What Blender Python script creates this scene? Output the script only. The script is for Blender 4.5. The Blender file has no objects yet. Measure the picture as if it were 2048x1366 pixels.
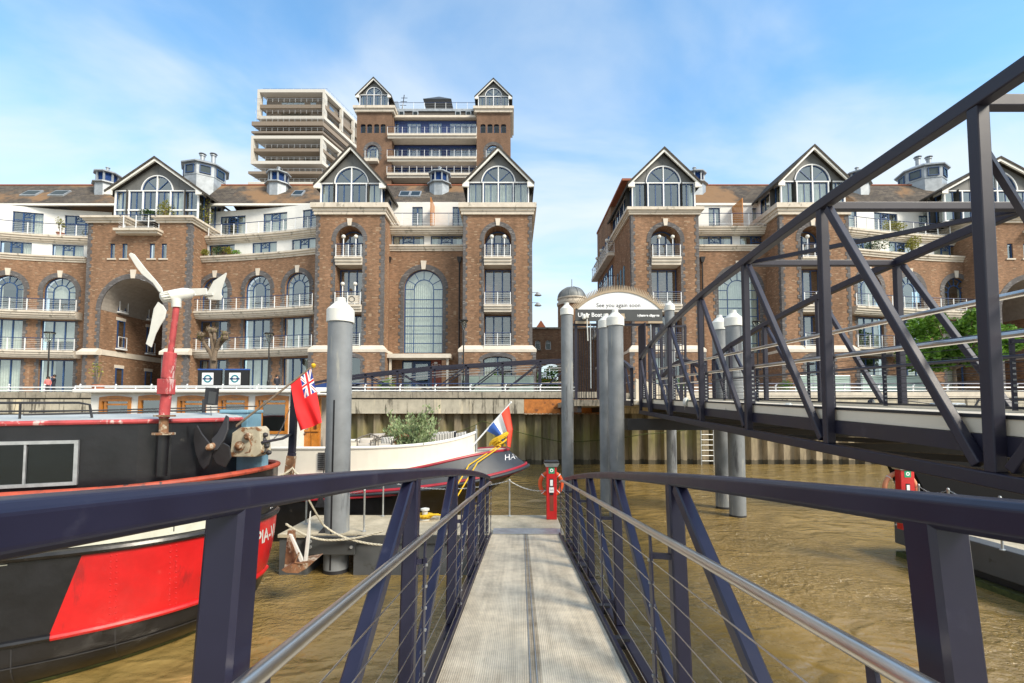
import bpy, bmesh, math, random
from mathutils import Vector, Matrix
from mathutils.geometry import tessellate_polygon
random.seed(7)
R = math.radians
scn = bpy.context.scene
COL = scn.collection
# ---------------- camera ----------------
F = 960.0; EYE = 3.58; TH = math.atan(49/F); CY = 776.0
cam_d = bpy.data.cameras.new('camera'); cam = bpy.data.objects.new('camera', cam_d); COL.objects.link(cam)
cam_d.sensor_width = 36; cam_d.lens = F*36/2048; cam_d.clip_start = 0.05; cam_d.clip_end = 5000
cam_d.shift_y = (CY-683)/2048
cam.location = (0, 0, EYE); cam.rotation_euler = (R(90)+TH, 0, 0)
scn.camera = cam
def W(x, y, Y):
    u = (x-1024)/F; v = (CY-y)/F
    dy = math.cos(TH)-v*math.sin(TH); dz = math.sin(TH)+v*math.cos(TH)
    return Vector((u*Y/dy, Y, EYE+dz*Y/dy))
def WX(x, Y, y=560): return W(x, y, Y).x
def WZ(y, Y): return W(1024, y, Y).z
def WW(x, y, z):           # point on the horizontal plane z
    u = (x-1024)/F; v = (CY-y)/F
    dy = math.cos(TH)-v*math.sin(TH); dz = math.sin(TH)+v*math.cos(TH)
    k = (z-EYE)/dz
    return Vector((u*k, dy*k, z))
# ---------------- light ----------------
SUN_EL, SUN_AZ = R(40), R(128)      # azimuth clockwise from +Y (north)
wd = bpy.data.worlds.new('World'); scn.world = wd; wd.use_nodes = True
nt = wd.node_tree; nt.nodes.clear()
def N(t, k, **kw):
    n = t.nodes.new(k)
    for a, b in kw.items():
        if a in n.inputs: n.inputs[a].default_value = b
        else: setattr(n, a, b)
    return n
sky = N(nt, 'ShaderNodeTexSky'); sky.sky_type = 'NISHITA'; sky.sun_disc = False
sky.sun_elevation = SUN_EL; sky.sun_rotation = SUN_AZ; sky.air_density = 1.1; sky.dust_density = .6; sky.ozone_density = 1.6
tc = N(nt, 'ShaderNodeTexCoord'); sep = N(nt, 'ShaderNodeSeparateXYZ')
nt.links.new(tc.outputs['Generated'], sep.inputs[0])
def M(op, a, b=None, t=None, clamp=False):
    t = t or nt
    n = t.nodes.new('ShaderNodeMath'); n.operation = op; n.use_clamp = clamp
    for i, s in enumerate((a, b)):
        if s is None: continue
        if isinstance(s, (int, float)): n.inputs[i].default_value = s
        else: t.links.new(s, n.inputs[i])
    return n.outputs[0]
zc = M('ADD', M('MAXIMUM', sep.outputs[2], 0.0), .22)
cx = M('DIVIDE', sep.outputs[0], zc); cy = M('DIVIDE', sep.outputs[1], zc)
cmb = N(nt, 'ShaderNodeCombineXYZ'); nt.links.new(cx, cmb.inputs[0]); nt.links.new(M('MULTIPLY', cy, 1.5), cmb.inputs[1])
n1 = N(nt, 'ShaderNodeTexNoise', Scale=1.25, Detail=8.0, Roughness=.5, Distortion=.45); nt.links.new(cmb.outputs[0], n1.inputs['Vector'])
n2 = N(nt, 'ShaderNodeTexNoise', Scale=.42, Detail=3.0, Roughness=.5); nt.links.new(cmb.outputs[0], n2.inputs['Vector'])
cl = M('ADD', M('MULTIPLY', n1.outputs[0], .85), M('MULTIPLY', n2.outputs[0], .55))
hz = M('MULTIPLY', M('SUBTRACT', .5, sep.outputs[2]), .25)   # more cloud towards the horizon
cl = M('ADD', cl, hz)
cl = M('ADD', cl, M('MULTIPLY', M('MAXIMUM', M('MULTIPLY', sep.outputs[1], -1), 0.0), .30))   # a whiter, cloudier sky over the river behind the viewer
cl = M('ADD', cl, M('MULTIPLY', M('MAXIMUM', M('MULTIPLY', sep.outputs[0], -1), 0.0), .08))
ramp = N(nt, 'ShaderNodeMapRange'); ramp.interpolation_type = 'SMOOTHSTEP'
ramp.inputs['From Min'].default_value = .55; ramp.inputs['From Max'].default_value = .88; ramp.inputs['To Max'].default_value = .92
nt.links.new(cl, ramp.inputs['Value'])
hsv = N(nt, 'ShaderNodeHueSaturation', Saturation=1.08, Value=1.0); nt.links.new(sky.outputs[0], hsv.inputs['Color'])
mix = N(nt, 'ShaderNodeMix'); mix.data_type = 'RGBA'
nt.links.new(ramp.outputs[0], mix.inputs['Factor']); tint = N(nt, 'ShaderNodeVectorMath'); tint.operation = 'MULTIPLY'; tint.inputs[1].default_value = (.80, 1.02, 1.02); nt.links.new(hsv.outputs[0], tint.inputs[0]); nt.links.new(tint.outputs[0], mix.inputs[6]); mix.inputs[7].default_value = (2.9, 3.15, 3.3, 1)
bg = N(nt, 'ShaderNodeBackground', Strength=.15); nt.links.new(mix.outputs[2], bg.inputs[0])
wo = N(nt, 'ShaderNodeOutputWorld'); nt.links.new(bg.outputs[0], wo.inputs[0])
sd = bpy.data.lights.new('sun', 'SUN'); sd.energy = 2.5; sd.angle = R(20); sd.color = (1, .90, .74)
so = bpy.data.objects.new('sun', sd); COL.objects.link(so)
sdir = Vector((math.sin(SUN_AZ)*math.cos(SUN_EL), math.cos(SUN_AZ)*math.cos(SUN_EL), math.sin(SUN_EL)))
so.rotation_euler = sdir.to_track_quat('Z', 'Y').to_euler(); so.location = (10, -10, 30)
vs = scn.view_settings; vs.view_transform = 'Standard'; vs.look = 'None'; vs.gamma = 1; vs.exposure = 1.1
scn.cycles.max_bounces = 6; scn.cycles.transparent_max_bounces = 12
try: scn.cycles.use_denoising = True
except Exception: pass
# ---------------- materials ----------------
MT = {}
def newmat(name):
    m = bpy.data.materials.new(name); m.use_nodes = True; t = m.node_tree
    return m, t, t.nodes['Principled BSDF']
def mat(name, col, rough=.6, metal=0, var=.15, scale=3.0, bump=0, bscale=30, spots=None, spec=None, coat=0, streak=None):
    """plain procedural paint / metal / stone with a noisy tone; spots=(colour, threshold, scale) adds patches; streak adds vertical runs"""
    m, t, p = newmat(name)
    g = N(t, 'ShaderNodeNewGeometry')
    n = N(t, 'ShaderNodeTexNoise', Scale=scale, Detail=6.0, Roughness=.6); t.links.new(g.outputs['Position'], n.inputs['Vector'])
    r = N(t, 'ShaderNodeMapRange'); r.inputs['To Min'].default_value = 1-var; r.inputs['To Max'].default_value = 1+var
    r.inputs['From Min'].default_value = .3; r.inputs['From Max'].default_value = .7
    t.links.new(n.outputs[0], r.inputs['Value'])
    vm = N(t, 'ShaderNodeVectorMath'); vm.operation = 'SCALE'; vm.inputs[0].default_value = col[:3]
    t.links.new(r.outputs[0], vm.inputs['Scale']); out = vm.outputs[0]
    lay = list(spots) if isinstance(spots, list) else ([spots] if spots else [])
    for i, (c, th, sc) in enumerate(lay):
        n3 = N(t, 'ShaderNodeTexNoise', Scale=sc, Detail=8.0, Roughness=.65); 
        mp = N(t, 'ShaderNodeMapping'); mp.inputs['Location'].default_value = (3.1*i+1, 7.7*i, 2*i)
        if streak: mp.inputs['Scale'].default_value = (1, 1, streak)
        t.links.new(g.outputs['Position'], mp.inputs[0]); t.links.new(mp.outputs[0], n3.inputs['Vector'])
        rr = N(t, 'ShaderNodeMapRange'); rr.interpolation_type = 'SMOOTHSTEP'
        rr.inputs['From Min'].default_value = th; rr.inputs['From Max'].default_value = th+.1
        t.links.new(n3.outputs[0], rr.inputs['Value'])
        mx = N(t, 'ShaderNodeMix'); mx.data_type = 'RGBA'; t.links.new(rr.outputs[0], mx.inputs['Factor'])
        t.links.new(out, mx.inputs[6]); mx.inputs[7].default_value = (*c, 1); out = mx.outputs[2]
    t.links.new(out, p.inputs['Base Color'])
    rv = N(t, 'ShaderNodeMapRange'); rv.inputs['To Min'].default_value = max(0.02, rough-.1); rv.inputs['To Max'].default_value = min(1, rough+.12)
    t.links.new(n.outputs[0], rv.inputs['Value']); t.links.new(rv.outputs[0], p.inputs['Roughness'])
    p.inputs['Metallic'].default_value = metal
    if spec is not None: p.inputs['Specular IOR Level'].default_value = spec
    if coat: p.inputs['Coat Weight'].default_value = coat; p.inputs['Coat Roughness'].default_value = .12
    if bump:
        nb = N(t, 'ShaderNodeTexNoise', Scale=bscale, Detail=5.0); t.links.new(g.outputs['Position'], nb.inputs['Vector'])
        b = N(t, 'ShaderNodeBump', Strength=bump, Distance=.02); t.links.new(nb.outputs[0], b.inputs['Height']); t.links.new(b.outputs[0], p.inputs['Normal'])
    MT[name] = m
    return m
def brickmat(name, c1, c2, mortar, var=.25, stain=0, bw=.225, bh=.075, patch=None):
    m, t, p = newmat(name)
    g = N(t, 'ShaderNodeNewGeometry')
    sp = N(t, 'ShaderNodeSeparateXYZ'); sn = N(t, 'ShaderNodeSeparateXYZ')
    t.links.new(g.outputs['Position'], sp.inputs[0]); t.links.new(g.outputs['True Normal'], sn.inputs[0])
    u = M('SUBTRACT', M('MULTIPLY', sp.outputs[0], sn.outputs[1], t), M('MULTIPLY', sp.outputs[1], sn.outputs[0], t), t)
    c = N(t, 'ShaderNodeCombineXYZ'); t.links.new(u, c.inputs[0]); t.links.new(sp.outputs[2], c.inputs[1])
    b = N(t, 'ShaderNodeTexBrick', Scale=1.0); b.inputs['Color1'].default_value = (*c1, 1); b.inputs['Color2'].default_value = (*c2, 1); b.inputs['Mortar'].default_value = (*mortar, 1)
    b.inputs['Brick Width'].default_value = bw; b.inputs['Row Height'].default_value = bh; b.inputs['Mortar Size'].default_value = .008; b.inputs['Bias'].default_value = -.1
    t.links.new(c.outputs[0], b.inputs['Vector'])
    mpn = N(t, 'ShaderNodeMapping'); mpn.inputs['Scale'].default_value = (1, 2.6, 1); t.links.new(c.outputs[0], mpn.inputs[0])
    n = N(t, 'ShaderNodeTexNoise', Scale=2.6, Detail=9.0, Roughness=.78); t.links.new(mpn.outputs[0], n.inputs['Vector'])
    r = N(t, 'ShaderNodeMapRange'); r.inputs['From Min'].default_value = .3; r.inputs['From Max'].default_value = .7; r.inputs['To Min'].default_value = 1-var; r.inputs['To Max'].default_value = 1+var
    t.links.new(n.outputs[0], r.inputs['Value'])
    mp5 = N(t, 'ShaderNodeMapping'); mp5.inputs['Scale'].default_value = (1, .28, 1); t.links.new(c.outputs[0], mp5.inputs[0])
    n5 = N(t, 'ShaderNodeTexNoise', Scale=.8, Detail=7.0, Roughness=.65); t.links.new(mp5.outputs[0], n5.inputs['Vector'])
    r5 = N(t, 'ShaderNodeMapRange'); r5.inputs['From Min'].default_value = .3; r5.inputs['From Max'].default_value = .7; r5.inputs['To Min'].default_value = .72; r5.inputs['To Max'].default_value = 1.22
    t.links.new(n5.outputs[0], r5.inputs['Value'])
    vm = N(t, 'ShaderNodeVectorMath'); vm.operation = 'SCALE'; t.links.new(b.outputs[0], vm.inputs[0]); t.links.new(M('MULTIPLY', r.outputs[0], r5.outputs[0], t), vm.inputs['Scale'])
    out = vm.outputs[0]
    if patch:
        # scattered pale bricks
        wn = N(t, 'ShaderNodeTexWhiteNoise'); 
        q = N(t, 'ShaderNodeVectorMath'); q.operation = 'DIVIDE'; q.inputs[1].default_value = (.24, .08, 1); t.links.new(c.outputs[0], q.inputs[0])
        fl = N(t, 'ShaderNodeVectorMath'); fl.operation = 'FLOOR'; t.links.new(q.outputs[0], fl.inputs[0]); t.links.new(fl.outputs[0], wn.inputs[0])
        gt = M('GREATER_THAN', wn.outputs[0], patch[1], t)
        mx = N(t, 'ShaderNodeMix'); mx.data_type = 'RGBA'; t.links.new(gt, mx.inputs['Factor']); t.links.new(out, mx.inputs[6]); mx.inputs[7].default_value = (*patch[0], 1); out = mx.outputs[2]
    t.links.new(out, p.inputs['Base Color']); p.inputs['Roughness'].default_value = .9; p.inputs['Specular IOR Level'].default_value = .2
    bp = N(t, 'ShaderNodeBump', Strength=.5, Distance=.015); t.links.new(n.outputs[0], bp.inputs['Height']); t.links.new(bp.outputs[0], p.inputs['Normal'])
    MT[name] = m
brickmat('brick', (.275, .152, .090), (.185, .106, .067), (.25, .18, .125), .45, patch=((.33, .235, .16), .96))
brickmat('brick_grey', (.125, .118, .12), (.09, .085, .088), (.14, .13, .13), .3, patch=((.19, .18, .18), .9))
brickmat('brick_far', (.19, .11, .072), (.14, .085, .058), (.2, .14, .1), .2)
brickmat('slate', (.125, .105, .085), (.07, .06, .055), (.03, .03, .028), .35, bw=.3, bh=.2)
brickmat('slate_dark', (.085, .075, .065), (.055, .05, .045), (.03, .03, .028), .3, bw=.3, bh=.2)
# moss / orange lichen patches on the slates
def slate():
    m = MT['slate']; t = m.node_tree; p = t.nodes['Principled BSDF']
    src = p.inputs['Base Color'].links[0].from_socket
    g = N(t, 'ShaderNodeNewGeometry'); n = N(t, 'ShaderNodeTexNoise', Scale=.17, Detail=7.0, Roughness=.62, Distortion=.3); t.links.new(g.outputs['Position'], n.inputs['Vector'])
    r = N(t, 'ShaderNodeMapRange'); r.interpolation_type = 'SMOOTHSTEP'; r.inputs['From Min'].default_value = .50; r.inputs['From Max'].default_value = .60; r.inputs['To Max'].default_value = .85; t.links.new(n.outputs[0], r.inputs['Value'])
    mx = N(t, 'ShaderNodeMix'); mx.data_type = 'RGBA'; t.links.new(r.outputs[0], mx.inputs['Factor']); t.links.new(src, mx.inputs[6]); mx.inputs[7].default_value = (.25, .15, .08, 1)
    t.links.new(mx.outputs[2], p.inputs['Base Color'])
slate()
mat('stone', (.60, .54, .46), .8, var=.12, scale=2, bump=.2, spots=[((.33, .30, .25), .56, 2.5), ((.12, .11, .09), .66, 5)], streak=.5)
mat('stone_clean', (.62, .56, .48), .8, var=.1, scale=2, bump=.2)
mat('render_white', (.74, .74, .72), .8, var=.06, scale=1.2, spots=((.5, .48, .44), .64, 1.5))
mat('white_metal', (.78, .80, .82), .4, var=.05)
mat('blue_frame', (.018, .06, .17), .4, var=.2)
mat('navy_rail', (.03, .05, .13), .4)
mat('cladding', (.13, .132, .13), .5, var=.1, scale=1.5)
mat('zinc', (.34, .37, .40), .45, metal=.3, var=.2, scale=2)
mat('lead_dome', (.17, .18, .18), .5, metal=.2, var=.25, scale=2)
mat('blue_louvre', (.02, .07, .25), .5)
mat('soffit', (.30, .27, .24), .8)
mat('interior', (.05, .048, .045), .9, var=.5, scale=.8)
mat('curtain', (.74, .78, .70), .9, var=.12, scale=4)
mat('far_concrete', (.55, .52, .47), .8, var=.05)
mat('far_brown', (.19, .155, .125), .7, var=.12, scale=.6)
mat('far_beige', (.22, .175, .135), .7, var=.06)
mat('paving', (.38, .35, .31), .85, var=.15, scale=2)
mat('concrete', (.42, .39, .32), .85, var=.2, scale=1.5, bump=.4, spots=[((.66, .58, .42), .53, .55), ((.11, .10, .08), .53, 3.2)], streak=.12)
mat('coping', (.30, .27, .22), .85, var=.3, scale=2.5, bump=.5, spots=((.09, .085, .07), .53, 5), streak=.12)
mat('coping_pale', (.60, .55, .47), .85, var=.15, scale=2.5, bump=.5, spots=((.28, .26, .22), .6, 3))
mat('rust', (.42, .15, .035), .85, var=.35, scale=3, spots=((.10, .04, .025), .56, 2.2))
mat('navy_steel', (.013, .013, .034), .34, var=.15, scale=3, bump=.04, bscale=8, spots=[((.09, .09, .11), .70, 22), ((.03, .03, .055), .60, 3)])
mat('navy_truss', (.016, .015, .030), .42, var=.15, scale=2, bump=.03, bscale=8, spots=[((.10, .10, .12), .71, 14), ((.03, .029, .045), .60, 2)])
mat('fender_grey', (.085, .09, .095), .6, var=.15, scale=2, spots=((.05, .05, .045), .58, 3))
mat('dark_steel', (.022, .022, .026), .5, var=.3)
mat('stainless', (.72, .69, .64), .3, metal=1, var=.05, scale=3)
mat('galv', (.45, .47, .48), .42, metal=.6, var=.2, scale=8)
mat('pile_paint', (.20, .215, .23), .5, var=.2, scale=1.6, spots=[((.07, .075, .085), .57, 2.2), ((.33, .33, .30), .60, 4.2)], streak=.13)
mat('pile_cap', (.70, .70, .66), .6, var=.08, scale=6, spots=((.30, .28, .22), .64, 6), streak=.3)
mat('deck_side', (.74, .66, .53), .7, var=.08, scale=1.2, spots=((.33, .29, .24), .62, 1.6))
mat('red_paint', (.55, .010, .012), .35, var=.16, scale=2.2, bump=.45, bscale=3.5, coat=.3, spots=[((.34, .012, .014), .58, 3.0), ((.62, .06, .05), .63, 8)], streak=.25)
mat('black_paint', (.009, .009, .011), .32, var=.4, scale=3, bump=.35, bscale=3.5, spots=((.05, .046, .04), .66, 5), coat=.2)
mat('hull_cream', (.60, .60, .50), .55, var=.15, scale=3, spots=((.30, .25, .18), .62, 7))
mat('red_lead', (.36, .06, .03), .6, var=.3, scale=6, spots=((.04, .03, .03), .58, 9))
mat('roof_grey', (.42, .45, .45), .6, var=.15, scale=3, spots=((.30, .30, .29), .58, 6))
mat('weed', (.06, .075, .02), .9, var=.5, scale=8)
mat('old_red', (.42, .06, .065), .65, var=.3, scale=5, spots=[((.60, .42, .40), .55, 9), ((.25, .03, .03), .58, 5)], streak=.4)
mat('old_white', (.62, .62, .58), .5, var=.1, scale=5, spots=((.35, .33, .28), .62, 6))
mat('rusty', (.20, .10, .05), .8, var=.5, scale=8, spots=((.42, .37, .28), .5, 9))
mat('flaking', (.44, .40, .30), .8, var=.2, scale=7, spots=[((.20, .09, .035), .52, 6), ((.30, .20, .09), .6, 12)])
mat('lightblue', (.18, .34, .44), .5, var=.15, scale=5)
mat('timber', (.46, .17, .022), .35, var=.25, scale=6, coat=.3)
mat('cream_paint', (.70, .66, .58), .35, var=.04, coat=.3)
mat('boat_white', (.78, .77, .73), .4, var=.05, scale=3)
mat('band_grey', (.035, .042, .055), .5, var=.15)
mat('strake_red', (.34, .018, .035), .4, var=.15)
mat('rope', (.52, .48, .38), .9, var=.2, scale=30)
mat('yellow', (.68, .42, .015), .7, var=.15, scale=20)
mat('orange', (.72, .10, .02), .6, var=.15, scale=6)
mat('orange_faded', (.75, .30, .16), .6, var=.2, scale=6)
mat('flag_red', (.72, .012, .015), .75, var=.05)
mat('flag_orange', (.72, .075, .04), .75, var=.05)
mat('flag_blue', (.02, .04, .25), .75)
mat('flag_midblue', (.03, .10, .38), .75)
mat('flag_white', (.75, .75, .75), .75, var=.03)
mat('sign_white', (.80, .81, .83), .5, var=.02)
mat('sign_grey', (.055, .058, .06), .5, var=.05)
mat('sign_blue', (.01, .17, .33), .5)
mat('sign_navy', (.012, .03, .12), .5)
mat('sign_green', (.0, .30, .15), .5)
mat('black', (.012, .012, .014), .5)
mat('hull_black', (.004, .004, .005), .6, spec=.15)
mat('tan', (.38, .30, .21), .7)
mat('teal', (.0, .19, .26), .45, var=.1)
mat('cushion', (.50, .46, .41), .95, var=.1)
mat('wicker', (.16, .14, .12), .8)
mat('terracotta', (.30, .10, .05), .8)
mat('bark', (.16, .12, .085), .9, var=.35, scale=14, bump=.6)
mat('skin', (.50, .27, .18), .6)
mat('hair', (.02, .014, .01), .7)
mat('cloth_pink', (.55, .18, .17), .8)
mat('cloth_dark', (.02, .022, .035), .8)
mat('plaque', (.20, .045, .025), .6)
mat('glass_green', (.34, .44, .40), .15, var=.05)
mat('lamp_globe', (.72, .70, .64), .3, var=.03)
def stripe_mat():
    m, t, p = newmat('stripes'); g = N(t, 'ShaderNodeTexCoord'); s = N(t, 'ShaderNodeSeparateXYZ'); t.links.new(g.outputs['Object'], s.inputs[0])
    f = M('GREATER_THAN', M('FRACT', M('MULTIPLY', s.outputs[0], 21, t), None, t), .5, t)
    mx = N(t, 'ShaderNodeMix'); mx.data_type = 'RGBA'; t.links.new(f, mx.inputs['Factor']); mx.inputs[6].default_value = (.7, .68, .64, 1); mx.inputs[7].default_value = (.012, .014, .022, 1)
    t.links.new(mx.outputs[2], p.inputs['Base Color']); p.inputs['Roughness'].default_value = .9; MT['stripes'] = m
stripe_mat()
def leafmat(name, c, c2, sc=1.2):
    m, t, p = newmat(name); g = N(t, 'ShaderNodeNewGeometry'); n = N(t, 'ShaderNodeTexNoise', Scale=sc*3, Detail=3.0); t.links.new(g.outputs['Position'], n.inputs['Vector'])
    r = N(t, 'ShaderNodeValToRGB'); r.color_ramp.elements[0].position = .35; r.color_ramp.elements[1].position = .65
    r.color_ramp.elements[0].color = (*c, 1); r.color_ramp.elements[1].color = (*c2, 1); t.links.new(n.outputs[0], r.inputs[0]); t.links.new(r.outputs[0], p.inputs['Base Color'])
    p.inputs['Roughness'].default_value = .55; MT[name] = m
    tr = N(t, 'ShaderNodeBsdfTranslucent'); t.links.new(r.outputs[0], tr.inputs[0])
    ms = N(t, 'ShaderNodeMixShader'); ms.inputs[0].default_value = .3; t.links.new(p.outputs[0], ms.inputs[1]); t.links.new(tr.outputs[0], ms.inputs[2])
    t.links.new(ms.outputs[0], t.nodes['Material Output'].inputs[0])
leafmat('leaf', (.05, .14, .012), (.20, .38, .045)); leafmat('leaf_olive', (.20, .27, .11), (.42, .50, .27), 4); leafmat('leaf_yellow', (.16, .18, .02), (.34, .32, .05)); leafmat('leaf_dark', (.02, .06, .015), (.06, .12, .03))
def glassmat(name, tint, refl, alpha, fac=.5):
    m, t, p = newmat(name); t.nodes.remove(p)
    g = N(t, 'ShaderNodeNewGeometry'); n = N(t, 'ShaderNodeTexNoise', Scale=.8, Detail=1.0); t.links.new(g.outputs['Position'], n.inputs['Vector'])
    bp = N(t, 'ShaderNodeBump', Strength=.05, Distance=.08); t.links.new(n.outputs[0], bp.inputs['Height'])
    tr = N(t, 'ShaderNodeBsdfTransparent'); tr.inputs[0].default_value = (*tint, 1)
    gl = N(t, 'ShaderNodeBsdfGlossy'); gl.inputs['Roughness'].default_value = .03; gl.inputs[0].default_value = (.78, .84, .83, 1); t.links.new(bp.outputs[0], gl.inputs['Normal'])
    lw = N(t, 'ShaderNodeLayerWeight'); lw.inputs[0].default_value = .35
    f = M('ADD', M('MULTIPLY', lw.outputs['Facing'], fac, t), refl, t, True)
    ms = N(t, 'ShaderNodeMixShader'); t.links.new(f, ms.inputs[0]); t.links.new(tr.outputs[0], ms.inputs[1]); t.links.new(gl.outputs[0], ms.inputs[2])
    t.links.new(ms.outputs[0], t.nodes['Material Output'].inputs[0]); MT[name] = m
glassmat('pane', (.84, .87, .86), .24, 1); glassmat('pane_clear', (.86, .9, .9), .12, 1); glassmat('pane_dark', (.35, .38, .38), .06, 1, .12)
def deckmat():
    m, t, p = newmat('deck_ribbed'); g = N(t, 'ShaderNodeTexCoord'); s = N(t, 'ShaderNodeSeparateXYZ'); t.links.new(g.outputs['Object'], s.inputs[0])
    w = M('ABSOLUTE', M('SUBTRACT', M('FRACT', M('MULTIPLY', s.outputs[0], 58, t), None, t), .5, t), None, t)
    n = N(t, 'ShaderNodeTexNoise', Scale=3.0, Detail=7.0, Roughness=.7); t.links.new(g.outputs['Object'], n.inputs['Vector'])
    mpp = N(t, 'ShaderNodeMapping'); mpp.inputs['Scale'].default_value = (14, .6, 1); t.links.new(g.outputs['Object'], mpp.inputs[0])
    n2 = N(t, 'ShaderNodeTexNoise', Scale=1.0, Detail=5.0, Roughness=.6); t.links.new(mpp.outputs[0], n2.inputs['Vector'])
    v = M('ADD', M('ADD', M('MULTIPLY', n.outputs[0], .75, t), M('MULTIPLY', n2.outputs[0], .5, t), t), M('MULTIPLY', w, .3, t), t)
    seam = M('MULTIPLY', M('LESS_THAN', M('ABSOLUTE', M('SUBTRACT', s.outputs[0], .115, t), None, t), .05, t), .26, t)
    v = M('SUBTRACT', v, seam, t)
    r = N(t, 'ShaderNodeValToRGB'); r.color_ramp.elements[0].position = .3; r.color_ramp.elements[1].position = .85
    r.color_ramp.elements[0].color = (.24, .185, .12, 1); r.color_ramp.elements[1].color = (.86, .74, .55, 1); t.links.new(v, r.inputs[0]); t.links.new(r.outputs[0], p.inputs['Base Color'])
    b = N(t, 'ShaderNodeBump', Strength=.8, Distance=.006); t.links.new(w, b.inputs['Height']); t.links.new(b.outputs[0], p.inputs['Normal']); p.inputs['Roughness'].default_value = .6; p.inputs['Metallic'].default_value = .1
    MT['deck_ribbed'] = m
deckmat()
def gratemat():
    m, t, p = newmat('pontoon_deck'); g = N(t, 'ShaderNodeTexCoord'); v = N(t, 'ShaderNodeTexVoronoi', Scale=34.0); t.links.new(g.outputs['Object'], v.inputs['Vector'])
    n = N(t, 'ShaderNodeTexNoise', Scale=2.0, Detail=7.0, Roughness=.7); t.links.new(g.outputs['Object'], n.inputs['Vector'])
    r = N(t, 'ShaderNodeValToRGB'); r.color_ramp.elements[0].position = .3; r.color_ramp.elements[1].position = .75
    r.color_ramp.elements[0].color = (.30, .26, .18, 1); r.color_ramp.elements[1].color = (.66, .58, .43, 1); t.links.new(n.outputs[0], r.inputs[0]); t.links.new(r.outputs[0], p.inputs['Base Color'])
    b = N(t, 'ShaderNodeBump', Strength=.6, Distance=.01); t.links.new(v.outputs[0], b.inputs['Height']); t.links.new(b.outputs[0], p.inputs['Normal']); p.inputs['Roughness'].default_value = .7; MT['pontoon_deck'] = m
gratemat()
def sheetmat(name, base, alg):
    # steel sheet piling: tide-stained, green algae in runs, dark upper band
    m, t, p = newmat(name); g = N(t, 'ShaderNodeNewGeometry'); s = N(t, 'ShaderNodeSeparateXYZ'); t.links.new(g.outputs['Position'], s.inputs[0])
    mpp = N(t, 'ShaderNodeMapping'); mpp.inputs['Scale'].default_value = (1.6, 1.6, .35); t.links.new(g.outputs['Position'], mpp.inputs[0])
    n = N(t, 'ShaderNodeTexNoise', Scale=1.6, Detail=8.0, Roughness=.65); t.links.new(mpp.outputs[0], n.inputs['Vector'])
    n2 = N(t, 'ShaderNodeTexNoise', Scale=.9, Detail=8.0, Roughness=.6); t.links.new(mpp.outputs[0], n2.inputs['Vector'])
    r = N(t, 'ShaderNodeValToRGB'); e = r.color_ramp.elements; e[0].position = .32; e[1].position = .7
    e[0].color = (base[0]*.4, base[1]*.4, base[2]*.4, 1); e[1].color = (*base, 1); t.links.new(n.outputs[0], r.inputs[0])
    hgt = M('SUBTRACT', 1, M('ABSOLUTE', M('DIVIDE', M('SUBTRACT', s.outputs[2], 1.9, t), 1.6, t), None, t), t, True)
    f = M('MULTIPLY', M('MULTIPLY', M('SUBTRACT', n2.outputs[0], .36, t), 4.2, t, True), M('MULTIPLY', hgt, alg, t), t, True)
    mx = N(t, 'ShaderNodeMix'); mx.data_type = 'RGBA'; t.links.new(f, mx.inputs['Factor']); t.links.new(r.outputs[0], mx.inputs[6]); mx.inputs[7].default_value = (.21, .20, .06, 1)
    wet = M('MULTIPLY', M('LESS_THAN', M('ADD', s.outputs[2], M('MULTIPLY', n.outputs[0], .3, t), t), .45, t), .7, t)
    m2 = N(t, 'ShaderNodeMix'); m2.data_type = 'RGBA'; t.links.new(wet, m2.inputs['Factor']); t.links.new(mx.outputs[2], m2.inputs[6]); m2.inputs[7].default_value = (.03, .028, .015, 1)
    t.links.new(m2.outputs[2], p.inputs['Base Color']); p.inputs['Roughness'].default_value = .8; MT[name] = m
sheetmat('sheet_pile', (.30, .25, .17), .85); sheetmat('sheet_pile_pale', (.42, .34, .23), .25)
def watermat():
    m, t, p = newmat('river'); g = N(t, 'ShaderNodeNewGeometry')
    mpp = N(t, 'ShaderNodeMapping'); mpp.inputs['Scale'].default_value = (.92, 1.15, 1); t.links.new(g.outputs['Position'], mpp.inputs[0])
    a = N(t, 'ShaderNodeTexNoise', Scale=8.0, Detail=4.0, Roughness=.6, Distortion=.5); t.links.new(mpp.outputs[0], a.inputs['Vector'])
    b = N(t, 'ShaderNodeTexNoise', Scale=1.1, Detail=2.0, Roughness=.5, Distortion=.6); t.links.new(mpp.outputs[0], b.inputs['Vector'])
    # calm water in the lee of the barge, rippled in the open
    k = N(t, 'ShaderNodeTexNoise', Scale=.22, Detail=2.0); t.links.new(g.outputs['Position'], k.inputs['Vector'])
    amp = N(t, 'ShaderNodeMapRange'); amp.inputs['From Min'].default_value = .38; amp.inputs['From Max'].default_value = .62; amp.inputs['To Min'].default_value = .15; amp.inputs['To Max'].default_value = 1.15; t.links.new(k.outputs[0], amp.inputs['Value'])
    h = M('ADD', M('MULTIPLY', M('MULTIPLY', a.outputs[0], .42, t), amp.outputs[0], t), M('MULTIPLY', b.outputs[0], .85, t), t)
    bp = N(t, 'ShaderNodeBump', Strength=1.0, Distance=.24); t.links.new(h, bp.inputs['Height']); t.links.new(bp.outputs[0], p.inputs['Normal'])
    r = N(t, 'ShaderNodeValToRGB'); r.color_ramp.elements[0].color = (.225, .152, .048, 1); r.color_ramp.elements[1].color = (.30, .205, .07, 1); r.color_ramp.elements[0].position = .3; r.color_ramp.elements[1].position = .7
    t.links.new(b.outputs[0], r.inputs[0]); t.links.new(r.outputs[0], p.inputs['Base Color'])
    p.inputs['Roughness'].default_value = .03; p.inputs['IOR'].default_value = 1.6; MT['river'] = m
watermat()
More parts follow.
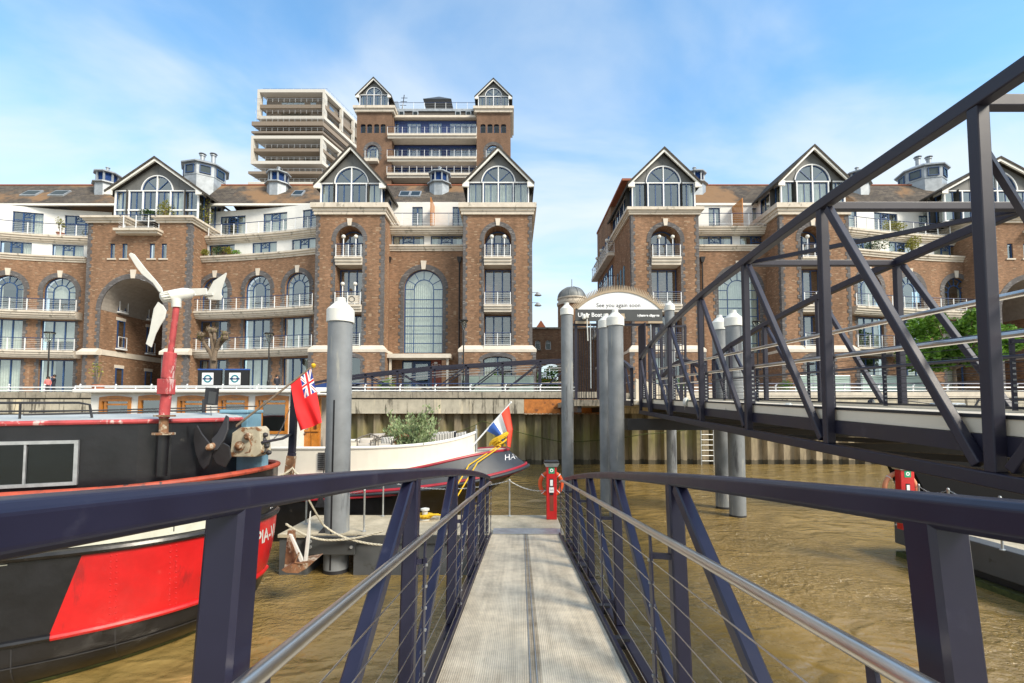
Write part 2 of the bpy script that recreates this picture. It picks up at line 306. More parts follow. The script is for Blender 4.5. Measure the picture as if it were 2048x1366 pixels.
# ---------------- mesh helpers ----------------
class MB:
    def __init__(s): s.v = []; s.f = []; s.m = []; s.mi = 0; s.cuts = []
    def cut(s): s.cuts.append((len(s.v), len(s.f)))
    def quad(s, *ps):
        i = len(s.v); s.v += [Vector(p) for p in ps]; s.f.append(tuple(range(i, i+len(ps)))); s.m.append(s.mi)
    def box(s, a, b): 
        (x0, y0, z0), (x1, y1, z1) = a, b
        s.hexa([(x0, y0, z0), (x1, y0, z0), (x1, y1, z0), (x0, y1, z0)], [(x0, y0, z1), (x1, y0, z1), (x1, y1, z1), (x0, y1, z1)])
    def hexa(s, bot, top):
        i = len(s.v); n = len(bot); s.v += [Vector(p) for p in list(bot)+list(top)]
        F_ = [tuple(i+k for k in range(n))[::-1], tuple(i+n+k for k in range(n))]
        for k in range(n): q = (k+1) % n; F_.append((i+k, i+q, i+n+q, i+n+k))
        s.f += F_; s.m += [s.mi]*len(F_)
    def beam(s, p, q, w, h, up=(0, 0, 1), ch=0):
        p = Vector(p); q = Vector(q); d = (q-p).normalized(); up = Vector(up); sd_ = d.cross(up)
        if sd_.length < 1e-4: sd_ = d.cross(Vector((1, 0, 0)))
        sd_.normalize(); u = sd_.cross(d).normalized()
        if ch:
            c = ch; a, b = w/2, h/2
            prof = [(-a+c, -b), (a-c, -b), (a, -b+c), (a, b-c), (a-c, b), (-a+c, b), (-a, b-c), (-a, -b+c)]
        else: prof = [(-w/2, -h/2), (w/2, -h/2), (w/2, h/2), (-w/2, h/2)]
        s.hexa([p+sd_*x+u*y for x, y in prof], [q+sd_*x+u*y for x, y in prof])
    def sweep(s, path, prof, up=(0, 0, 1), closed=False):
        """profile (side,up) swept along a path"""
        path = [Vector(p) for p in path]; n = len(path); k = len(prof); i0 = len(s.v); up = Vector(up)
        for i, p in enumerate(path):
            if closed: d = (path[(i+1) % n]-path[i-1])
            else: d = path[min(i+1, n-1)]-path[max(i-1, 0)]
            d.normalize(); sd_ = d.cross(up).normalized(); u = sd_.cross(d).normalized()
            s.v += [p+sd_*a+u*b for a, b in prof]
        for i in range(n if closed else n-1):
            for j in range(k):
                a = i0+i*k+j; b = i0+i*k+(j+1) % k; c = i0+((i+1) % n)*k+(j+1) % k; e = i0+((i+1) % n)*k+j
                s.f.append((a, b, c, e)); s.m.append(s.mi)
        if not closed:
            s.f.append(tuple(i0+j for j in range(k))[::-1]); s.f.append(tuple(i0+(n-1)*k+j for j in range(k))); s.m += [s.mi]*2
    def tube(s, path, r, n=6, closed=False):
        path = [Vector(p) for p in path]; m_ = len(path); i0 = len(s.v)
        rr = r if isinstance(r, (list, tuple)) else [r]*m_
        d0 = (path[1]-path[0]).normalized(); ref = Vector((0, 0, 1)) if abs(d0.z) < .9 else Vector((1, 0, 0))
        a = d0.cross(ref).normalized()
        for i, p in enumerate(path):
            d = (path[(i+1) % m_]-path[i-1]) if closed else (path[min(i+1, m_-1)]-path[max(i-1, 0)])
            d.normalize(); a = (a-d*a.dot(d)).normalized(); b = d.cross(a)
            for k in range(n):
                t_ = 2*math.pi*k/n; s.v.append(p+(a*math.cos(t_)+b*math.sin(t_))*rr[i])
        for i in range(m_ if closed else m_-1):
            for k in range(n):
                s.f.append((i0+i*n+k, i0+i*n+(k+1) % n, i0+((i+1) % m_)*n+(k+1) % n, i0+((i+1) % m_)*n+k)); s.m.append(s.mi)
        if not closed:
            s.f.append(tuple(i0+k for k in range(n))[::-1]); s.f.append(tuple(i0+(m_-1)*n+k for k in range(n))); s.m += [s.mi]*2
    def lathe(s, prof, c=(0, 0, 0), n=16, ax=None):
        """prof (r,z) revolved about z through c"""
        i0 = len(s.v); c = Vector(c)
        rot = ax if ax is not None else Matrix.Identity(3)
        for r, z in prof:
            for k in range(n):
                t_ = 2*math.pi*k/n; s.v.append(c+rot @ Vector((r*math.cos(t_), r*math.sin(t_), z)))
        for i in range(len(prof)-1):
            for k in range(n):
                s.f.append((i0+i*n+k, i0+i*n+(k+1) % n, i0+(i+1)*n+(k+1) % n, i0+(i+1)*n+k)); s.m.append(s.mi)
        s.f.append(tuple(i0+k for k in range(n))[::-1]); s.f.append(tuple(i0+(len(prof)-1)*n+k for k in range(n))); s.m += [s.mi]*2
    def prism(s, poly, fr, d0, d1):
        """2-D polygon (u,z) in a frame, extruded from depth d0 to d1 (towards the viewer positive)"""
        if sum(poly[i][0]*poly[(i+1) % len(poly)][1]-poly[(i+1) % len(poly)][0]*poly[i][1] for i in range(len(poly))) < 0: poly = poly[::-1]
        s.hexa([fr(u, z, d0) for u, z in poly], [fr(u, z, d1) for u, z in poly])
    def build(s, name, m, parent=None, smooth=False, bevel=0):
        if s.cuts:       # every marked piece becomes an object of its own
            cs = [c for c in s.cuts]+[(len(s.v), len(s.f))]; o = None
            if cs[0][1] > 0: cs = [(0, 0)]+cs
            for (v0, f0), (v1, f1) in zip(cs[:-1], cs[1:]):
                if f1 == f0: continue
                q = MB(); q.v = s.v[v0:v1]; q.f = [tuple(k-v0 for k in f) for f in s.f[f0:f1]]; q.m = s.m[f0:f1]; o = q.build(name, m, parent, smooth, bevel)
            return o
        me = bpy.data.meshes.new(name); me.from_pydata([tuple(v) for v in s.v], [], s.f); me.update()
        mats = m if isinstance(m, (list, tuple)) else [m]
        for x in mats: me.materials.append(MT[x])
        if len(mats) > 1: me.polygons.foreach_set('material_index', s.m)
        o = bpy.data.objects.new(name, me); COL.objects.link(o)
        bm = bmesh.new(); bm.from_mesh(me); bmesh.ops.recalc_face_normals(bm, faces=bm.faces); bm.to_mesh(me); bm.free()
        if smooth:
            for pl in me.polygons: pl.use_smooth = True
            try:
                md = o.modifiers.new('es', 'EDGE_SPLIT'); md.split_angle = R(38)
            except Exception: pass
        if bevel: md = o.modifiers.new('bev', 'BEVEL'); md.width = bevel; md.segments = 2; md.limit_method = 'ANGLE'
        if parent is not None:
            o.parent = parent; o.matrix_parent_inverse = parent.matrix_world.inverted() if parent.type != 'EMPTY' else Matrix.Translation(-parent.location)
        return o
def tag(o, label=None, cat=None, group=None, kind=None):
    if label: o['label'] = label
    if cat: o['category'] = cat
    if group: o['group'] = group
    if kind: o['kind'] = kind
    return o
def thing(name, label, cat, loc=(0, 0, 0), group=None):
    o = bpy.data.objects.new(name, None); COL.objects.link(o); o.location = loc; o.empty_display_size = .3
    return tag(o, label, cat, group)
def copy_tree(o, dx, label=None):
    """copy of a thing, its parts and their sub-parts, moved by dx"""
    c = o.copy(); COL.objects.link(c); c.location = o.location+Vector(dx)
    if label: c['label'] = label
    def rec(src, dst):
        for ch in list(src.children):
            k = ch.copy(); COL.objects.link(k); k.parent = dst; rec(ch, k)
    rec(o, c); return c
def frame(O, U, flip=False):
    O = Vector(O); U = Vector(U).normalized(); Nn = Vector((U.y, -U.x, 0))
    if flip: Nn = -Nn
    f = lambda u, z, d=0: Vector((O.x+U.x*u+Nn.x*d, O.y+U.y*u+Nn.y*d, z))
    return f
def FY(Y): return frame((0, Y, 0), (1, 0, 0))          # facade facing the river at depth Y: u = world x
def rect(u0, u1, z0, z1): return [(u0, z0), (u1, z0), (u1, z1), (u0, z1)]
def arc(uc, zc_, r, a0, a1, n=16, ry=None):
    ry = ry or r
    return [(uc+r*math.cos(a0+(a1-a0)*i/n), zc_+ry*math.sin(a0+(a1-a0)*i/n)) for i in range(n+1)]
def arch(u0, u1, z0, zt, n=16, rise=None):
    r = (u1-u0)/2; ry = rise or r; sp = zt-ry
    return [(u0, z0), (u1, z0)]+arc((u0+u1)/2, sp, r, 0, math.pi, n, ry)
def panel(mb, fr, outline, holes=(), d=0, reveal=.3, outer=None):
    if sum(outline[i][0]*outline[(i+1) % len(outline)][1]-outline[(i+1) % len(outline)][0]*outline[i][1] for i in range(len(outline))) < 0: outline = outline[::-1]
    allp = [[Vector((u, z, 0)) for u, z in outline]]+[[Vector((u, z, 0)) for u, z in h] for h in holes]
    tris = tessellate_polygon(allp); flat = [p for l in allp for p in l]
    i0 = len(mb.v); mb.v += [fr(p.x, p.y, d) for p in flat]
    for t_ in tris: mb.f.append(tuple(i0+k for k in t_)); mb.m.append(mb.mi)
    for h in holes:
        for i in range(len(h)):
            a, b = h[i], h[(i+1) % len(h)]
            mb.quad(fr(*a, d), fr(*b, d), fr(*b, d-reveal), fr(*a, d-reveal))
    if outer:
        for i in range(len(outline)):
            a, b = outline[i], outline[(i+1) % len(outline)]
            mb.quad(fr(*a, d), fr(*b, d), fr(*b, d-outer), fr(*a, d-outer))
def strip(mb, fr, pts, w, d0, d1, closed=False):
    """flat bar of width w following pts in the facade plane"""
    n = len(pts)
    for i in range(n if closed else n-1):
        a = Vector(pts[i]); b = Vector(pts[(i+1) % n]); t_ = (b-a)
        if t_.length < 1e-5: continue
        t_.normalize(); nn = Vector((-t_.y, t_.x))*w/2
        mb.prism([tuple(a-nn), tuple(b-nn), tuple(b+nn), tuple(a+nn)], fr, d0, d1)
def ring(mb, fr, inner, outer, d0, d1):
    for i in range(len(inner)-1):
        mb.prism([inner[i], inner[i+1], outer[i+1], outer[i]], fr, d0, d1)
def text_mesh(txt, size, bold=0, spacing=1.0):
    c = bpy.data.curves.new('t', 'FONT'); c.body = txt; c.size = size; c.align_x = 'CENTER'; c.offset = bold; c.resolution_u = 3; c.space_character = spacing
    o = bpy.data.objects.new('t', c); COL.objects.link(o); dg = bpy.context.evaluated_depsgraph_get()
    me = bpy.data.meshes.new_from_object(o.evaluated_get(dg)); vs_ = [v.co.copy() for v in me.vertices]; fs = [tuple(p.vertices) for p in me.polygons]
    bpy.data.objects.remove(o); bpy.data.curves.remove(c); bpy.data.meshes.remove(me)
    return vs_, fs
def text_on(mb, fr, txt, uc, zb, size, d, bold=0, spacing=1.0, sx=1.0):
    vs_, fs = text_mesh(txt, size, bold, spacing); i0 = len(mb.v)
    mb.v += [fr(uc+v.x*sx, zb+v.y, d) for v in vs_]; mb.f += [tuple(i0+k for k in f) for f in fs]; mb.m += [mb.mi]*len(fs)
# ================= BUILDINGS =================
GZ = 4.93        # promenade level
rnd = random.Random(11)
def put(mb, name, m, parent, label=None, **kw):
    if not mb.v: return None
    o = mb.build(name, m, parent, **kw)
    if label: o['label'] = label
    return o
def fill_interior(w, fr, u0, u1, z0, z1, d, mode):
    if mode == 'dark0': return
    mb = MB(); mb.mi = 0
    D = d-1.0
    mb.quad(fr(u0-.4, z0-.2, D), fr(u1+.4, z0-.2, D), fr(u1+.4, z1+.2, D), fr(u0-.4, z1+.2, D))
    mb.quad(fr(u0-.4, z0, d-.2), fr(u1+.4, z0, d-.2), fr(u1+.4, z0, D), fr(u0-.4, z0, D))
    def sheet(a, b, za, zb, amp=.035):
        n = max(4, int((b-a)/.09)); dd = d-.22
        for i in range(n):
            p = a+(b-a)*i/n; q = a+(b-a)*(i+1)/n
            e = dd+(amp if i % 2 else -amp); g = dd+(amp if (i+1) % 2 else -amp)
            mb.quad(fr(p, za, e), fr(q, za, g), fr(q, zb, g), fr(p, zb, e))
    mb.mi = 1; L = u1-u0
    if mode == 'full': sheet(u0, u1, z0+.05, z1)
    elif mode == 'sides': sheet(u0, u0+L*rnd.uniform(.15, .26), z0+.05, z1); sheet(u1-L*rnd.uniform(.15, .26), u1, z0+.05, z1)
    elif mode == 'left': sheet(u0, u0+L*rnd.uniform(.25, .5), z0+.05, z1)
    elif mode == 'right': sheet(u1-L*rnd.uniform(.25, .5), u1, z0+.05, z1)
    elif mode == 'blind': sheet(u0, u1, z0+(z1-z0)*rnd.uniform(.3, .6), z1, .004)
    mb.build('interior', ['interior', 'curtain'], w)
MODES = ['full', 'sides', 'left', 'right', 'none', 'none', 'blind', 'sides']
def winrect(B, fr, u0, u1, z0, z1, cols=3, trans=(), d=-.28, mode=None, fm='blue_frame', glass='pane', fw=.07, fan=False, name='window', heavy=True):
    mode = mode or rnd.choice(MODES)
    mb = MB(); d0, d1 = d, d+.08
    mb.prism(rect(u0, u1, z0, z0+fw), fr, d0, d1); mb.prism(rect(u0, u1, z1-fw, z1), fr, d0, d1)
    mb.prism(rect(u0, u0+fw, z0+fw, z1-fw), fr, d0, d1); mb.prism(rect(u1-fw, u1, z0+fw, z1-fw), fr, d0, d1)
    for i in range(1, cols):
        u = u0+(u1-u0)*i/cols; k = fw*(.75 if heavy else .4); mb.prism(rect(u-k, u+k, z0+fw, z1-fw), fr, d0+.004, d1-.004)
    for z in trans: mb.prism(rect(u0+fw, u1-fw, z-.03, z+.03), fr, d0+.012, d1-.012)
    if fan:     # glazed fan in the middle light
        ua = u0+(u1-u0)*(cols//2)/cols if cols % 2 else (u0+u1)/2-(u1-u0)*.2
        ub = ua+(u1-u0)/cols if cols % 2 else (u0+u1)/2+(u1-u0)*.2
        r = (ub-ua)/2-.03; zb = z1-fw-r-.04; uc = (ua+ub)/2
        strip(mb, fr, arc(uc, zb, r, 0, math.pi, 10), .045, d0+.015, d1-.016)
        for a in (45, 90, 135): strip(mb, fr, [(uc, zb), (uc+r*math.cos(R(a)), zb+r*math.sin(R(a)))], .035, d0+.018, d1-.02)
        mb.prism(rect(ua, ub, zb-.03, zb+.03), fr, d0+.014, d1-.014)
    w = mb.build(name, fm, B)
    g = MB(); g.quad(fr(u0, z0, d+.03), fr(u1, z0, d+.03), fr(u1, z1, d+.03), fr(u0, z1, d+.03)); g.build('pane', glass, w)
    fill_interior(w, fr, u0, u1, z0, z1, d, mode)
    return w
def winarch(B, fr, u0, u1, z0, zt, d=-.28, mode=None, fm='blue_frame', inner=.45, hbars=(), name='window', glass='pane', rays=5, verts=True):
    mode = mode or rnd.choice(MODES)
    r = (u1-u0)/2; sp = zt-r; uc = (u0+u1)/2; mb = MB(); d0, d1 = d, d+.08
    pts = [(u1-.035, z0)]+arc(uc, sp, r-.035, 0, math.pi, 20)+[(u0+.035, z0)]
    strip(mb, fr, pts, .08, d0, d1); mb.prism(rect(u0, u1, z0, z0+.07), fr, d0+.003, d1-.003)
    ri = r*inner
    if ri > 0:
        zb = sp if rays > 2 else sp
        pi = [(uc+ri, z0 if verts else sp)]+arc(uc, sp, ri, 0, math.pi, 14)+[(uc-ri, z0 if verts else sp)]
        strip(mb, fr, pi, .07, d0+.008, d1-.006)
        for k in range(1, rays):
            a = math.pi*k/rays; strip(mb, fr, [(uc+ri*math.cos(a), sp+ri*math.sin(a)), (uc+(r-.05)*math.cos(a), sp+(r-.05)*math.sin(a))], .05, d0+.012, d1-.012)
    mb.prism(rect(u0+.05, uc-ri, sp-.03, sp+.03), fr, d0+.014, d1-.014); mb.prism(rect(uc+ri, u1-.05, sp-.03, sp+.03), fr, d0+.014, d1-.014)
    for z in hbars: mb.prism(rect(u0+.05, u1-.05, z-.035, z+.035), fr, d0+.01, d1-.01)
    w = mb.build(name, fm, B)
    g = MB(); o = arch(u0, u1, z0, zt, 20); panel(g, fr, o, d=d+.03); g.build('pane', glass, w)
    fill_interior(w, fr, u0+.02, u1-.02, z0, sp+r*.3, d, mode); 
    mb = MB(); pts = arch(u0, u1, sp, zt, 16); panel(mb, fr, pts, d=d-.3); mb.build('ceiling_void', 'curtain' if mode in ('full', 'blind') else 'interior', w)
    return w
def railing(B, path, z, h=1.05, sp=1.25, wires=5, ends=True, name='railing', blue=True):
    """white posts, wires and bottom rail with a blue handrail along a plan path"""
    P = [Vector((p[0], p[1], z)) for p in path]; L = [0]
    for i in range(1, len(P)): L.append(L[-1]+(P[i]-P[i-1]).length)
    def at(s):
        for i in range(1, len(P)):
            if s <= L[i]+1e-6: return P[i-1].lerp(P[i], (s-L[i-1])/max(1e-6, L[i]-L[i-1]))
        return P[-1]
    up = Vector((0, 0, 1)); mb = MB(); n = max(1, round(L[-1]/sp))
    for i in range(n+1):
        q = at(L[-1]*i/n); mb.beam(q, q+up*(h-.03), .055, .055, up=(0, 1, 0))
    mb.tube([p+up*.1 for p in P], .025, 4)
    for k in range(wires): mb.tube([p+up*(.25+(h-.4)*k/max(1, wires-1)) for p in P], .0085, 3)
    r = mb.build(name, 'white_metal', B)
    t = MB(); t.tube([p+up*h for p in P], .032, 6); t.build('handrail', 'navy_rail' if blue else 'white_metal', r)
    return r
SLAB = [(-1.4, 0), (0, 0), (0, -.16), (-.09, -.19), (-.09, -.34), (-.2, -.37), (-.2, -.5), (-.3, -.52), (-.3, -.62), (-1.4, -.62)]
CORN = [(-.5, 0), (.28, 0), (.28, -.14), (.18, -.2), (.18, -.32), (.08, -.38), (.08, -.5), (-.5, -.5)]
def slab(B, path, z, prof=SLAB, name='balcony', m='stone'):
    mb = MB(); mb.sweep([(p[0], p[1], z) for p in path], prof); return mb.build(name, m, B)
def quoin(mb, fr, u, s, z0, z1, w1=.55, w2=.36, hh=.3, d=.025, cut=True):
    if cut: mb.cut()
    z = z0; k = 0; w1 *= .82; w2 *= .78
    while z < z1-.02:
        w = w1 if k % 2 else w2; t_ = min(z+hh, z1); mb.prism(rect(min(u, u+s*w), max(u, u+s*w), z, t_), fr, -.005, d); z = t_; k += 1
def keystone(mb, fr, uc, z0, z1, w=.34):
    mb.prism([(uc-w*.4, z0), (uc+w*.4, z0), (uc+w*.62, z1), (uc-w*.62, z1)], fr, -.02, .09)
def archtrim(mb, fr, u0, u1, z0, zt, w=.4, d=.03, n=20, rise=None):
    mb.cut()
    r = (u1-u0)/2; ry = rise or r; sp = zt-ry; uc = (u0+u1)/2
    ring(mb, fr, arc(uc, sp, r, 0, math.pi, n, ry), arc(uc, sp, r+w, 0, math.pi, n, ry+w), -.005, d)
    if z0 is not None and z0 < sp-.05: quoin(mb, fr, u0, -1, z0, sp, w+.08, w-.1, d=d, cut=False); quoin(mb, fr, u1, 1, z0, sp, w+.08, w-.1, d=d, cut=False)
def globes(B, fr, us, z, d, h=1.75):
    for u in us:
        mb = MB(); mb.tube([fr(u, z, d), fr(u, z+h-.14, d)], .045, 6); mb.beam(fr(u, z+.02, d), fr(u, z+.16, d), .13, .13, up=(0, 1, 0))
        l = mb.build('globe_lamp', 'white_metal', B)
        mb = MB(); mb.lathe([(.17*math.sin(math.pi*i/8)+.001, -.17*math.cos(math.pi*i/8)) for i in range(9)], fr(u, z+h, d), 12); mb.build('globe', 'lamp_globe', l, smooth=True)
def gable(B, Y, uL, uR, z0, z1, zA, back=9, ov=.45, cols=4, lun=True, lr=.555, glaz=3.4, side=0, wide=None, mods=None, tz=None):
    """glazed top room under a steep gable: white frame grid, fan window, cladding, barge boards, slate roof"""
    fr = FY(Y); uc = (uL+uR)/2; hw = (uR-uL)/2; sl = (zA-.55-z1)/hw
    lw = hw/2+.02; rr = hw*lr if lun else 0
    mb = MB(); tri = [(uL, z1), (uc-rr, z1)]+[p for p in reversed(arc(uc, z1, rr, 0, math.pi, 16))][1:-1]+[(uc+rr, z1), (uR, z1), (uc, z1+hw*sl)]
    panel(mb, fr, tri, d=0)
    for k in (-.5, 0, .5): 
        zb = z1+(math.sqrt(max(0, rr*rr-(k*hw*.98)**2)) if abs(k*hw) < rr else 0); mb.prism(rect(uc+k*hw*1.02-.02, uc+k*hw*1.02+.02, zb+.05, z1+(1-abs(k))*hw*sl-.05), fr, -.01, .02)
    mb.build('gable_cladding', 'cladding', B)
    # white structural frame
    mb = MB(); f0, f1 = -.02, .1
    for i in range(cols+1):
        u = uL+(uR-uL)*i/cols; k = .05; mb.prism(rect(u-k, u+k, z0, z1), fr, f0, f1)
    mb.prism(rect(uL, uR, z1-.04, z1+.05), fr, f0+.004, f1-.004); mb.prism(rect(uL, uR, z0, z0+.1), fr, f0+.004, f1-.004)
    if lun:
        strip(mb, fr, arc(uc, z1, rr, 0, math.pi, 18), .085, f0+.006, f1-.002); mb.prism(rect(uc-.04, uc+.04, z1+.05, z1+rr), fr, f0, f1-.005)
    if tz: mb.prism(rect(uL, uR, tz-.06, tz+.06), fr, f0+.006, f1-.006)
    mb.build('window_frame', 'white_metal', B)
    for i in range(cols):
        a = uL+(uR-uL)*i/cols+.07; b = uL+(uR-uL)*(i+1)/cols-.07
        winrect(B, fr, a, b, z0+.1, z1-.06, 2, trans=[tz] if tz else (), d=-.07, mode=(mods[i] if mods else None), fw=.05)
    if lun:
        mb = MB()
        for a in (45, 135): strip(mb, fr, [(uc, z1+.05), (uc+rr*math.cos(R(a)), z1+rr*math.sin(R(a)))], .06, -.06, .02)
        strip(mb, fr, arc(uc, z1, rr-.09, .08, math.pi/2-.07, 8), .06, -.06, .021); strip(mb, fr, arc(uc, z1, rr-.09, math.pi/2+.07, math.pi-.08, 8), .06, -.06, .021)
        w = mb.build('window', 'blue_frame', B); w['label'] = 'half-round blue window in the gable'
        g = MB(); panel(g, fr, arc(uc, z1, rr, 0, math.pi, 18), d=-.03); g.build('pane', 'pane', w)
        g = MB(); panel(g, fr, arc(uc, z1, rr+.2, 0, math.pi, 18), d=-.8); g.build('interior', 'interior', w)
    # barge boards and roof
    e = hw+ov; zE = z1+(hw-e)*sl; t_ = .24
    che = [(uc-e, zE), (uc, z1+hw*sl), (uc+e, zE), (uc+e, zE+t_*1.1), (uc, z1+hw*sl+t_*1.35), (uc-e, zE+t_*1.1)]
    mb = MB()
    for s in (-1, 1):
        q = [(uc, z1+hw*sl-.06), (uc+s*e, zE-.06), (uc+s*e, zE+t_), (uc, z1+hw*sl+t_*1.3)]
        mb.prism(q, fr, .35, .5)
        mb.prism([(uc+s*e, zE-.06), (uc+s*(e-.55), zE-.1), (uc+s*(e-.55), zE+.35), (uc+s*e, zE+t_)], fr, .34, .515)
    mb.build('barge_board', 'boat_white', B)
    mb = MB()
    for s in (-1, 1):
        q = [(uc, z1+hw*sl+t_*1.3-.14), (uc+s*(e), zE+t_-.14), (uc+s*(e+.05), zE+t_+.04), (uc, z1+hw*sl+t_*1.3+.06)]
        mb.prism(q, fr, -back, .56)
    mb.build('gable_roof', 'slate_dark', B)
    # soffit / side walls of the glazed room
    for s, u in ((-1, uL), (1, uR)):
        mb = MB(); O = fr(u, 0, 0); f2 = frame((O.x, O.y, 0), (0, 1, 0), flip=(s < 0))
        mb.prism(rect(0, .12, z0, z1+.1), f2, -.1, 0); mb.prism(rect(.12, glaz+.2, z1-.12, z1+.1), f2, -.1, 0); mb.prism(rect(.12, glaz, z0, z0+.1), f2, -.1, 0)
        nw = round((glaz-.12)/1.64); ww = (glaz-.12)/nw
        if back > glaz+.3: mb.prism(rect(glaz, back, z0, z1-.12), f2, -.1, 0)
        for i in range(1, nw+1): mb.prism(rect(.12+ww*i-.14, .12+ww*i, z0+.1, z1-.12), f2, -.1, 0)
        mb.build('side_wall', 'render_white', B)
        for i in range(nw): winrect(B, f2, .12+ww*i, .12+ww*(i+1)-.14, z0+.1, z1-.12, 2, d=-.1, fw=.05)
def pier(B, Y, xl, xr, rl, rr, back=7, ground='arch', apex=None, lan=None, modes=('full', 'none', 'full'), zbase=GZ, glob=(1, 1), gb=9, glz=3.4, apy=287, eavey=365, cy0=408):
    """projecting brick tower with a tall arched recess of balconies"""
    fr = FY(Y); L, Rr, a, b = WX(xl, Y), WX(xr, Y), WX(rl, Y), WX(rr, Y)
    zc0 = WZ(430, Y); ztop = WZ(cy0, Y); zar = WZ(452, Y); zb1 = WZ(692, Y); zb0 = WZ(705, Y)
    mb = MB(); panel(mb, fr, rect(L, Rr, zb0, zc0+.1), [arch(a, b, zb1, zar)], reveal=1.1)
    for s, u in ((-1, L), (1, Rr)):
        f2 = frame((u, Y, 0), (0, 1, 0), flip=(s < 0)); mb.quad(f2(0, zb0), f2(back, zb0), f2(back, zc0+.1), f2(0, zc0+.1))
    # recess back wall
    mb.quad(fr(a, zb1, -1.1), fr(b, zb1, -1.1), fr(b, zar, -1.1), fr(a, zar, -1.1))
    mb.build('brick_wall', 'brick', B)
    mb = MB(); archtrim(mb, fr, a, b, zb1+.02, zar, .36); quoin(mb, fr, L, 1, zb1+.02, zc0, .42, .28); quoin(mb, fr, Rr, -1, zb1+.02, zc0, .42, .28)
    for s, u in ((-1, L), (1, Rr)):
        f2 = frame((u, Y, 0), (0, 1, 0), flip=(s < 0)); quoin(mb, f2, 0, 1, zb1+.02, zc0, .28, .42)
    mb.build('brick_trim', 'brick_grey', B)
    mb = MB(); keystone(mb, fr, (a+b)/2, zar+.02, zar+.62); mb.build('keystone', 'stone_clean', B)
    # cornice & sloping plinth band
    pth = [(L, Y+back), (L, Y), (Rr, Y), (Rr, Y+back)]
    def band(z, outs, name, m='stone'):
        mb = MB()
        for (o, z0_, z1_) in outs: mb.box((L-o, Y-o, z0_), (Rr+o, Y+back, z1_))
        return mb.build(name, m, B)
    h = ztop-zc0
    band(0, [(.16, zc0, zc0+h*.3), (.24, zc0+h*.3, zc0+h*.55), (.38, zc0+h*.55, ztop-.02)], 'cornice')
    mb = MB(); o1, o0 = .03, .34
    mb.hexa([(L-o0, Y-o0, zb0), (Rr+o0, Y-o0, zb0), (Rr+o0, Y+back, zb0), (L-o0, Y+back, zb0)], [(L-o0, Y-o0, zb0+.22), (Rr+o0, Y-o0, zb0+.22), (Rr+o0, Y+back, zb0+.22), (L-o0, Y+back, zb0+.22)])
    i0 = zb0+.22
    for (p, q) in (((a-.0, Rr), 0),): pass
    for (ua, ub) in ((L, a), (b, Rr)):
        ea = o0 if ua == L else 0; eb = o0 if ub == Rr else 0
        mb.hexa([(ua-ea, Y-o0, i0), (ub+eb, Y-o0, i0), (ub+eb, Y+.4, i0), (ua-ea, Y+.4, i0)], [(ua-(o1 if ea else 0), Y-o1, zb1+.05), (ub+(o1 if eb else 0), Y-o1, zb1+.05), (ub+(o1 if eb else 0), Y+.4, zb1+.05), (ua-(o1 if ea else 0), Y+.4, zb1+.05)])
    mb.hexa([(a, Y-o0, i0), (b, Y-o0, i0), (b, Y+.9, i0), (a, Y+.9, i0)], [(a, Y-.2, zb1), (b, Y-.2, zb1), (b, Y+.9, zb1), (a, Y+.9, zb1)])
    mb.build('plinth_band', 'stone_clean', B)
    # base storey
    g = .3; frb = FY(Y-g); ztg = zb0-.35
    hole = arch(a-.05, b+.05, zbase+.1, ztg, 12, .32) if ground == 'arch' else None
    mb = MB(); panel(mb, frb, rect(L-g, Rr+g, zbase-.2, zb0), [hole] if hole else [], reveal=.5)
    for s, u in ((-1, L-g), (1, Rr+g)):
        f2 = frame((u, Y-g, 0), (0, 1, 0), flip=(s < 0)); mb.quad(f2(0, zbase-.2), f2(back+g, zbase-.2), f2(back+g, zb0), f2(0, zb0))
    mb.build('brick_base', 'brick', B)
    mb = MB(); quoin(mb, frb, L-g, 1, zbase, zb0, .5, .34); quoin(mb, frb, Rr+g, -1, zbase, zb0, .5, .34)
    if hole: archtrim(mb, frb, a-.05, b+.05, zbase+.1, ztg, .34, rise=.32)
    mb.build('base_trim', 'brick_grey', B)
    if hole: winrect(B, frb, a-.02, b+.02, zbase+.1, ztg, 2, d=-.4, mode='none' if modes[0] != 'full' else 'left')
    # recess windows & balconies
    z3, z3b, z4, z4b = WZ(610, Y), WZ(624, Y), WZ(515, Y), WZ(530, Y)
    for zz, zbot in ((z3, z3b), (z4, z4b)):
        mb = MB(); hh = zz-zbot
        mb.box((a, Y-.3, zz-.16), (b, Y+1.1, zz)); mb.box((a+.003, Y-.2, zz-hh*.62), (b-.003, Y+1.1, zz-.16)); mb.box((a+.006, Y-.1, zbot), (b-.006, Y+1.1, zz-hh*.62)); mb.build('balcony', 'stone_clean', B)
    for i, zz in enumerate((zb1, z3, z4)):
        railing(B, [(a+.08, Y-.2), (b-.08, Y-.2)], zz, 1.05, 1.1)
    f3 = FY(Y+1.1)
    winrect(B, f3, a+.05, b-.05, zb1+.05, z3b-.15, 3, trans=[], d=.02, mode=modes[0])
    winrect(B, f3, a+.05, b-.05, z3+.05, z4b-.15, 3, trans=[], d=.02, mode=modes[1])
    winarch(B, f3, a+.12, b-.12, z4+.05, zar-.1, d=.02, inner=0, mode=modes[2]); 
    mb = MB()
    for u in (a+(b-a)*.36, a+(b-a)*.64): mb.cut(); mb.prism(rect(u-.05, u+.05, z4+.1, zar-.5), f3, .03, .11)
    mb.build('mullion', 'blue_frame', B)
    if glob[0]: globes(B, fr, [a+(b-a)*.28, a+(b-a)*.74], z4, -.0)
    if glob[1]: globes(B, fr, [a+(b-a)*.28, a+(b-a)*.74], z3, -.0)
    if apex:
        gable(B, Y+.25, WX(lan[0], Y, 390), WX(lan[1], Y, 390), ztop-.02, WZ(eavey, Y), WZ(apy, Y), mods=lan[2], back=gb, glaz=glz)
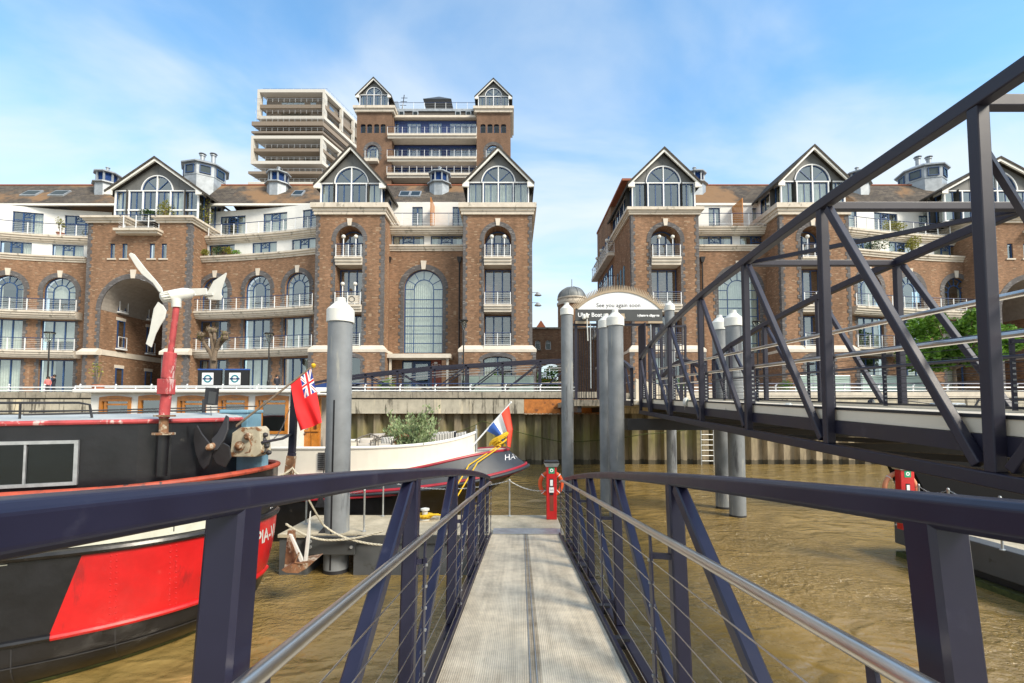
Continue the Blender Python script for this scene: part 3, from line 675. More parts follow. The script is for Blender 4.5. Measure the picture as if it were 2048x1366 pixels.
def roof(B, x0, x1, Ye, ze, Yr, zr, name='roof'):
    mb = MB(); mb.hexa([(x0, Ye, ze), (x1, Ye, ze), (x1, Yr, zr-.25), (x0, Yr, zr-.25)], [(x0, Ye-.02, ze+.16), (x1, Ye-.02, ze+.16), (x1, Yr, zr), (x0, Yr, zr)])
    mb.quad((x0, Yr, zr), (x1, Yr, zr), (x1, Yr+6, ze), (x0, Yr+6, ze))
    r = mb.build(name, 'slate', B)
    mb = MB(); mb.box((x0, Ye-.22, ze-.16), (x1, Ye-.02, ze+.02)); mb.build('gutter', 'boat_white', r)
    mb = MB(); mb.tube([(x0, Yr, zr+.03), (x1, Yr, zr+.03)], .09, 6); mb.build('ridge', 'terracotta', r)
    return r
def rooflight(r, xp, Ye, ze, Yr, zr, t0=.35, t1=.62, w=1.0):
    sl = (zr-ze)/(Yr-Ye); P = lambda x, t_, o=0: (x, Ye+(Yr-Ye)*t_-o*sl*.5, ze+.16+(zr-ze-.16)*t_+o)
    mb = MB(); mb.hexa([P(xp-w/2, t0), P(xp+w/2, t0), P(xp+w/2, t1), P(xp-w/2, t1)], [P(xp-w/2, t0, .12), P(xp+w/2, t0, .12), P(xp+w/2, t1, .12), P(xp-w/2, t1, .12)])
    s = mb.build('skylight', 'zinc', r); k = .09
    mb = MB(); mb.quad(P(xp-w/2+k, t0+.03, .135), P(xp+w/2-k, t0+.03, .135), P(xp+w/2-k, t1-.03, .135), P(xp-w/2+k, t1-.03, .135)); mb.build('pane', 'pane_dark', s)
def cupola(B, x, Y, z, s=1.0, label=None):
    """octagonal louvred ventilator with lead skirt and cap"""
    mb = MB(); c = (x, Y, z); rot = Matrix.Rotation(R(22.5), 3, 'Z')
    mb.lathe([(1.25*s, -1.2*s), (1.25*s, .35*s), (1.55*s, .42*s), (1.55*s, .52*s), (1.0*s, .8*s)], c, 8, rot); mb.lathe([(1.4*s, 1.75*s), (1.42*s, 1.87*s), (.75*s, 2.15*s), (.1*s, 2.2*s)], c, 8, rot)
    mb.lathe([(.16*s, 2.15*s), (.16*s, 2.62*s), (.24*s, 2.64*s), (.24*s, 2.72*s)], c, 10)
    for k in range(8):
        a = R(22.5+45*k); mb.beam(Vector(c)+Vector((1.05*s*math.cos(a), 1.05*s*math.sin(a), .7*s)), Vector(c)+Vector((1.05*s*math.cos(a), 1.05*s*math.sin(a), 1.8*s)), .16*s, .16*s, up=(0, 1, 0))
    o = mb.build('roof_ventilator', 'zinc', B)
    if label: o['label'] = label
    mb = MB()
    for j in range(7): mb.lathe([(.98*s, (.8+j*.135)*s), (.9*s, (.92+j*.135)*s)], c, 8, rot)
    mb.build('louvre', 'blue_louvre', o)
def tankhouse(B, x, Y, z, s=1.0):
    c = (x, Y, z); rot = Matrix.Rotation(R(10), 3, 'Z'); mb = MB()
    mb.lathe([(1.95*s, -1.5), (1.95*s, .35*s), (2.0*s, .36*s), (2.0*s, 1.55*s), (2.3*s, 1.6*s), (2.32*s, 1.72*s), (1.2*s, 2.25*s), (.2, 2.3*s)], c, 8, rot)
    for q in (-.35, .75): mb.lathe([(.2, 2.0*s), (.2, 3.2*s), (.27, 3.2*s), (.27, 3.3*s), (.1, 3.3*s), (.1, 3.4*s), (.36, 3.42*s), (.3, 3.5*s)], (x+q, Y, z), 10)
    o = mb.build('tank_house', 'zinc', B)
    for k in range(8):
        a = R(10+22.5+45*k); d = Vector((math.cos(a), math.sin(a), 0)); 
        if d.y > .3: continue
        t_ = Vector((-d.y, d.x, 0)); q = Vector(c)+d*(2.0*s*math.cos(R(22.5))+.02); f = frame((q.x, q.y, 0), t_ if Vector((t_.y, -t_.x, 0)).dot(d) > 0 else -t_)
        winrect(o, f, -.5*s, .5*s, z+.55*s, z+1.4*s, 1, d=.0, mode='dark0', glass='pane_dark')
def bay(B, P0, P1, wz=(2.6, 2.5, 2.5, 2.6), zc=17.4, m3=None):
    """one bay of the crescent between plan points"""
    P0 = Vector((*P0, 0)); P1 = Vector((*P1, 0)); L = (P1-P0).length; fr = frame(P0, P1-P0); uc = L/2
    zs1, zs2 = 8.95, 12.38; zat = 15.55
    w = min(2.7, L*.66)/2
    holes = [rect(uc-w, uc+w, GZ+.05, zs1-.75), rect(uc-w, uc+w, zs1+.02, zs2-.7), arch(uc-w*.95, uc+w*.95, zs2+.02, zat)]
    mb = MB(); panel(mb, fr, rect(0, L, GZ-.2, zc-.35), holes, reveal=.3); mb.build('brick_wall', 'brick', B)
    mb = MB(); archtrim(mb, fr, uc-w*.95, uc+w*.95, zs2+.02, zat, .42)
    for (a, b) in ((GZ+.05, zs1-.7), (zs1+.02, zs2-.65)): quoin(mb, fr, uc-w, -1, a, b, .42, .28, d=.02); quoin(mb, fr, uc+w, 1, a, b, .42, .28, d=.02)
    mb.build('brick_trim', 'brick_grey', B)
    mb = MB(); keystone(mb, fr, uc, zat-.02, zat+.6); mb.build('keystone', 'stone_clean', B)
    winrect(B, fr, uc-w, uc+w, GZ+.05, zs1-.75, 3); winrect(B, fr, uc-w, uc+w, zs1+.02, zs2-.7, 3); winarch(B, fr, uc-w*.95, uc+w*.95, zs2+.02, zat, inner=.48, rays=6)
    # set-back white storeys
    mb = MB(); u0, u1 = uc-w*.95, uc+w*.95
    panel(mb, fr, rect(-.3, L+.3, 16.2, 19.0), [rect(u0, u1, 17.3, 18.75)], d=-.7, reveal=.2)
    panel(mb, fr, rect(-.6, L+.6, 19.2, 22.45), [rect(u0, u1, 19.55, 21.95)], d=-2.0, reveal=.2)
    mb.build('rendered_wall', 'render_white', B)
    winrect(B, fr, u0, u1, 17.3, 18.75, 3, d=-.86, fan=True); winrect(B, fr, u0, u1, 19.55, 21.95, 3, trans=[21.2], d=-2.16, fan=True)
# ---------- left apartment block ----------
BL = thing('apartment_building', 'brown brick riverside block left of the gap, with curved balconies and three glazed gables', 'building', (WX(600, 40), 40, GZ))
YP = 39.0
pier(BL, YP, 630, 766.7, 670.5, 724.5, apex=1, lan=(640, 762, ['left', 'none', 'none', 'full']), modes=('none', 'none', 'none'), back=6)
pier(BL, YP, 926, 1064, 968, 1023, apex=1, lan=(936, 1057, ['full']*4), modes=('full', 'none', 'full'), glob=(1, 0), apy=290, eavey=363, back=9)
def midbay(B, xl, xr, Y, wl, wr, door=True, ventx=(), blankz=None):
    """flat bay between two projecting towers with one giant arched window"""
    fr = FY(Y); L, Rr = WX(xl, Y), WX(xr, Y); a, b = WX(wl, Y), WX(wr, Y); zt = WZ(539, Y); z0 = WZ(706, Y); zc = WZ(502, Y)
    mb = MB(); hs = [arch(a, b, z0, zt, 22)]
    if door: hs.append(rect(a-.1, b+.3, GZ+.02, z0-.6))
    panel(mb, fr, rect(L, Rr, GZ-.2, zc), hs, reveal=.35); mb.build('brick_wall', 'brick', B)
    mb = MB(); archtrim(mb, fr, a, b, z0+.02, zt, .45, n=24); mb.build('brick_trim', 'brick_grey', B)
    mb = MB(); keystone(mb, fr, (a+b)/2, zt, zt+.75, .4); mb.build('keystone', 'stone_clean', B)
    hb = [WZ(y, Y) for y in (598, 615, 632, 651, 667, 686)]
    winarch(B, fr, a, b, z0, zt, inner=.5, rays=6, hbars=hb, mode='full', d=-.3)
    mb = MB(); 
    slab(B, [(L, Y), (Rr, Y)], WZ(491, Y), CORN, 'cornice')
    mb = MB(); q = (b-a)*.30; ws = [(L+.35, L+.35+(Rr-L)*.41), (Rr-.3-(Rr-L)*.41, Rr-.3)]
    z1, z2 = WZ(491, Y)-.1, WZ(463, Y)
    panel(mb, fr, rect(L, Rr, z1-.6, z2+.2), [rect(p, q_, z1+.15, z2-.15) for p, q_ in ws], d=-.6, reveal=.2)
    z3 = z2+.35; ze = WZ(409, 43.3); ds = [(L+(Rr-L)*.26, L+(Rr-L)*.40), (L+(Rr-L)*.80, L+(Rr-L)*.95)]
    panel(mb, fr, rect(L-.5, Rr+.5, z3-.2, ze+.1), [rect(p, q_, z3+.1, ze-.35) for p, q_ in ds], d=-2.0, reveal=.2); mb.build('rendered_wall', 'render_white', B)
    for p, q_ in ws: winrect(B, fr, p, q_, z1+.15, z2-.15, 3, d=-.76, fan=True, mode='sides')
    for p, q_ in ds: winrect(B, fr, p, q_, z3+.1, ze-.35, 2, d=-2.16)
    slab(B, [(L, Y-.2), (Rr, Y-.2)], z3+.1); railing(B, [(L+.05, Y-.3), (Rr-.05, Y-.3)], z3+.1, 1.05, 1.35)
    mb = MB(); mb.box((L+(Rr-L)*.55, Y+.1, z3+.1), (L+(Rr-L)*.55+.08, Y+2, ze-.3)); mb.build('screen_wall', 'timber', B)
    for x in ventx:
        X = WX(x, Y); mb = MB(); mb.tube([fr(X, GZ, .12), fr(X, zc-1.0, .12)], .065, 6); mb.hexa([fr(X-.1, zc-1.05, 0), fr(X+.1, zc-1.05, 0), fr(X+.1, zc-1.05, .24), fr(X-.1, zc-1.05, .24)], [fr(X-.22, zc-.6, 0), fr(X+.22, zc-.6, 0), fr(X+.22, zc-.6, .34), fr(X-.22, zc-.6, .34)]); mb.build('downpipe', 'dark_steel', B)
midbay(BL, 772, 930, 41.0, 808, 886, ventx=(778, 919))
# entrance: canopy, posts, doors, plaque
mb = MB(); Y = 40.2; mb.box((WX(774, Y), Y-.9, WZ(718, Y)), (WX(905, Y), Y+.8, WZ(710, Y))); c_ = mb.build('canopy', 'stone_clean', BL)
mb = MB()
for x in (786, 898): mb.box((WX(x, Y)-.09, Y-.6, GZ), (WX(x, Y)+.09, Y-.42, WZ(718, Y)))
mb.build('post', 'stone_clean', c_)
fr = FY(41.0)
winrect(BL, fr, WX(806, 41), WX(826, 41), GZ+.05, WZ(720, 41)-.1, 1, trans=[6.2], d=-.25, mode='full', name='side_light')
winrect(BL, fr, WX(827, 41), WX(862, 41), GZ+.05, WZ(720, 41)-.1, 1, trans=[6.2], d=-.25, mode='none', name='entrance_door', fw=.22)
mb = MB(); mb.box((WX(864, 41), 40.9, GZ), (WX(884, 41), 41.2, WZ(720, 41))); pl = mb.build('entrance_panel', 'plaque', BL)
mb = MB(); f4 = FY(40.89); text_on(mb, f4, 'Calico', WX(874, 41), WZ(732, 41), .3, 0); lf = arc(WX(873.5, 41), WZ(726, 41), .16, 0, 2*math.pi, 12, .09)[:-1]; mb.prism(lf, f4, 0, .01); mb.build('lettering', 'sign_white', pl)
# crescent between the arch block and tower A
def crescent(B, pts_px, pads, slabends=(0, 0), eave=(0, 0), rails=True):
    pts = [(WX(x, Y), Y) for x, Y in pts_px]
    for p, q in zip(pts[:-1], pts[1:]): bay(B, p, q)
    # smooth curve through the points
    def cr(off, n=6):
        out = []
        for i in range(len(pts)-1):
            p0 = Vector(pts[max(0, i-1)]); p1 = Vector(pts[i]); p2 = Vector(pts[i+1]); p3 = Vector(pts[min(len(pts)-1, i+2)])
            for k in range(n+(i == len(pts)-2)):
                t_ = k/n; q = .5*((2*p1)+(p2-p0)*t_+(2*p0-5*p1+4*p2-p3)*t_*t_+(3*p1-p0-3*p2+p3)*t_**3)
                out.append((q.x, q.y-off))
        return out
    for z in (8.95, 12.38):
        slab(B, cr(.95), z); railing(B, cr(.85), z)
    slab(B, cr(.0), 17.45, CORN, 'cornice'); slab(B, cr(-.25), 19.45); railing(B, cr(-.35), 19.45)
    return pts
c1 = crescent(BL, [(384, 42.35), (476, 41.75), (556, 41.0), (634, 40.0)], 0)
c0 = crescent(BL, [(-150, 39.6), (-38, 40.8), (68, 41.75), (172, 42.35)], 0)
ZE, ZR = WZ(409, 43.3), WZ(371, 46.4)
r1 = roof(BL, WX(395, 43.3), WX(650, 43.3), 43.3, ZE, 46.4, ZR); rooflight(r1, WX(585, 44), 43.3, ZE, 46.4, ZR)
r0 = roof(BL, WX(-170, 43.3), WX(240, 43.3), 43.3, ZE, 46.4, ZR)
for x in (48, 105): rooflight(r0, WX(x, 44.5), 43.3, ZE, 46.4, ZR, w=1.5)
r2 = roof(BL, WX(740, 43.3), WX(960, 43.3), 43.3, ZE, 46.4, ZR); 
for x in (807, 829): rooflight(r2, WX(x, 44.5), 43.3, ZE, 46.4, ZR, t0=.3, t1=.58)
cupola(BL, WX(206, 45.6), 45.6, WZ(379, 45.6), .8); cupola(BL, WX(552, 45.6), 45.6, WZ(379, 45.6), .8); cupola(BL, WX(878, 45.6), 45.6, WZ(379, 45.6), .8)
tankhouse(BL, WX(404, 47), 47, WZ(372, 47), .95)
# arch block F
def archblock(B, Y, xl, xr, al, ar, sm, apexx, gl, gr, bal, mirror=False, tunnel=9):
    fr = FY(Y); L, Rr = WX(xl, Y), WX(xr, Y); a, b = WX(al, Y), WX(ar, Y); zt = WZ(557, Y); ztop = WZ(446, Y)
    zb0, zb1 = WZ(710, Y), WZ(698, Y)
    c0_, c1_ = WX(bal[0], Y), WX(bal[1], Y)
    out = [(L, zb1), (a, zb1), (a, GZ-.2), (b, GZ-.2)]
    hs = []
    for (p, q) in sm: hs.append(rect(WX(p, Y), WX(q, Y), WZ(517, Y), WZ(487, Y)))
    r = (b-a)/2; sp = zt-r; uc = (a+b)/2
    outline = [(L, GZ-.2), (a, GZ-.2), (a, sp)]+[p for p in reversed(arc(uc, sp, r, 0, math.pi, 24))][1:-1]+[(b, sp), (b, GZ-.2), (Rr, GZ-.2), (Rr, ztop), (c1_, ztop), (c1_, WZ(462, Y)), (c0_, WZ(462, Y)), (c0_, ztop), (L, ztop)]
    mb = MB(); panel(mb, fr, outline, hs, reveal=.25)
    for s, u in ((-1, L), (1, Rr)):
        f2 = frame((u, Y, 0), (0, 1, 0), flip=(s < 0)); mb.quad(f2(0, GZ), f2(6, GZ), f2(6, ztop), f2(0, ztop))
    mb.build('brick_wall', 'brick', B)
    # passage through the block
    mb = MB()
    for s, u in ((1, a), (-1, b)):
        f2 = frame((u, Y, 0), (0, 1, 0), flip=(s < 0)); mb.quad(f2(0, GZ-.2), f2(tunnel, GZ-.2), f2(tunnel, sp+.3), f2(0, sp+.3))
    mb.quad(fr(a, GZ-.2, -tunnel), fr(b, GZ-.2, -tunnel), fr(b, zt, -tunnel), fr(a, zt, -tunnel)); mb.build('passage_wall', 'brick', B)
    mb = MB(); A_ = arc(uc, sp, r-.01, 0, math.pi, 24)
    for p, q in zip(A_[:-1], A_[1:]): mb.quad(fr(*p, -.02), fr(*q, -.02), fr(*q, -tunnel), fr(*p, -tunnel))
    mb.build('passage_ceiling', 'soffit', B)
    mb = MB(); archtrim(mb, fr, a, b, zb1, zt, .42, n=26); quoin(mb, fr, a, -1, GZ, zb0, .5, .34); quoin(mb, fr, b, 1, GZ, zb0, .5, .34); quoin(mb, fr, L, 1, GZ, ztop, .5, .34); quoin(mb, fr, Rr, -1, GZ, ztop, .5, .34)
    f2 = frame((Rr, Y, 0), (0, 1, 0)); quoin(mb, f2, 0, 1, GZ, ztop, .34, .5)
    mb.build('brick_trim', 'brick_grey', B)
    mb = MB(); keystone(mb, fr, uc, zt, zt+.75, .4); mb.build('keystone', 'stone_clean', B)
    mb = MB()
    for (p, q) in ((L-.3, a+.02), (b-.02, Rr+.3)):
        mb.cut()
        mb.box((p, Y-.32, zb0), (q, Y+.2, zb0+.25)); mb.hexa([(p, Y-.32, zb0+.25), (q, Y-.32, zb0+.25), (q, Y+.2, zb0+.25), (p, Y+.2, zb0+.25)], [(p+.25, Y-.03, zb1+.05), (q, Y-.03, zb1+.05), (q, Y+.2, zb1+.05), (p+.25, Y+.2, zb1+.05)])
    s = 1; mb.cut(); f2 = frame((a, Y, 0), (0, 1, 0)); mb.prism(rect(.2, tunnel, zb0+.05, zb1), f2, 0, .06); mb.cut(); f3 = frame((b, Y, 0), (0, 1, 0), flip=True); mb.prism(rect(.2, tunnel, zb0+.05, zb1), f3, 0, .06)
    mb.build('plinth_band', 'stone_clean', B)
    mb = MB()
    for (p, q) in ((L, c0_), (c1_, Rr)):
        mb.cut()
        for (o, za, zb) in ((.15, ztop-.02, ztop+.18), (.28, ztop+.18, ztop+.34), (.42, ztop+.34, ztop+.52)): mb.box((p-o, Y-o, za), (q+o, Y+4, zb))
    mb.build('cornice', 'stone', B)
    zs = WZ(462, Y); mb = MB(); mb.box((c0_-.4, Y-.75, zs-.2), (c1_+.4, Y+3, zs)); mb.box((c0_-.3, Y-.55, zs-.4), (c1_+.3, Y+.1, zs-.2)); mb.build('balcony', 'stone', B)
    railing(B, [(c0_, Y), (c0_, Y-.65), (c1_, Y-.65), (c1_, Y)], zs, 1.15, 1.0)
    for (p, q) in sm: winrect(B, fr, WX(p, Y), WX(q, Y), WZ(517, Y), WZ(487, Y), 1, d=-.18, mode='full'); 
    mb = MB()
    for (p, q) in sm: mb.cut(); mb.prism(rect(WX(p, Y)-.15, WX(q, Y)+.15, WZ(517, Y)-.12, WZ(517, Y)), fr, 0, .08)
    mb.build('window_sill', 'stone_clean', B)
    for (fx, flip) in ((a, False), (b, True)):
        f2 = frame((fx, Y, 0), (0, 1, 0), flip=flip)
        for u in (1.75, 5.2):
            for (z0, z1) in ((GZ+.7, GZ+2.6), (9.3, 11.8), (12.6, 15.2)):
                if flip and u > 5: continue
                mb = MB(); mb.prism(rect(u-.12, u+.92, z1, z1+.28), f2, 0, .05); mb.build('lintel', 'stone_clean', B)
                winrect(B, f2, u, u+.8, z0, z1, 1, d=.01, mode='full' if u < 3 else 'none')
                if z0 > 9: 
                    mb = MB()
                    mb.prism(rect(u-.1, u+.9, z0-.12, z0), f2, 0, .3); 
                    for k in (z0+.06, z0+1.0): mb.prism(rect(u-.08, u+.88, k, k+.04), f2, .22, .26)
                    for k in (u-.08, u+.84): mb.prism(rect(k, k+.04, z0+.1, z0+1.0), f2, .22, .26)
                    mb.build('window_guard', 'white_metal', B)
    ga, gb = WX(gl, Y+.9, 400), WX(gr, Y+.9, 400)
    gable(B, Y+.9, ga, gb, WZ(435, Y), WZ(373, Y), WZ(303, Y), back=10, ov=.6, cols=6, lun=True, lr=.38, tz=WZ(412, Y), mods=['full', 'none', 'none', 'right', 'full', 'none'])
archblock(BL, 40.7, 172, 379, 204, 329, [(217, 227), (241, 252), (296, 307), (320, 331)], 317, 232, 397, (245, 314))
# ---------- right apartment block ----------
BR = thing('apartment_building', 'brown brick block right of the gap, seen through the truss bridge', 'building', (WX(1700, 40), 40, GZ))
pier(BR, YP+.4, 1263, 1399, 1303, 1362, apex=1, lan=(1266, 1391, ['left', 'none', 'none', 'sides']), modes=('full', 'full', 'full'), glob=(1, 0), apy=292, eavey=364, back=15.7, cy0=416, gb=8.2, glz=8.0)
pier(BR, YP, 1562, 1701, 1603, 1654, apex=1, lan=(1565, 1692, ['full']*4), modes=('full', 'full', 'sides'), glob=(1, 0), apy=287, eavey=361, back=6)
midbay(BR, 1395, 1566, 41.2, 1436, 1518, door=False, ventx=(1404, 1542))
c2 = crescent(BR, [(1697, 40.0), (1779, 41.0), (1862, 41.8), (1962, 42.4)], 0)
archblock(BR, 40.8, 1958, 2175, 2000, 2130, [(2018, 2029), (2050, 2062), (2100, 2112)], 2050, 1888, 2100, (2060, 2120))
r3 = roof(BR, WX(1385, 43.3), WX(1720, 43.3), 43.3, ZE, 46.4, ZR); r4 = roof(BR, WX(1700, 43.3), WX(2200, 43.3), 43.3, ZE, 46.4, ZR)
cupola(BR, WX(1393, 45.6), 45.6, WZ(379, 45.6), .8); cupola(BR, WX(1722, 45.6), 45.6, WZ(379, 45.6), .8)
tankhouse(BR, WX(1853, 47), 47, WZ(378, 47), .95)
# end wall of the right block: upper brick storey, small windows, side balconies
def endwall():
    X = WX(1263, YP+.4); f2 = frame((X, YP+.4, 0), (0, 1, 0), flip=True)
    z0 = WZ(430, 39.4)
    mb = MB(); mb.prism(rect(8.1, 15.7, z0-.2, 24.4), f2, -.5, -.02); mb.prism(rect(2.8, 8.1, 22.6, 24.4), f2, -1.3, -.75); mb.build('end_wall', 'brick', BR); mb = MB(); mb.prism(rect(2.7, 15.8, 24.4, 24.6), f2, -1.35, .05); mb.build('parapet_coping', 'terracotta', BR)
    mb = MB()
    for k in (2.6, 3.8, 5.0): mb.prism(arch(k-.3, k+.3, 14.6, 16.6, 8), f2, .0, .03)
    w = mb.build('slit_window', 'pane_dark', BR)
    mb = MB(); mb.prism(rect(1.9, 5.7, 14.45, 14.6), f2, 0, .08); mb.build('window_sill', 'stone_clean', BR)
    for z in (12.3, 15.7, 19.1):
        mb = MB(); mb.prism(rect(6.4, 16.0, z-.3, z), f2, 0, .65); mb.build('balcony', 'stone', BR)
        P = [f2(6.45, 0, 0), f2(6.45, 0, .6), f2(15.95, 0, .6), f2(15.95, 0, 0)]; railing(BR, [(p.x, p.y) for p in P], z, 1.1, 1.1)
        for k in ((7.2, 9.9, 12.6) if z < 19 else (8.6, 11.6)): winrect(BR, f2, k, k+1.8, z+.05, z+2.4, 2, d=.02, mode='full')
        (globes(BR, f2, [7.6, 10.6, 13.2], z, .5, 1.6) if z > 19 else None)
endwall()
# ---------- brick tower block behind ----------
YT = 70.0
BT = thing('apartment_tower', 'tall brown brick block with twin gabled turrets, standing behind the left riverside block', 'building', (WX(866, YT), YT, GZ))
def turret(xl, xr, gl, gr, ax, ay, ey, cy, slits, wl, wr):
    fr = FY(YT); L, Rr = WX(xl, YT, 350), WX(xr, YT, 350); zt = WZ(cy+4, YT)
    hs = [arch(WX(p, YT, 260)-.38, WX(p, YT, 260)+.38, WZ(266, YT), WZ(248, YT), 6, .2) for p in slits]+[arch(WX(wl, YT, 310), WX(wr, YT, 310), WZ(321, YT), WZ(290, YT), 12)]
    mb = MB(); panel(mb, fr, rect(L, Rr, GZ, zt), hs, reveal=.4); mb.box((L, YT+.45, GZ), (L+.3, YT+10, zt)); mb.box((Rr-.3, YT+.45, GZ), (Rr, YT+10, zt)); mb.build('brick_wall', 'brick_far', BT)
    for p in slits: winrect(BT, fr, WX(p, YT, 260)-.38, WX(p, YT, 260)+.38, WZ(266, YT), WZ(248, YT), 1, d=-.3, mode='none', glass='pane_dark')
    mb = MB(); archtrim(mb, fr, WX(wl, YT, 310), WX(wr, YT, 310), WZ(321, YT), WZ(290, YT), .5, n=14); mb.build('brick_trim', 'brick_grey', BT)
    winarch(BT, fr, WX(wl, YT, 310), WX(wr, YT, 310), WZ(321, YT), WZ(290, YT), inner=.4, rays=4, mode='sides')
    mb = MB(); mb.box((L-.3, YT-.3, zt-.1), (Rr+.3, YT+6.5, zt+.35)); mb.box((L-.5, YT-.5, zt+.35), (Rr+.5, YT+6.6, zt+.75))
    a, b = WX(wl, YT, 310), WX(wr, YT, 310); mb.build('cornice', 'stone', BT); mb = MB(); mb.box((a-.1, YT-.8, WZ(321, YT)-.5), (b+.1, YT+.3, WZ(321, YT)-.05)); mb.build('balcony', 'stone', BT)
    railing(BT, [(a, YT-.7), (b, YT-.7)], WZ(321, YT), 1.2, 1.3, wires=3)
    gable(BT, YT+.4, WX(gl, YT, 210), WX(gr, YT, 210), zt+.72, WZ(ey, YT), WZ(ay, YT), back=6.5, ov=.55, cols=4, mods=['none']*4)
    mb = MB(); uc = (WX(gl, YT, 210)+WX(gr, YT, 210))/2; hw = (WX(gr, YT, 210)-WX(gl, YT, 210))/2+.5; mb.hexa([(uc-hw, YT+2.2, WZ(ey, YT)-.3), (uc+hw, YT+2.2, WZ(ey, YT)-.3), (uc+hw, YT+7, WZ(ey, YT)-.3), (uc-hw, YT+7, WZ(ey, YT)-.3)], [(uc-hw, YT+4.2, WZ(ay+14, YT)), (uc+hw, YT+4.2, WZ(ay+14, YT)), (uc+hw, YT+5, WZ(ay+14, YT)), (uc-hw, YT+5, WZ(ay+14, YT))]); mb.build('cross_roof', 'zinc', BT)
turret(712, 783, 718, 775, 747, 152, 187, 220, (726, 739, 753, 766), 733, 757)
turret(953, 1021, 956.5, 1017, 987, 154, 190, 221, (966, 980, 993, 1007), 973, 1000)
Y = YT+1.5; fr = FY(Y); L, Rr = WX(781, Y, 300), WX(955, Y, 300)
fl = [(246, 282), (295, 327), (338, 359)]
for i, (yt, yb) in enumerate(fl):
    z0, z1 = WZ(yb, Y), WZ(yt, Y); mb = MB(); n = 8
    mb.box((L, Y, z0-.3), (Rr, Y+.3, z1+.3)); mb.build('recess_wall', 'sign_navy', BT)
    f2 = FY(Y-.04); seg = [(.01, .10, 2), (.19, .35, 3), (.44, .59, 3), (.68, .995, 5)]
    for (p, q, c) in seg: winrect(BT, f2, L+(Rr-L)*p, L+(Rr-L)*q, z0, z1-.1, c, trans=[z1-.75], d=0, mode=rnd.choice(['full', 'sides', 'sides']), fw=.09, heavy=False)
    mb = MB(); mb.box((L, Y-1.8, z0-.62), (Rr, Y, z0)); mb.box((L, Y-2.0, z0-.28), (Rr, Y-1.8, z0)); mb.build('balcony', 'stone_clean', BT)
    railing(BT, [(L, Y-1.9), (Rr, Y-1.9)], z0, 1.1, 1.1, wires=3)
mb = MB(); zr = WZ(240, Y); mb.box((L, Y-.7, zr), (Rr, Y+4, zr+.35)); mb.build('eave', 'stone_clean', BT)
mb = MB(); mb.hexa([(L, Y-.4, zr+.35), (Rr, Y-.4, zr+.35), (Rr, Y+8, zr+.35), (L, Y+8, zr+.35)], [(L, Y+.9, WZ(217, Y)), (Rr, Y+.9, WZ(217, Y)), (Rr, Y+8, WZ(217, Y)), (L, Y+8, WZ(217, Y))]); rt = mb.build('mansard_roof', 'slate_dark', BT)
mb = MB(); mb.box((L, Y+.6, WZ(217, Y)), (Rr, Y+8, WZ(213, Y))); mb.build('roof_edge', 'zinc', BT); railing(BT, [(L, Y+.7), (Rr, Y+.7)], WZ(213, Y), 1.1, 1.6, wires=3)
for x in (803, 831, 916, 937):
    mb = MB(); X = WX(x, Y, 228); mb.box((X-.42, Y-.15, WZ(232, Y)), (X+.42, Y+.7, WZ(223, Y))); s_ = mb.build('dormer', 'zinc', BT); mb = MB(); mb.box((X-.3, Y-.17, WZ(231, Y)), (X+.3, Y-.15, WZ(224.5, Y))); mb.build('pane', 'pane_dark', s_)
mb = MB(); X = WX(878, Y+6, 205); zz = WZ(213, Y+6); mb.hexa([(X-2.3, Y+4, zz), (X+2.3, Y+4, zz), (X+2.3, Y+8, zz), (X-2.3, Y+8, zz)], [(X-.1, Y+6, zz+1.7), (X+.1, Y+6, zz+1.7), (X+.1, Y+6.2, zz+1.7), (X-.1, Y+6.2, zz+1.7)]); mb.build('glass_pyramid', 'sign_grey', BT)
mb = MB(); mb.box((L, Y+.5, GZ), (Rr, Y+9, WZ(338, Y)-4)); mb.build('lower_wall', 'brick_far', BT)
mb = MB(); L2, R2 = WX(713, YT+11, 300), WX(1020, YT+11, 300); mb.box((L+.2, YT+2, WZ(359, Y)-3), (Rr-.2, YT+10, WZ(240, Y))); mb.build('core_wall', 'brick_far', BT)
mb = MB(); mb.tube([(WX(797, Y, 205), Y+2, WZ(213, Y)), (WX(797, Y, 205)+.4, Y+2, WZ(213, Y)+3.2)], .07, 5)
for k in range(5): mb.tube([(WX(797, Y, 205)-.4+.08*k, Y+2, WZ(213, Y)+.6*k+.3), (WX(797, Y, 205)+.6+.08*k, Y+2, WZ(213, Y)+.6*k+.3)], .05, 4)
mb.build('roof_ladder', 'dark_steel', BT)
# ---------- modern tower far left of it ----------
YM = 145.0
BM = thing('modern_tower', 'pale framed modern high-rise with brown stacked balconies behind the left block', 'building', (WX(600, YM), YM, GZ))
U_ = Vector((1, .0, 0)); fr = FY(YM); L, Rr = WX(519, YM, 250), WX(650, YM, 250); dep = 24
fs = Vector((.27, .963, 0))     # the side wall runs back and to the right
side = frame((Rr, YM, 0), fs)
def Zm(y): return WZ(y, YM)
mb = MB(); z0, z1 = GZ, Zm(186); bp = [Vector((L+1, YM+2, 0)), Vector((Rr-1, YM+2, 0)), Vector((Rr, YM+1, 0))+fs*dep, Vector((L, YM+1, 0))+fs*dep]
mb.hexa([(p.x, p.y, z0) for p in bp], [(p.x, p.y, z1) for p in bp]); mb.build('core_wall', 'far_brown', BM)
def ledge(y0, y1, o, m, name, l=0, r=0):
    mb = MB(); a, b = Zm(y1), Zm(y0); q = [Vector((L-o+l, YM-o, 0)), Vector((Rr+r, YM-o, 0)), Vector((Rr+r, YM-o, 0))+fs*(dep+2), Vector((L-o+l, YM-o, 0))+fs*(dep+2)]
    mb.hexa([(p.x, p.y, a) for p in q], [(p.x, p.y, b) for p in q]); return mb.build(name, m, BM)
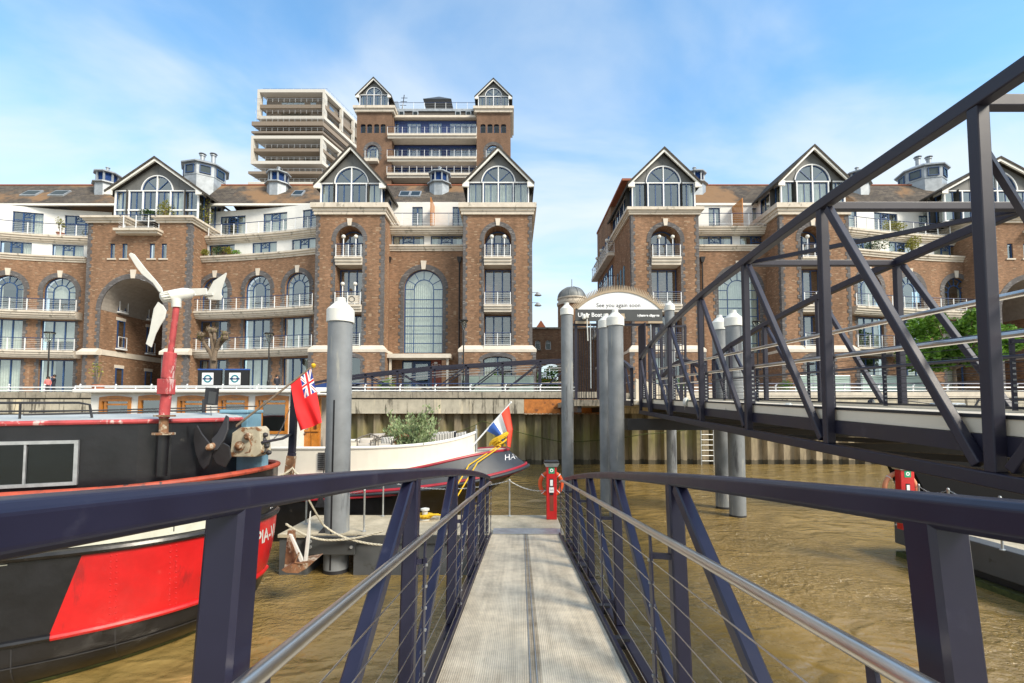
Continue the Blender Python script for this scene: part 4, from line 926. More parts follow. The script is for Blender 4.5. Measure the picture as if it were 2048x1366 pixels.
ledge(181, 187, .6, 'far_concrete', 'frame_slab'); ledge(234, 240, .6, 'far_concrete', 'frame_slab'); ledge(277, 283, 1.6, 'far_concrete', 'frame_slab'); ledge(327, 333, 1.6, 'far_concrete', 'frame_slab')
ledge(210, 217, .2, 'far_beige', 'balcony_front'); ledge(249, 257, 1.6, 'far_beige', 'balcony_front'); ledge(268, 272, 1.6, 'far_brown', 'balcony_front'); ledge(301, 307, 1.2, 'far_beige', 'balcony_front'); ledge(349, 354, 2.0, 'far_beige', 'balcony_front'); ledge(370, 374, 2.0, 'far_concrete', 'balcony_front')
mb = MB()
for (ya, yb, o) in ((187, 234, .6), (283, 327, 1.6)):
    for x in (L-o, Rr-.7): mb.cut(); mb.box((x, YM-o-.01, Zm(yb)), (x+.7, YM+1.5, Zm(ya)))
    for k in (dep*.35, dep*.62): 
        p = Vector((Rr-.6, YM-o, 0))+fs*k; mb.cut(); mb.box((p.x, p.y, Zm(yb)), (p.x+.9, p.y+1, Zm(ya)))
mb.build('frame_post', 'far_concrete', BM)
for i, (ya, yb) in enumerate(((194, 210), (217, 233), (240, 249), (258, 268), (286, 301), (308, 326), (335, 349), (356, 369))):
    za, zb = Zm(yb), Zm(ya); mb = MB()
    for k in range(9):
        if rnd.random() < .4: continue
        u = L+2+(Rr-L-4)*(k+.1)/9; mb.cut(); mb.prism(rect(u, u+1.7, za+.2, zb-.3), FY(YM+2), 0, .05)
    for k in range(6):
        if rnd.random() < .3: continue
        u = 2+k*4.6; mb.cut(); mb.prism(rect(u, u+2.6, za+.2, zb-.3), frame((Rr-1, YM+2, 0), fs), 0, .3)
    if mb.v: mb.build('window', 'pane', BM)
    mb = MB(); q0 = Vector((L-.6, YM-1.4, za+1.15)); q1 = Vector((Rr, YM-1.4, za+1.15)); mb.tube([q0, q1, q1+fs*dep], .05, 4); mb.tube([q0+Vector((0, 0, -.5)), q1+Vector((0, 0, -.5)), q1+fs*dep+Vector((0, 0, -.5))], .035, 4)
    for k in range(13): p = q0.lerp(q1, k/12); mb.tube([p, p-Vector((0, 0, 1.1))], .03, 4)
    mb.build('railing', 'zinc', BM)
railing(BM, [(L, YM+1), (Rr, YM+1), (Rr+fs.x*dep, YM+1+fs.y*dep)], Zm(181), 1.3, 2.5, wires=2)
# ---------- low link building and domed turret in the gap ----------
YG = 58.0; BG = thing('brick_house', 'low dark brick building in the gap between the two riverside blocks', 'building', (WX(1110, YG), YG, GZ))
fr = FY(YG); L, Rr = WX(1050, YG, 700), WX(1260, YG, 700); zt = WZ(658, YG)
ws = [(WX(1070, YG, 690), WX(1081, YG, 690)), (WX(1091, YG, 690), WX(1102, YG, 690))]
hs = [arch(p, q, WZ(699, YG), WZ(680, YG), 8) for p, q in ws]; gate = arch(WX(1074, YG, 740), WX(1133, YG, 740), GZ-.1, WZ(728, YG), 12, 1.5)
mb = MB(); panel(mb, fr, rect(L, Rr, GZ-.1, zt), hs+[gate], reveal=.3); mb.build('brick_wall', 'brick', BG)
for p, q in ws: winarch(BG, fr, p, q, WZ(699, YG), WZ(680, YG), inner=0, fm='white_metal', mode='none', glass='pane_dark')
mb = MB(); mb.box((L, YG-.15, zt), (Rr, YG+3, zt+.2)); mb.box((ws[0][0]-.1, YG-.1, WZ(701, YG)), (ws[0][1]+.1, YG, WZ(699, YG))); mb.build('parapet_coping', 'coping', BG)
mb = MB(); xg = WX(1082, YG+4, 655); zg = WZ(658, YG+4); mb.hexa([(xg-1.4, YG+4, zg-1), (xg+1.4, YG+4, zg-1), (xg+1.4, YG+8, zg-1), (xg-1.4, YG+8, zg-1)], [(xg-.05, YG+4, zg+1.1), (xg+.05, YG+4, zg+1.1), (xg+.05, YG+8, zg+1.1), (xg-.05, YG+8, zg+1.1)]); mb.build('gable_roof', 'terracotta', BG)
BD = thing('domed_turret', 'round brick turret with a grey lead dome behind the low brick building', 'turret', (WX(1145, 62), 62, GZ))
X = WX(1144, 62, 620); r = 1.85; mb = MB(); mb.lathe([(r, GZ), (r, WZ(612, 62))], (X, 62, 0), 20); mb.build('drum', 'brick', BD, smooth=True)
mb = MB(); z = WZ(612, 62); mb.lathe([(r+.1, z), (r+.15, z+.3), (r-.05, z+.35), (r-.05, z+.75), (r+.08, z+.8), (r+.08, z+.95)], (X, 62, 0), 20); mb.build('cornice', 'stone', BD, smooth=True)
mb = MB(); z += .95; mb.lathe([(r*math.cos(a*math.pi/16), z+r*.82*math.sin(a*math.pi/16)) for a in range(8)]+[(.12, z+r*.83)], (X, 62, 0), 20); mb.tube([(X, 62, z+r*.8), (X, 62, z+r*.8+1.1)], .05, 5)
for k in range(10): a = 2*math.pi*k/10; mb.tube([(X+r*math.cos(a)*math.cos(t*math.pi/16), 62+r*math.sin(a)*math.cos(t*math.pi/16), z+r*.82*math.sin(t*math.pi/16)+.02) for t in range(8)], .05, 4)
mb.build('dome', 'lead_dome', BD, smooth=True)
BH = thing('timber_lodge', 'small orange timber house with pitched roof glimpsed through the passage gate', 'house', (WX(1095, 75), 75, GZ))
mb = MB(); mb.box((WX(1078, 75), 75, GZ-.1), (WX(1110, 75), 79, WZ(758, 75))); mb.build('wall', 'timber', BH); mb = MB(); mb.hexa([(WX(1070, 75), 74.6, WZ(758, 75)), (WX(1114, 75), 74.6, WZ(758, 75)), (WX(1114, 75), 80, WZ(758, 75)), (WX(1070, 75), 80, WZ(758, 75))], [(WX(1078, 75), 76.8, WZ(742, 75)), (WX(1104, 75), 76.8, WZ(742, 75)), (WX(1104, 75), 77.2, WZ(742, 75)), (WX(1078, 75), 77.2, WZ(742, 75))]); mb.build('roof', 'zinc', BH)

# air-conditioning unit on a balcony, and floodlights on the side of the second tower
mb = MB(); Y = YP-.05; x, z = WX(707, Y), WZ(608, Y); mb.box((x-.45, Y-.05, z+.05), (x+.45, Y+.3, z+.72)); ac = mb.build('air_conditioner', 'stone_clean', BL, bevel=.02)
mb = MB(); f = FY(Y-.05); ring(mb, f, arc(x-.1, z+.38, .2, 0, 6.2832, 16), arc(x-.1, z+.38, .26, 0, 6.2832, 16), 0, .02); mb.build('fan_grille', 'dark_steel', ac)
for y in (586, 607):
    mb = MB(); X = WX(1064, YP, y); z = WZ(y, YP); mb.tube([(X, YP+1, z+.3), (X+.45, YP+1, z+.3)], .03, 5); mb.lathe([(.08, .12), (.14, .05), (.3, -.12), (.3, -.17)], (X+.55, YP+1, z+.2), 12); mb.build('wall_floodlight', 'zinc', BL)
# ================= SETTING =================
mb = MB(); mb.quad((-900, -60, 0), (900, -60, 0), (900, 33.4, 0), (-900, 33.4, 0)); tag(mb.build('water', 'river'), kind='structure')
mb = MB(); mb.quad((-900, -60, -1.6), (900, -60, -1.6), (900, 34, -1.6), (-900, 34, -1.6)); tag(mb.build('river_bed', 'weed'), kind='structure')
mb = MB(); mb.box((-900, 34.1, GZ-3), (900, 900, GZ-.02)); tag(mb.build('ground', 'paving'), kind='structure')
# riverside promenade surface
mb = MB(); mb.box((-90, 34.1, GZ-.02), (90, 47, GZ)); tag(mb.build('pavement', 'paving'), kind='structure')
YW = 33.3
RWT = thing('river_wall', 'steel sheet-pile river wall with a stained concrete capping beam below the promenade', 'river wall', (0, YW, 0))
def sheets(x0, x1, m, lab):
    mb = MB(); x = x0; p = 1.25
    prof = []
    while x < x1:
        prof += [(x, 0), (x+.42, 0), (x+.56, .42), (x+.98, .42), (x+1.12, 0)]; x += 1.12
    zt = WZ(827, YW)
    for a, b in zip(prof[:-1], prof[1:]):
        if abs(a[0]-b[0]) < 1e-6: continue
        mb.quad((a[0], YW+.1+a[1], -1.5), (b[0], YW+.1+b[1], -1.5), (b[0], YW+.1+b[1], zt), (a[0], YW+.1+a[1], zt))
    o = mb.build('sheet_piling', m, RWT); o['label'] = lab
sheets(-60, WX(1400, YW), 'sheet_pile', 'dark green algae-stained sheet piles'); sheets(WX(1400, YW), 60, 'sheet_pile_pale', 'paler clean sheet piles on the right')
z1, z2, z3, z4 = WZ(827, YW), WZ(799, YW), WZ(796, YW), WZ(784, YW)
xr0, xr1, xr2 = WX(1048, YW, 810), WX(1206, YW, 810), WX(1270, YW, 800)
mb = MB(); mb.box((-60, YW-.25, z1), (xr0, YW+.9, z2)); mb.box((xr2, YW-.25, z1), (60, YW+.9, z2)); mb.box((xr1+.005, YW-.25, z1), (xr2-.005, YW+.9, z2)); mb.build('capping_beam', 'concrete', RWT)
mb = MB(); mb.box((xr0+.005, YW-.27, z1+.02), (xr1, YW+.9, z2)); o = mb.build('rusty_beam', 'rust', RWT); o['label'] = 'rust-orange steel section of the capping beam'
mb = MB(); mb.box((xr0, YW-.34, z1-.06), (xr1, YW+.9, z1+.018)); mb.build('beam_flange', 'rusty', RWT)
mb = MB(); mb.box((-60, YW-.3, z3), (xr1, YW+.5, z4)); o = mb.build('coping', 'coping', RWT); o['label'] = 'dark weathered concrete coping'
mb = MB(); mb.box((xr2, YW-.3, z3), (60, YW+.5, z4)); o = mb.build('coping', 'coping_pale', RWT); o['label'] = 'pale clean stone coping'
mb = MB(); mb.box((-60, YW+.5, z1), (60, YW+.8, z4-.05)); mb.build('parapet', 'coping', RWT)
# promenade railing: white rails, blue top rail
RL = thing('promenade_railing', 'white two-rail promenade railing with a thin blue top rail along the river wall', 'railing', (0, YW+.2, z4))
def prail(x0, x1, blue):
    mb = MB(); Y = YW+.15; zt = z4; x = x0
    for k in (WZ(774, YW)-.02, WZ(780.5, YW)-.02): mb.tube([(x0, Y, k), (x1, Y, k)], .045, 6)
    n = round((x1-x0)/2.45)
    for i in range(n+1):
        x = x0+(x1-x0)*i/n; mb.tube([(x, Y+.05, zt-.02), (x, Y+.05, WZ(771, YW)), (x+.08, Y+.0, WZ(768.5, YW))], .05, 6)
    mb.build('rail', 'white_metal', RL)
    if blue: mb = MB(); mb.tube([(x0, Y+.05, WZ(767, YW)), (x1, Y+.05, WZ(767, YW))], .045, 6); mb.build('handrail', 'navy_rail', RL)
prail(WX(-260, YW), WX(660, YW), False); prail(WX(662, YW), WX(1150, YW), True); prail(WX(1275, YW), WX(2300, YW), True)
# white letters-like marks of paint on the left wall are hidden by the barge; ladder on the wall
def ladder(x, Y, z0, z1, w, m, name, lab):
    mb = MB()
    for s in (-w/2, w/2): mb.tube([(x+s, Y, z0), (x+s, Y, z1)], .035, 6)
    z = z0+.2
    while z < z1: mb.tube([(x-w/2, Y, z), (x+w/2, Y, z)], .028, 6); z += .36
    return tag(mb.build(name, m), lab, 'ladder')
ladder(WX(1413, YW, 900), YW-.15, -.3, WZ(845, YW), .85, 'galv', 'ladder', 'thin steel ladder fixed down the sheet-pile wall to the water')
# hanging mooring line on the wall
def rope(name, lab, pts, r, m, sag=0, n=16, cat='rope', twist=True, group=None):
    P = []
    for a, b in zip(pts[:-1], pts[1:]):
        a = Vector(a); b = Vector(b)
        for i in range(n): t_ = i/n; P.append(a.lerp(b, t_)-Vector((0, 0, sag*4*t_*(1-t_))))
    P.append(Vector(pts[-1])); mb = MB(); mb.tube(P, r, 6)
    return tag(mb.build(name, m, smooth=True), lab, cat, group)
rope('mooring_line', 'thin green weedy line strung slack along the sheet-pile wall', [W(905, 865, 33), W(965, 842, 33), W(1125, 884, 33), W(1290, 868, 33), W(1420, 850, 33)], .03, 'weed', .12, cat='rope')
# ---------- lamp posts ----------
def lamp(x, y, Y, lab):
    X = WX(x, Y, 700); zt = WZ(y, Y); t = thing('street_lamp', lab, 'street lamp', (X, Y, GZ), 'street lamps along the promenade')
    mb = MB(); mb.lathe([(.10, GZ), (.10, GZ+1), (.06, GZ+1.1), (.045, zt-.75)], (X, Y, 0), 10)
    mb.lathe([(.34, zt-.1), (.36, zt-.04), (.30, zt), (.05, zt+.02)], (X, Y, 0), 14)
    for k in range(4): a = R(45+90*k); mb.tube([(X+.04*math.cos(a), Y+.04*math.sin(a), zt-.78), (X+.32*math.cos(a), Y+.32*math.sin(a), zt-.1)], .018, 4)
    mb.build('post', 'black', t)
    mb = MB(); mb.lathe([(.06, zt-.7), (.26, zt-.14), (.27, zt-.11)], (X, Y, 0), 12); mb.build('lantern', 'pane_clear', t)
lamp(98, 664, 36.5, 'black street lamp in front of the far left crescent'); lamp(538, 666, 36.5, 'black street lamp beside the two roundel signs'); lamp(927, 640, 36, 'black street lamp at the left edge of the second gabled tower'); lamp(1515, 642, 36, 'black street lamp behind the two grey piles at the truss')
# ---------- roundel signs ----------
def roundel(x0, x1, lab):
    Y = 35.2; t = thing('roundel_sign', lab, 'sign', (WX((x0+x1)/2, Y, 757), Y, GZ), 'river bus sign boards'); a, b = WX(x0, Y, 757), WX(x1, Y, 757); zb, zt = GZ, WZ(740, Y)
    mb = MB(); mb.box((a, Y, zb), (b, Y+.18, zt)); mb.build('panel', 'black', t)
    mb = MB(); mb.box((a-.02, Y-.02, zt), (b+.02, Y+.2, zt+.09)); mb.build('top_trim', 'flag_midblue', t)
    uc = (a+b)/2-.12; s = .42; zc_ = WZ(757.5, Y); f = FY(Y)
    mb = MB(); mb.prism(rect(uc-s, uc+s, zc_-s*1.06, zc_+s*1.06), f, 0, .012); p = mb.build('poster', 'sign_white', t)
    mb = MB(); ring(mb, f, arc(uc, zc_, .185, 0, 2*math.pi, 28), arc(uc, zc_, .29, 0, 2*math.pi, 28), .012, .02); mb.build('roundel_ring', 'teal', p)
    mb = MB(); mb.prism(rect(uc-.36, uc+.36, zc_-.055, zc_+.055), f, .014, .026); mb.build('roundel_bar', 'sign_navy', p)
    mb = MB(); text_on(mb, f, 'RIVER', uc, zc_-.03, .085, .03); mb.build('lettering', 'sign_white', p)
roundel(395.5, 442, 'dark panel with a blue roundel, nearer the wind turbine pole'); roundel(449, 497, 'dark panel with a blue roundel, nearer the street lamp')
# ---------- trees and plants ----------
def leaves(mb, c, rx, ry, rz, n, s, rng, hollow=.35, aspect=.5):
    c = Vector(c)
    for _ in range(n):
        d = Vector((rng.gauss(0, 1), rng.gauss(0, 1), rng.gauss(0, 1))).normalized(); k = hollow+(1-hollow)*rng.random()**.5
        p = c+Vector((d.x*rx*k, d.y*ry*k, d.z*rz*k)); a = Vector((rng.uniform(-1, 1), rng.uniform(-1, 1), rng.uniform(-.6, .6))).normalized()
        b = a.cross(Vector((rng.uniform(-1, 1), rng.uniform(-1, 1), rng.uniform(-1, 1)))).normalized(); l = s*rng.uniform(.6, 1.3)
        mb.quad(p-a*l, p-b*l*aspect, p+a*l, p+b*l*aspect)
def tree(name, lab, cat, X, Y, z0, h, w, seed, leafm, nb=9, leaf=.12, dens=260, cl=.28, trunk=.14, group=None, spread=1.0):
    rng = random.Random(seed); t = thing(name, lab, cat, (X, Y, z0), group); mb = MB(); lb = MB()
    hb = h*.35; mb.tube([(X, Y, z0), (X+.05, Y, z0+hb*.6), (X, Y, z0+hb)], [trunk, trunk*.8, trunk*.7], 8)
    for i in range(nb):
        a = rng.uniform(0, 2*math.pi); r = w*.5*rng.uniform(.35, 1)*spread; z = z0+h*rng.uniform(.42, .95); rr = r*math.sqrt(max(.1, 1-((z-z0)/h-.55)**2*3))
        e = Vector((X+rr*math.cos(a), Y+rr*math.sin(a)*.9, z)); mid = Vector((X+rr*.4*math.cos(a), Y+rr*.4*math.sin(a), z0+hb+(z-z0-hb)*.4))
        mb.tube([(X, Y, z0+hb*.9), mid, e], [trunk*.5, trunk*.3, trunk*.1], 6)
        s = w*cl*rng.uniform(.6, 1.1); leaves(lb, e, s, s, s*.7, dens, leaf, rng); leaves(lb, mid, s*.8, s*.8, s*.6, dens//3, leaf, rng)
    mb.build('trunk', 'bark', t); lb.build('crown', leafm, t); return t
tree('tree', 'leafy bright green tree on the promenade behind the truss bridge', 'tree', WX(1905, 36.6, 690), 36.6, GZ, 6.2, 7.0, 3, 'leaf', nb=34, leaf=.17, dens=260, cl=.155, trunk=.16)
tree('tree', 'distant green tree seen through the gateway in the low brick building', 'tree', WX(1100, 66, 740), 66, GZ, 4.6, 6.5, 9, 'leaf', nb=10, leaf=.2, dens=200)
# pollarded tree
def pollard():
    X, Y = WX(428, 36.3, 700), 36.3; t = thing('pollarded_tree', 'bare pollarded tree with knobbly branch ends behind the roundel signs', 'tree', (X, Y, GZ)); mb = MB(); P = lambda x, y, dy=0: W(x, y, Y+dy)
    mb.tube([(X, Y, GZ), P(426, 740), P(427, 718)], [.26, .22, .26], 8)
    ends = []
    for pts in ([(427, 722), (418, 700), (407, 683), (402, 670)], [(427, 722), (425, 695), (422, 672), (419, 660)], [(428, 722), (432, 698), (438, 680), (450, 668)], [(427, 722), (427, 700), (430, 678), (428, 662)], [(418, 702), (412, 690), (400, 676)], [(432, 700), (444, 684), (451, 676)]):
        P_ = [P(x, y, random.uniform(-.3, .3)) for x, y in pts]; mb.tube(P_, [.17, .13, .11, .12][:len(P_)], 7); ends.append(P_[-1])
    rng = random.Random(4)
    for e in ends:
        mb.lathe([(.05, -.2), (.2, -.08), (.24, .05), (.14, .2), (.03, .25)], e, 7)
        for _ in range(9): d = Vector((rng.uniform(-1, 1), rng.uniform(-1, 1), rng.uniform(-.2, 1))).normalized(); mb.tube([e+d*.1, e+d*rng.uniform(.3, .45)], [.04, .02], 4)
    mb.build('trunk', 'bark', t)
    lb = MB()
    for e in ends: leaves(lb, e, .3, .3, .25, 40, .05, rng)
    lb.build('shoots', 'leaf_yellow', t)
pollard()
def shrub(name, lab, X, Y, z, w, h, m, seed, n=420, leaf=.07, pot=None, cat='plant', group=None):
    rng = random.Random(seed); t = thing(name, lab, cat, (X, Y, z), group); mb = MB(); zz = z
    if pot:
        mb.lathe([(w*.28, z), (w*.36, z+pot), (w*.40, z+pot), (w*.4, z+pot+.04), (w*.3, z+pot+.04)], (X, Y, 0), 12); mb.build('pot', 'dark_steel' if pot > .3 else 'terracotta', t, smooth=False); zz = z+pot; mb = MB()
    for _ in range(6): a = rng.uniform(0, 6.28); mb.tube([(X, Y, zz-.05), (X+.25*w*math.cos(a), Y+.25*w*math.sin(a), zz+h*.6)], [.025, .01], 4)
    mb.build('stem', 'bark', t); lb = MB()
    for k in range(6): leaves(lb, (X+rng.uniform(-.28, .28)*w, Y+rng.uniform(-.2, .2)*w, zz+h*rng.uniform(.35, .75)), w*.28, w*.28, h*.28, n//6, leaf, rng)
    lb.build('foliage', m, t); return t
shrub('shrub', 'clipped light green bush by the promenade railing below the right gabled tower', WX(997, 38.2, 760), 38.2, GZ, 1.7, 1.9, 'leaf', 21, 800, .07)
shrub('shrub', 'low green shrub by the entrance canopy post on the promenade', WX(775, 38.5, 765), 38.5, GZ, 1.9, 1.5, 'leaf', 22, 600)
shrub('shrub', 'small rounded green bush left of a brick pier behind the truss', WX(1572, 38, 765), 38, GZ, 1.2, 1.5, 'leaf', 23, 500)
shrub('shrub', 'green shrub by the white fence behind the pier gate', WX(1348, 38, 765), 38, GZ, 1.6, 1.5, 'leaf', 24, 500)
Yc = 42.0
shrub('potted_plant', 'yellow-green bush at the left end of the crescent parapet', WX(410, 42.2, 500), 42.3, 17.45, 1.0, .9, 'leaf_yellow', 31, 500, .06)
shrub('potted_plant', 'leafy dark plant in the crescent parapet box beside the yellow bush', WX(436, 42, 500), 42.1, 17.45, 1.1, .95, 'leaf_dark', 32, 400, .07)
shrub('potted_plant', 'yellow-green plant in the middle of the parapet box', WX(452, 42, 500), 42.1, 17.45, 1.0, .9, 'leaf_yellow', 33, 400, .07)
shrub('potted_plant', 'small green plant at the right end of the parapet box', WX(473, 42, 500), 42.0, 17.45, .8, .6, 'leaf', 34, 300, .06)
shrub('climbing_plant', 'tall thin yellow-green bamboo beside the left glazed gable', WX(414, 43, 440), 42.6, 19.45, 1.2, 3.4, 'leaf_yellow', 35, 500, .08)
shrub('potted_plant', 'tall yellow-green bamboo on the balcony of the left glazed gable', WX(328, 41.2, 420), 41.25, WZ(440, 41), 1.3, 2.2, 'leaf_yellow', 36, 420, .08)
shrub('potted_plant', 'dark green hedge plant on the balcony of the left glazed gable', WX(294, 41.2, 425), 41.25, WZ(437, 41), 1.3, 1.1, 'leaf_dark', 37, 420, .08)
shrub('potted_plant', 'slender plant with reddish pot on the far left crescent terrace', WX(122, 42.6, 440), 42.6, 19.45, .8, 1.5, 'leaf_yellow', 38, 260, .07, .3)
shrub('potted_plant', 'domed yellow-green bush on the upper right crescent terrace', WX(1788, 42.1, 430), 41.9, 19.45, 2.0, 1.5, 'leaf_yellow', 39, 900, .07)
shrub('potted_plant', 'dark spiky plant on the right crescent parapet', WX(1752, 41.3, 480), 41.2, 17.45, 1.9, 1.3, 'leaf_dark', 40, 420, .08)
shrub('potted_plant', 'tall loose green plant on the right crescent parapet', WX(1826, 42, 470), 41.9, 17.45, 1.8, 2.1, 'leaf_yellow', 41, 600, .08)
shrub('potted_sapling', 'thin green sapling in a dark pot on the white boat roof', WX(197, 14.8, 760), 14.8, 4.2, .45, .95, 'leaf_yellow', 42, 90, .035, .2)
# ---------- people on the promenade ----------
def person(x, ytop, Y, lab, hairc, top, face=0, arm=False, hgt=1.72):
    X = W(x, ytop, Y).x; z = GZ; h = hgt; t = thing('person', lab, 'person', (X, Y, z))
    me = bpy.data.meshes.new('body'); k = h/1.75
    J = {'pel': (0, 0, .95), 'wai': (0, 0, 1.12), 'che': (0, .0, 1.33), 'nec': (0, 0, 1.48), 'hed': (0, -.02, 1.56), 'crn': (0, -.01, 1.68), 'hl': (-.1, 0, .9), 'kl': (-.11, -.02, .5), 'al': (-.12, .02, .08), 'tl': (-.12, -.14, .04), 'hr': (.1, 0, .9), 'kr': (.11, .03, .5), 'ar': (.12, .06, .08), 'tr': (.12, -.1, .04),
         'sl': (-.19, 0, 1.40), 'el': (-.25, .02, 1.12), 'wl': (-.22, -.12, .9), 'hdl': (-.21, -.16, .82), 'sr': (.19, 0, 1.40), 'er': (.25, .02, 1.12), 'wr': (.22, -.12, .9), 'hdr': (.21, -.16, .82)}
    if arm: J['er'] = (.3, -.15, 1.3); J['wr'] = (.12, -.22, 1.5); J['hdr'] = (.05, -.2, 1.56)
    E = [('pel', 'wai'), ('wai', 'che'), ('che', 'nec'), ('nec', 'hed'), ('hed', 'crn'), ('pel', 'hl'), ('hl', 'kl'), ('kl', 'al'), ('al', 'tl'), ('pel', 'hr'), ('hr', 'kr'), ('kr', 'ar'), ('ar', 'tr'), ('che', 'sl'), ('sl', 'el'), ('el', 'wl'), ('wl', 'hdl'), ('che', 'sr'), ('sr', 'er'), ('er', 'wr'), ('wr', 'hdr')]
    RR = {'pel': .14, 'wai': .13, 'che': .15, 'nec': .06, 'hed': .085, 'crn': .085, 'hl': .09, 'hr': .09, 'kl': .06, 'kr': .06, 'al': .045, 'ar': .045, 'tl': .04, 'tr': .04, 'sl': .065, 'sr': .065, 'el': .045, 'er': .045, 'wl': .032, 'wr': .032, 'hdl': .035, 'hdr': .035}
    ks = list(J); rot = Matrix.Rotation(face, 3, 'Z')
    me.from_pydata([tuple(rot @ Vector(J[q])*k+Vector((X, Y, z))) for q in ks], [(ks.index(a), ks.index(b)) for a, b in E], []); o = bpy.data.objects.new('body', me); COL.objects.link(o)
    md = o.modifiers.new('s', 'SKIN'); 
    for i, q in enumerate(ks): me.skin_vertices[0].data[i].radius = (RR[q], RR[q]*.8)
    me.skin_vertices[0].data[0].use_root = True
    o.modifiers.new('ss', 'SUBSURF').levels = 1; o.modifiers['ss'].render_levels = 1
    dg = bpy.context.evaluated_depsgraph_get(); m2 = bpy.data.meshes.new_from_object(o.evaluated_get(dg)); o.modifiers.clear(); o.data = m2; o.name = 'body'
    m2.materials.clear(); [m2.materials.append(MT[q]) for q in ('skin', top, 'cloth_dark')]
    for p in m2.polygons:
        zz = (p.center.z-z)/k; p.material_index = 0 if zz > 1.46 else (1 if zz > .93 else 2)
        p.use_smooth = True
        if zz < .9 and abs((rot.inverted() @ (p.center-Vector((X, Y, z)))).x) > .17*k: p.material_index = 0
    o.parent = t; o.matrix_parent_inverse = Matrix.Translation(-t.location)
    mb = MB(); c = Vector((X, Y, z))+rot @ Vector((0, .03, 1.655))*k; mb.lathe([(.02, -.13), (.09, -.1), (.108, -.02), (.098, .05), (.06, .10), (.01, .115)], c, 12)
    mb.build('hair', hairc, t, smooth=True)
    mb = MB(); hp = Vector((X, Y, z)); 
    for s in (-1, 1): q = hp+rot @ Vector((.032*s, -.098, 1.635))*k; mb.lathe([(.003, -.008), (.010, 0), (.003, .008)], q, 6)
    q = hp+rot @ Vector((0, -.1, 1.575))*k; mb.lathe([(.004, -.006), (.02, 0), (.004, .006)], q, 6); mb.build('face_features', 'hair', t)
    mb = MB(); q = hp+rot @ Vector((0, -.108, 1.61))*k; mb.lathe([(.016, -.02), (.012, 0), (.004, .03)], q, 6)
    for s in (-1, 1): q = hp+rot @ Vector((.09*s, 0, 1.61))*k; mb.lathe([(.006, -.03), (.018, 0), (.006, .03)], q, 6)
    mb.build('nose_and_ears', 'skin', t); return t
person(96, 757, 35.4, 'person with a pink top walking by the far left street lamp', 'hair', 'cloth_pink', .6, hgt=1.3); person(109, 738, 38.8, 'person in dark blue clothes with a raised arm in a ground-floor doorway', 'hair', 'cloth_dark', -.5, True)
person(554, 752, 35.6, 'dark-haired person in dark clothes behind the wall beside the red ensign', 'hair', 'cloth_dark', .9, hgt=1.45)
# glass fence panels before the ground-floor flats
def fence(x0, x1, n, lab, Y=37.4):
    t = thing('glass_fence', lab, 'fence', (WX(x0, Y, 760), Y, GZ), 'frosted glass garden fences'); a, b = WX(x0, Y, 760), WX(x1, Y, 760); zt = WZ(752, Y)
    for i in range(n):
        p, q = a+(b-a)*i/n+.03, a+(b-a)*(i+1)/n-.03; mb = MB(); mb.box((p, Y, GZ+.1), (q, Y+.03, zt)); mb.build('glass_panel', 'glass_green', t)
    mb = MB(); mb.tube([(a, Y, zt+.02), (b, Y, zt+.02)], .03, 6)
    for i in range(n+1): X = a+(b-a)*i/n; mb.tube([(X, Y, GZ), (X, Y, zt)], .025, 5)
    mb.build('frame', 'galv', t)
fence(923, 1068, 4, 'pale green glass fence below the second gabled tower'); fence(1590, 1700, 3, 'frosted glass fence below the brick tower behind the truss'); fence(1725, 1850, 3, 'frosted glass fence under the green tree')
# ================= PIER =================
def pile(x, y0, Y, lab, m='pile_paint', r=.27):
    c = W(x, 700, Y); X = c.x; zt = WZ(y0, Y); capz = zt-.42*(r/.27)*1.35; t = thing('mooring_pile', lab, 'pile', (X, Y, 0), 'round steel mooring piles with white caps')
    mb = MB(); mb.lathe([(r, -1.4), (r, .15), (r, capz+.1)], (X, Y, 0), 28); mb.build('shaft', m, t, smooth=True)
    k = r/.27
    mb = MB(); mb.lathe([(r+.035, capz), (r+.035, capz+.28*k), (r+.01, capz+.31*k), (r*.45, zt-.10*k), (r*.40, zt-.10*k), (r*.38, zt)], (X, Y, 0), 28); mb.build('cap', 'pile_cap', t, smooth=True)
    mb = MB(); mb.lathe([(r+.004, -.2), (r+.006, .05+.03*random.random())], (X, Y, 0), 28); mb.build('waterline_band', 'dark_steel', t, smooth=True)
    return t
P1 = pile(680, 596, 11.05, 'thick grey pile with a peeling white cap, rising through the left pontoon', r=.275)
mb = MB(); c_ = P1.location; mb.beam(Vector((c_.x-.03, c_.y-.267, .1)), Vector((c_.x-.01, c_.y-.268, W(680, 800, 10.8).z)), .035, .02, up=(0, 1, 0)); mb.build('guide_slot', 'black', P1)
P2 = pile(1134, 606, 21.8, 'slim grey pile left of the pier gate sign'); P3 = pile(1231, 620, 16.6, 'grey pile with scratched paint standing right in front of the pier gate sign'); P4 = pile(1212, 628, 18.6, 'grey pile half hidden behind another at the gate sign')
P5 = pile(1340, 602, 27.0, 'farthest grey pile, just right of the gate sign'); P6 = pile(1440, 631, 18.2, 'grey pile seen through the truss, left one of a close pair'); P7 = pile(1468, 621, 16.8, 'nearer grey pile of the close pair seen through the truss')
for p in (P6, P7): pass
# crosshead beam between the piles carrying the truss
mb = MB(); z = W(1400, 848, 16.9).z; mb.box((W(1250, 848, 16.9).x, 16.5, z-.2), (W(1560, 848, 16.9).x, 17.1, z+.19)); tag(mb.build('crosshead_beam', 'dark_steel'), 'dark steel beam spanning between piles under the far end of the truss bridge', 'beam')
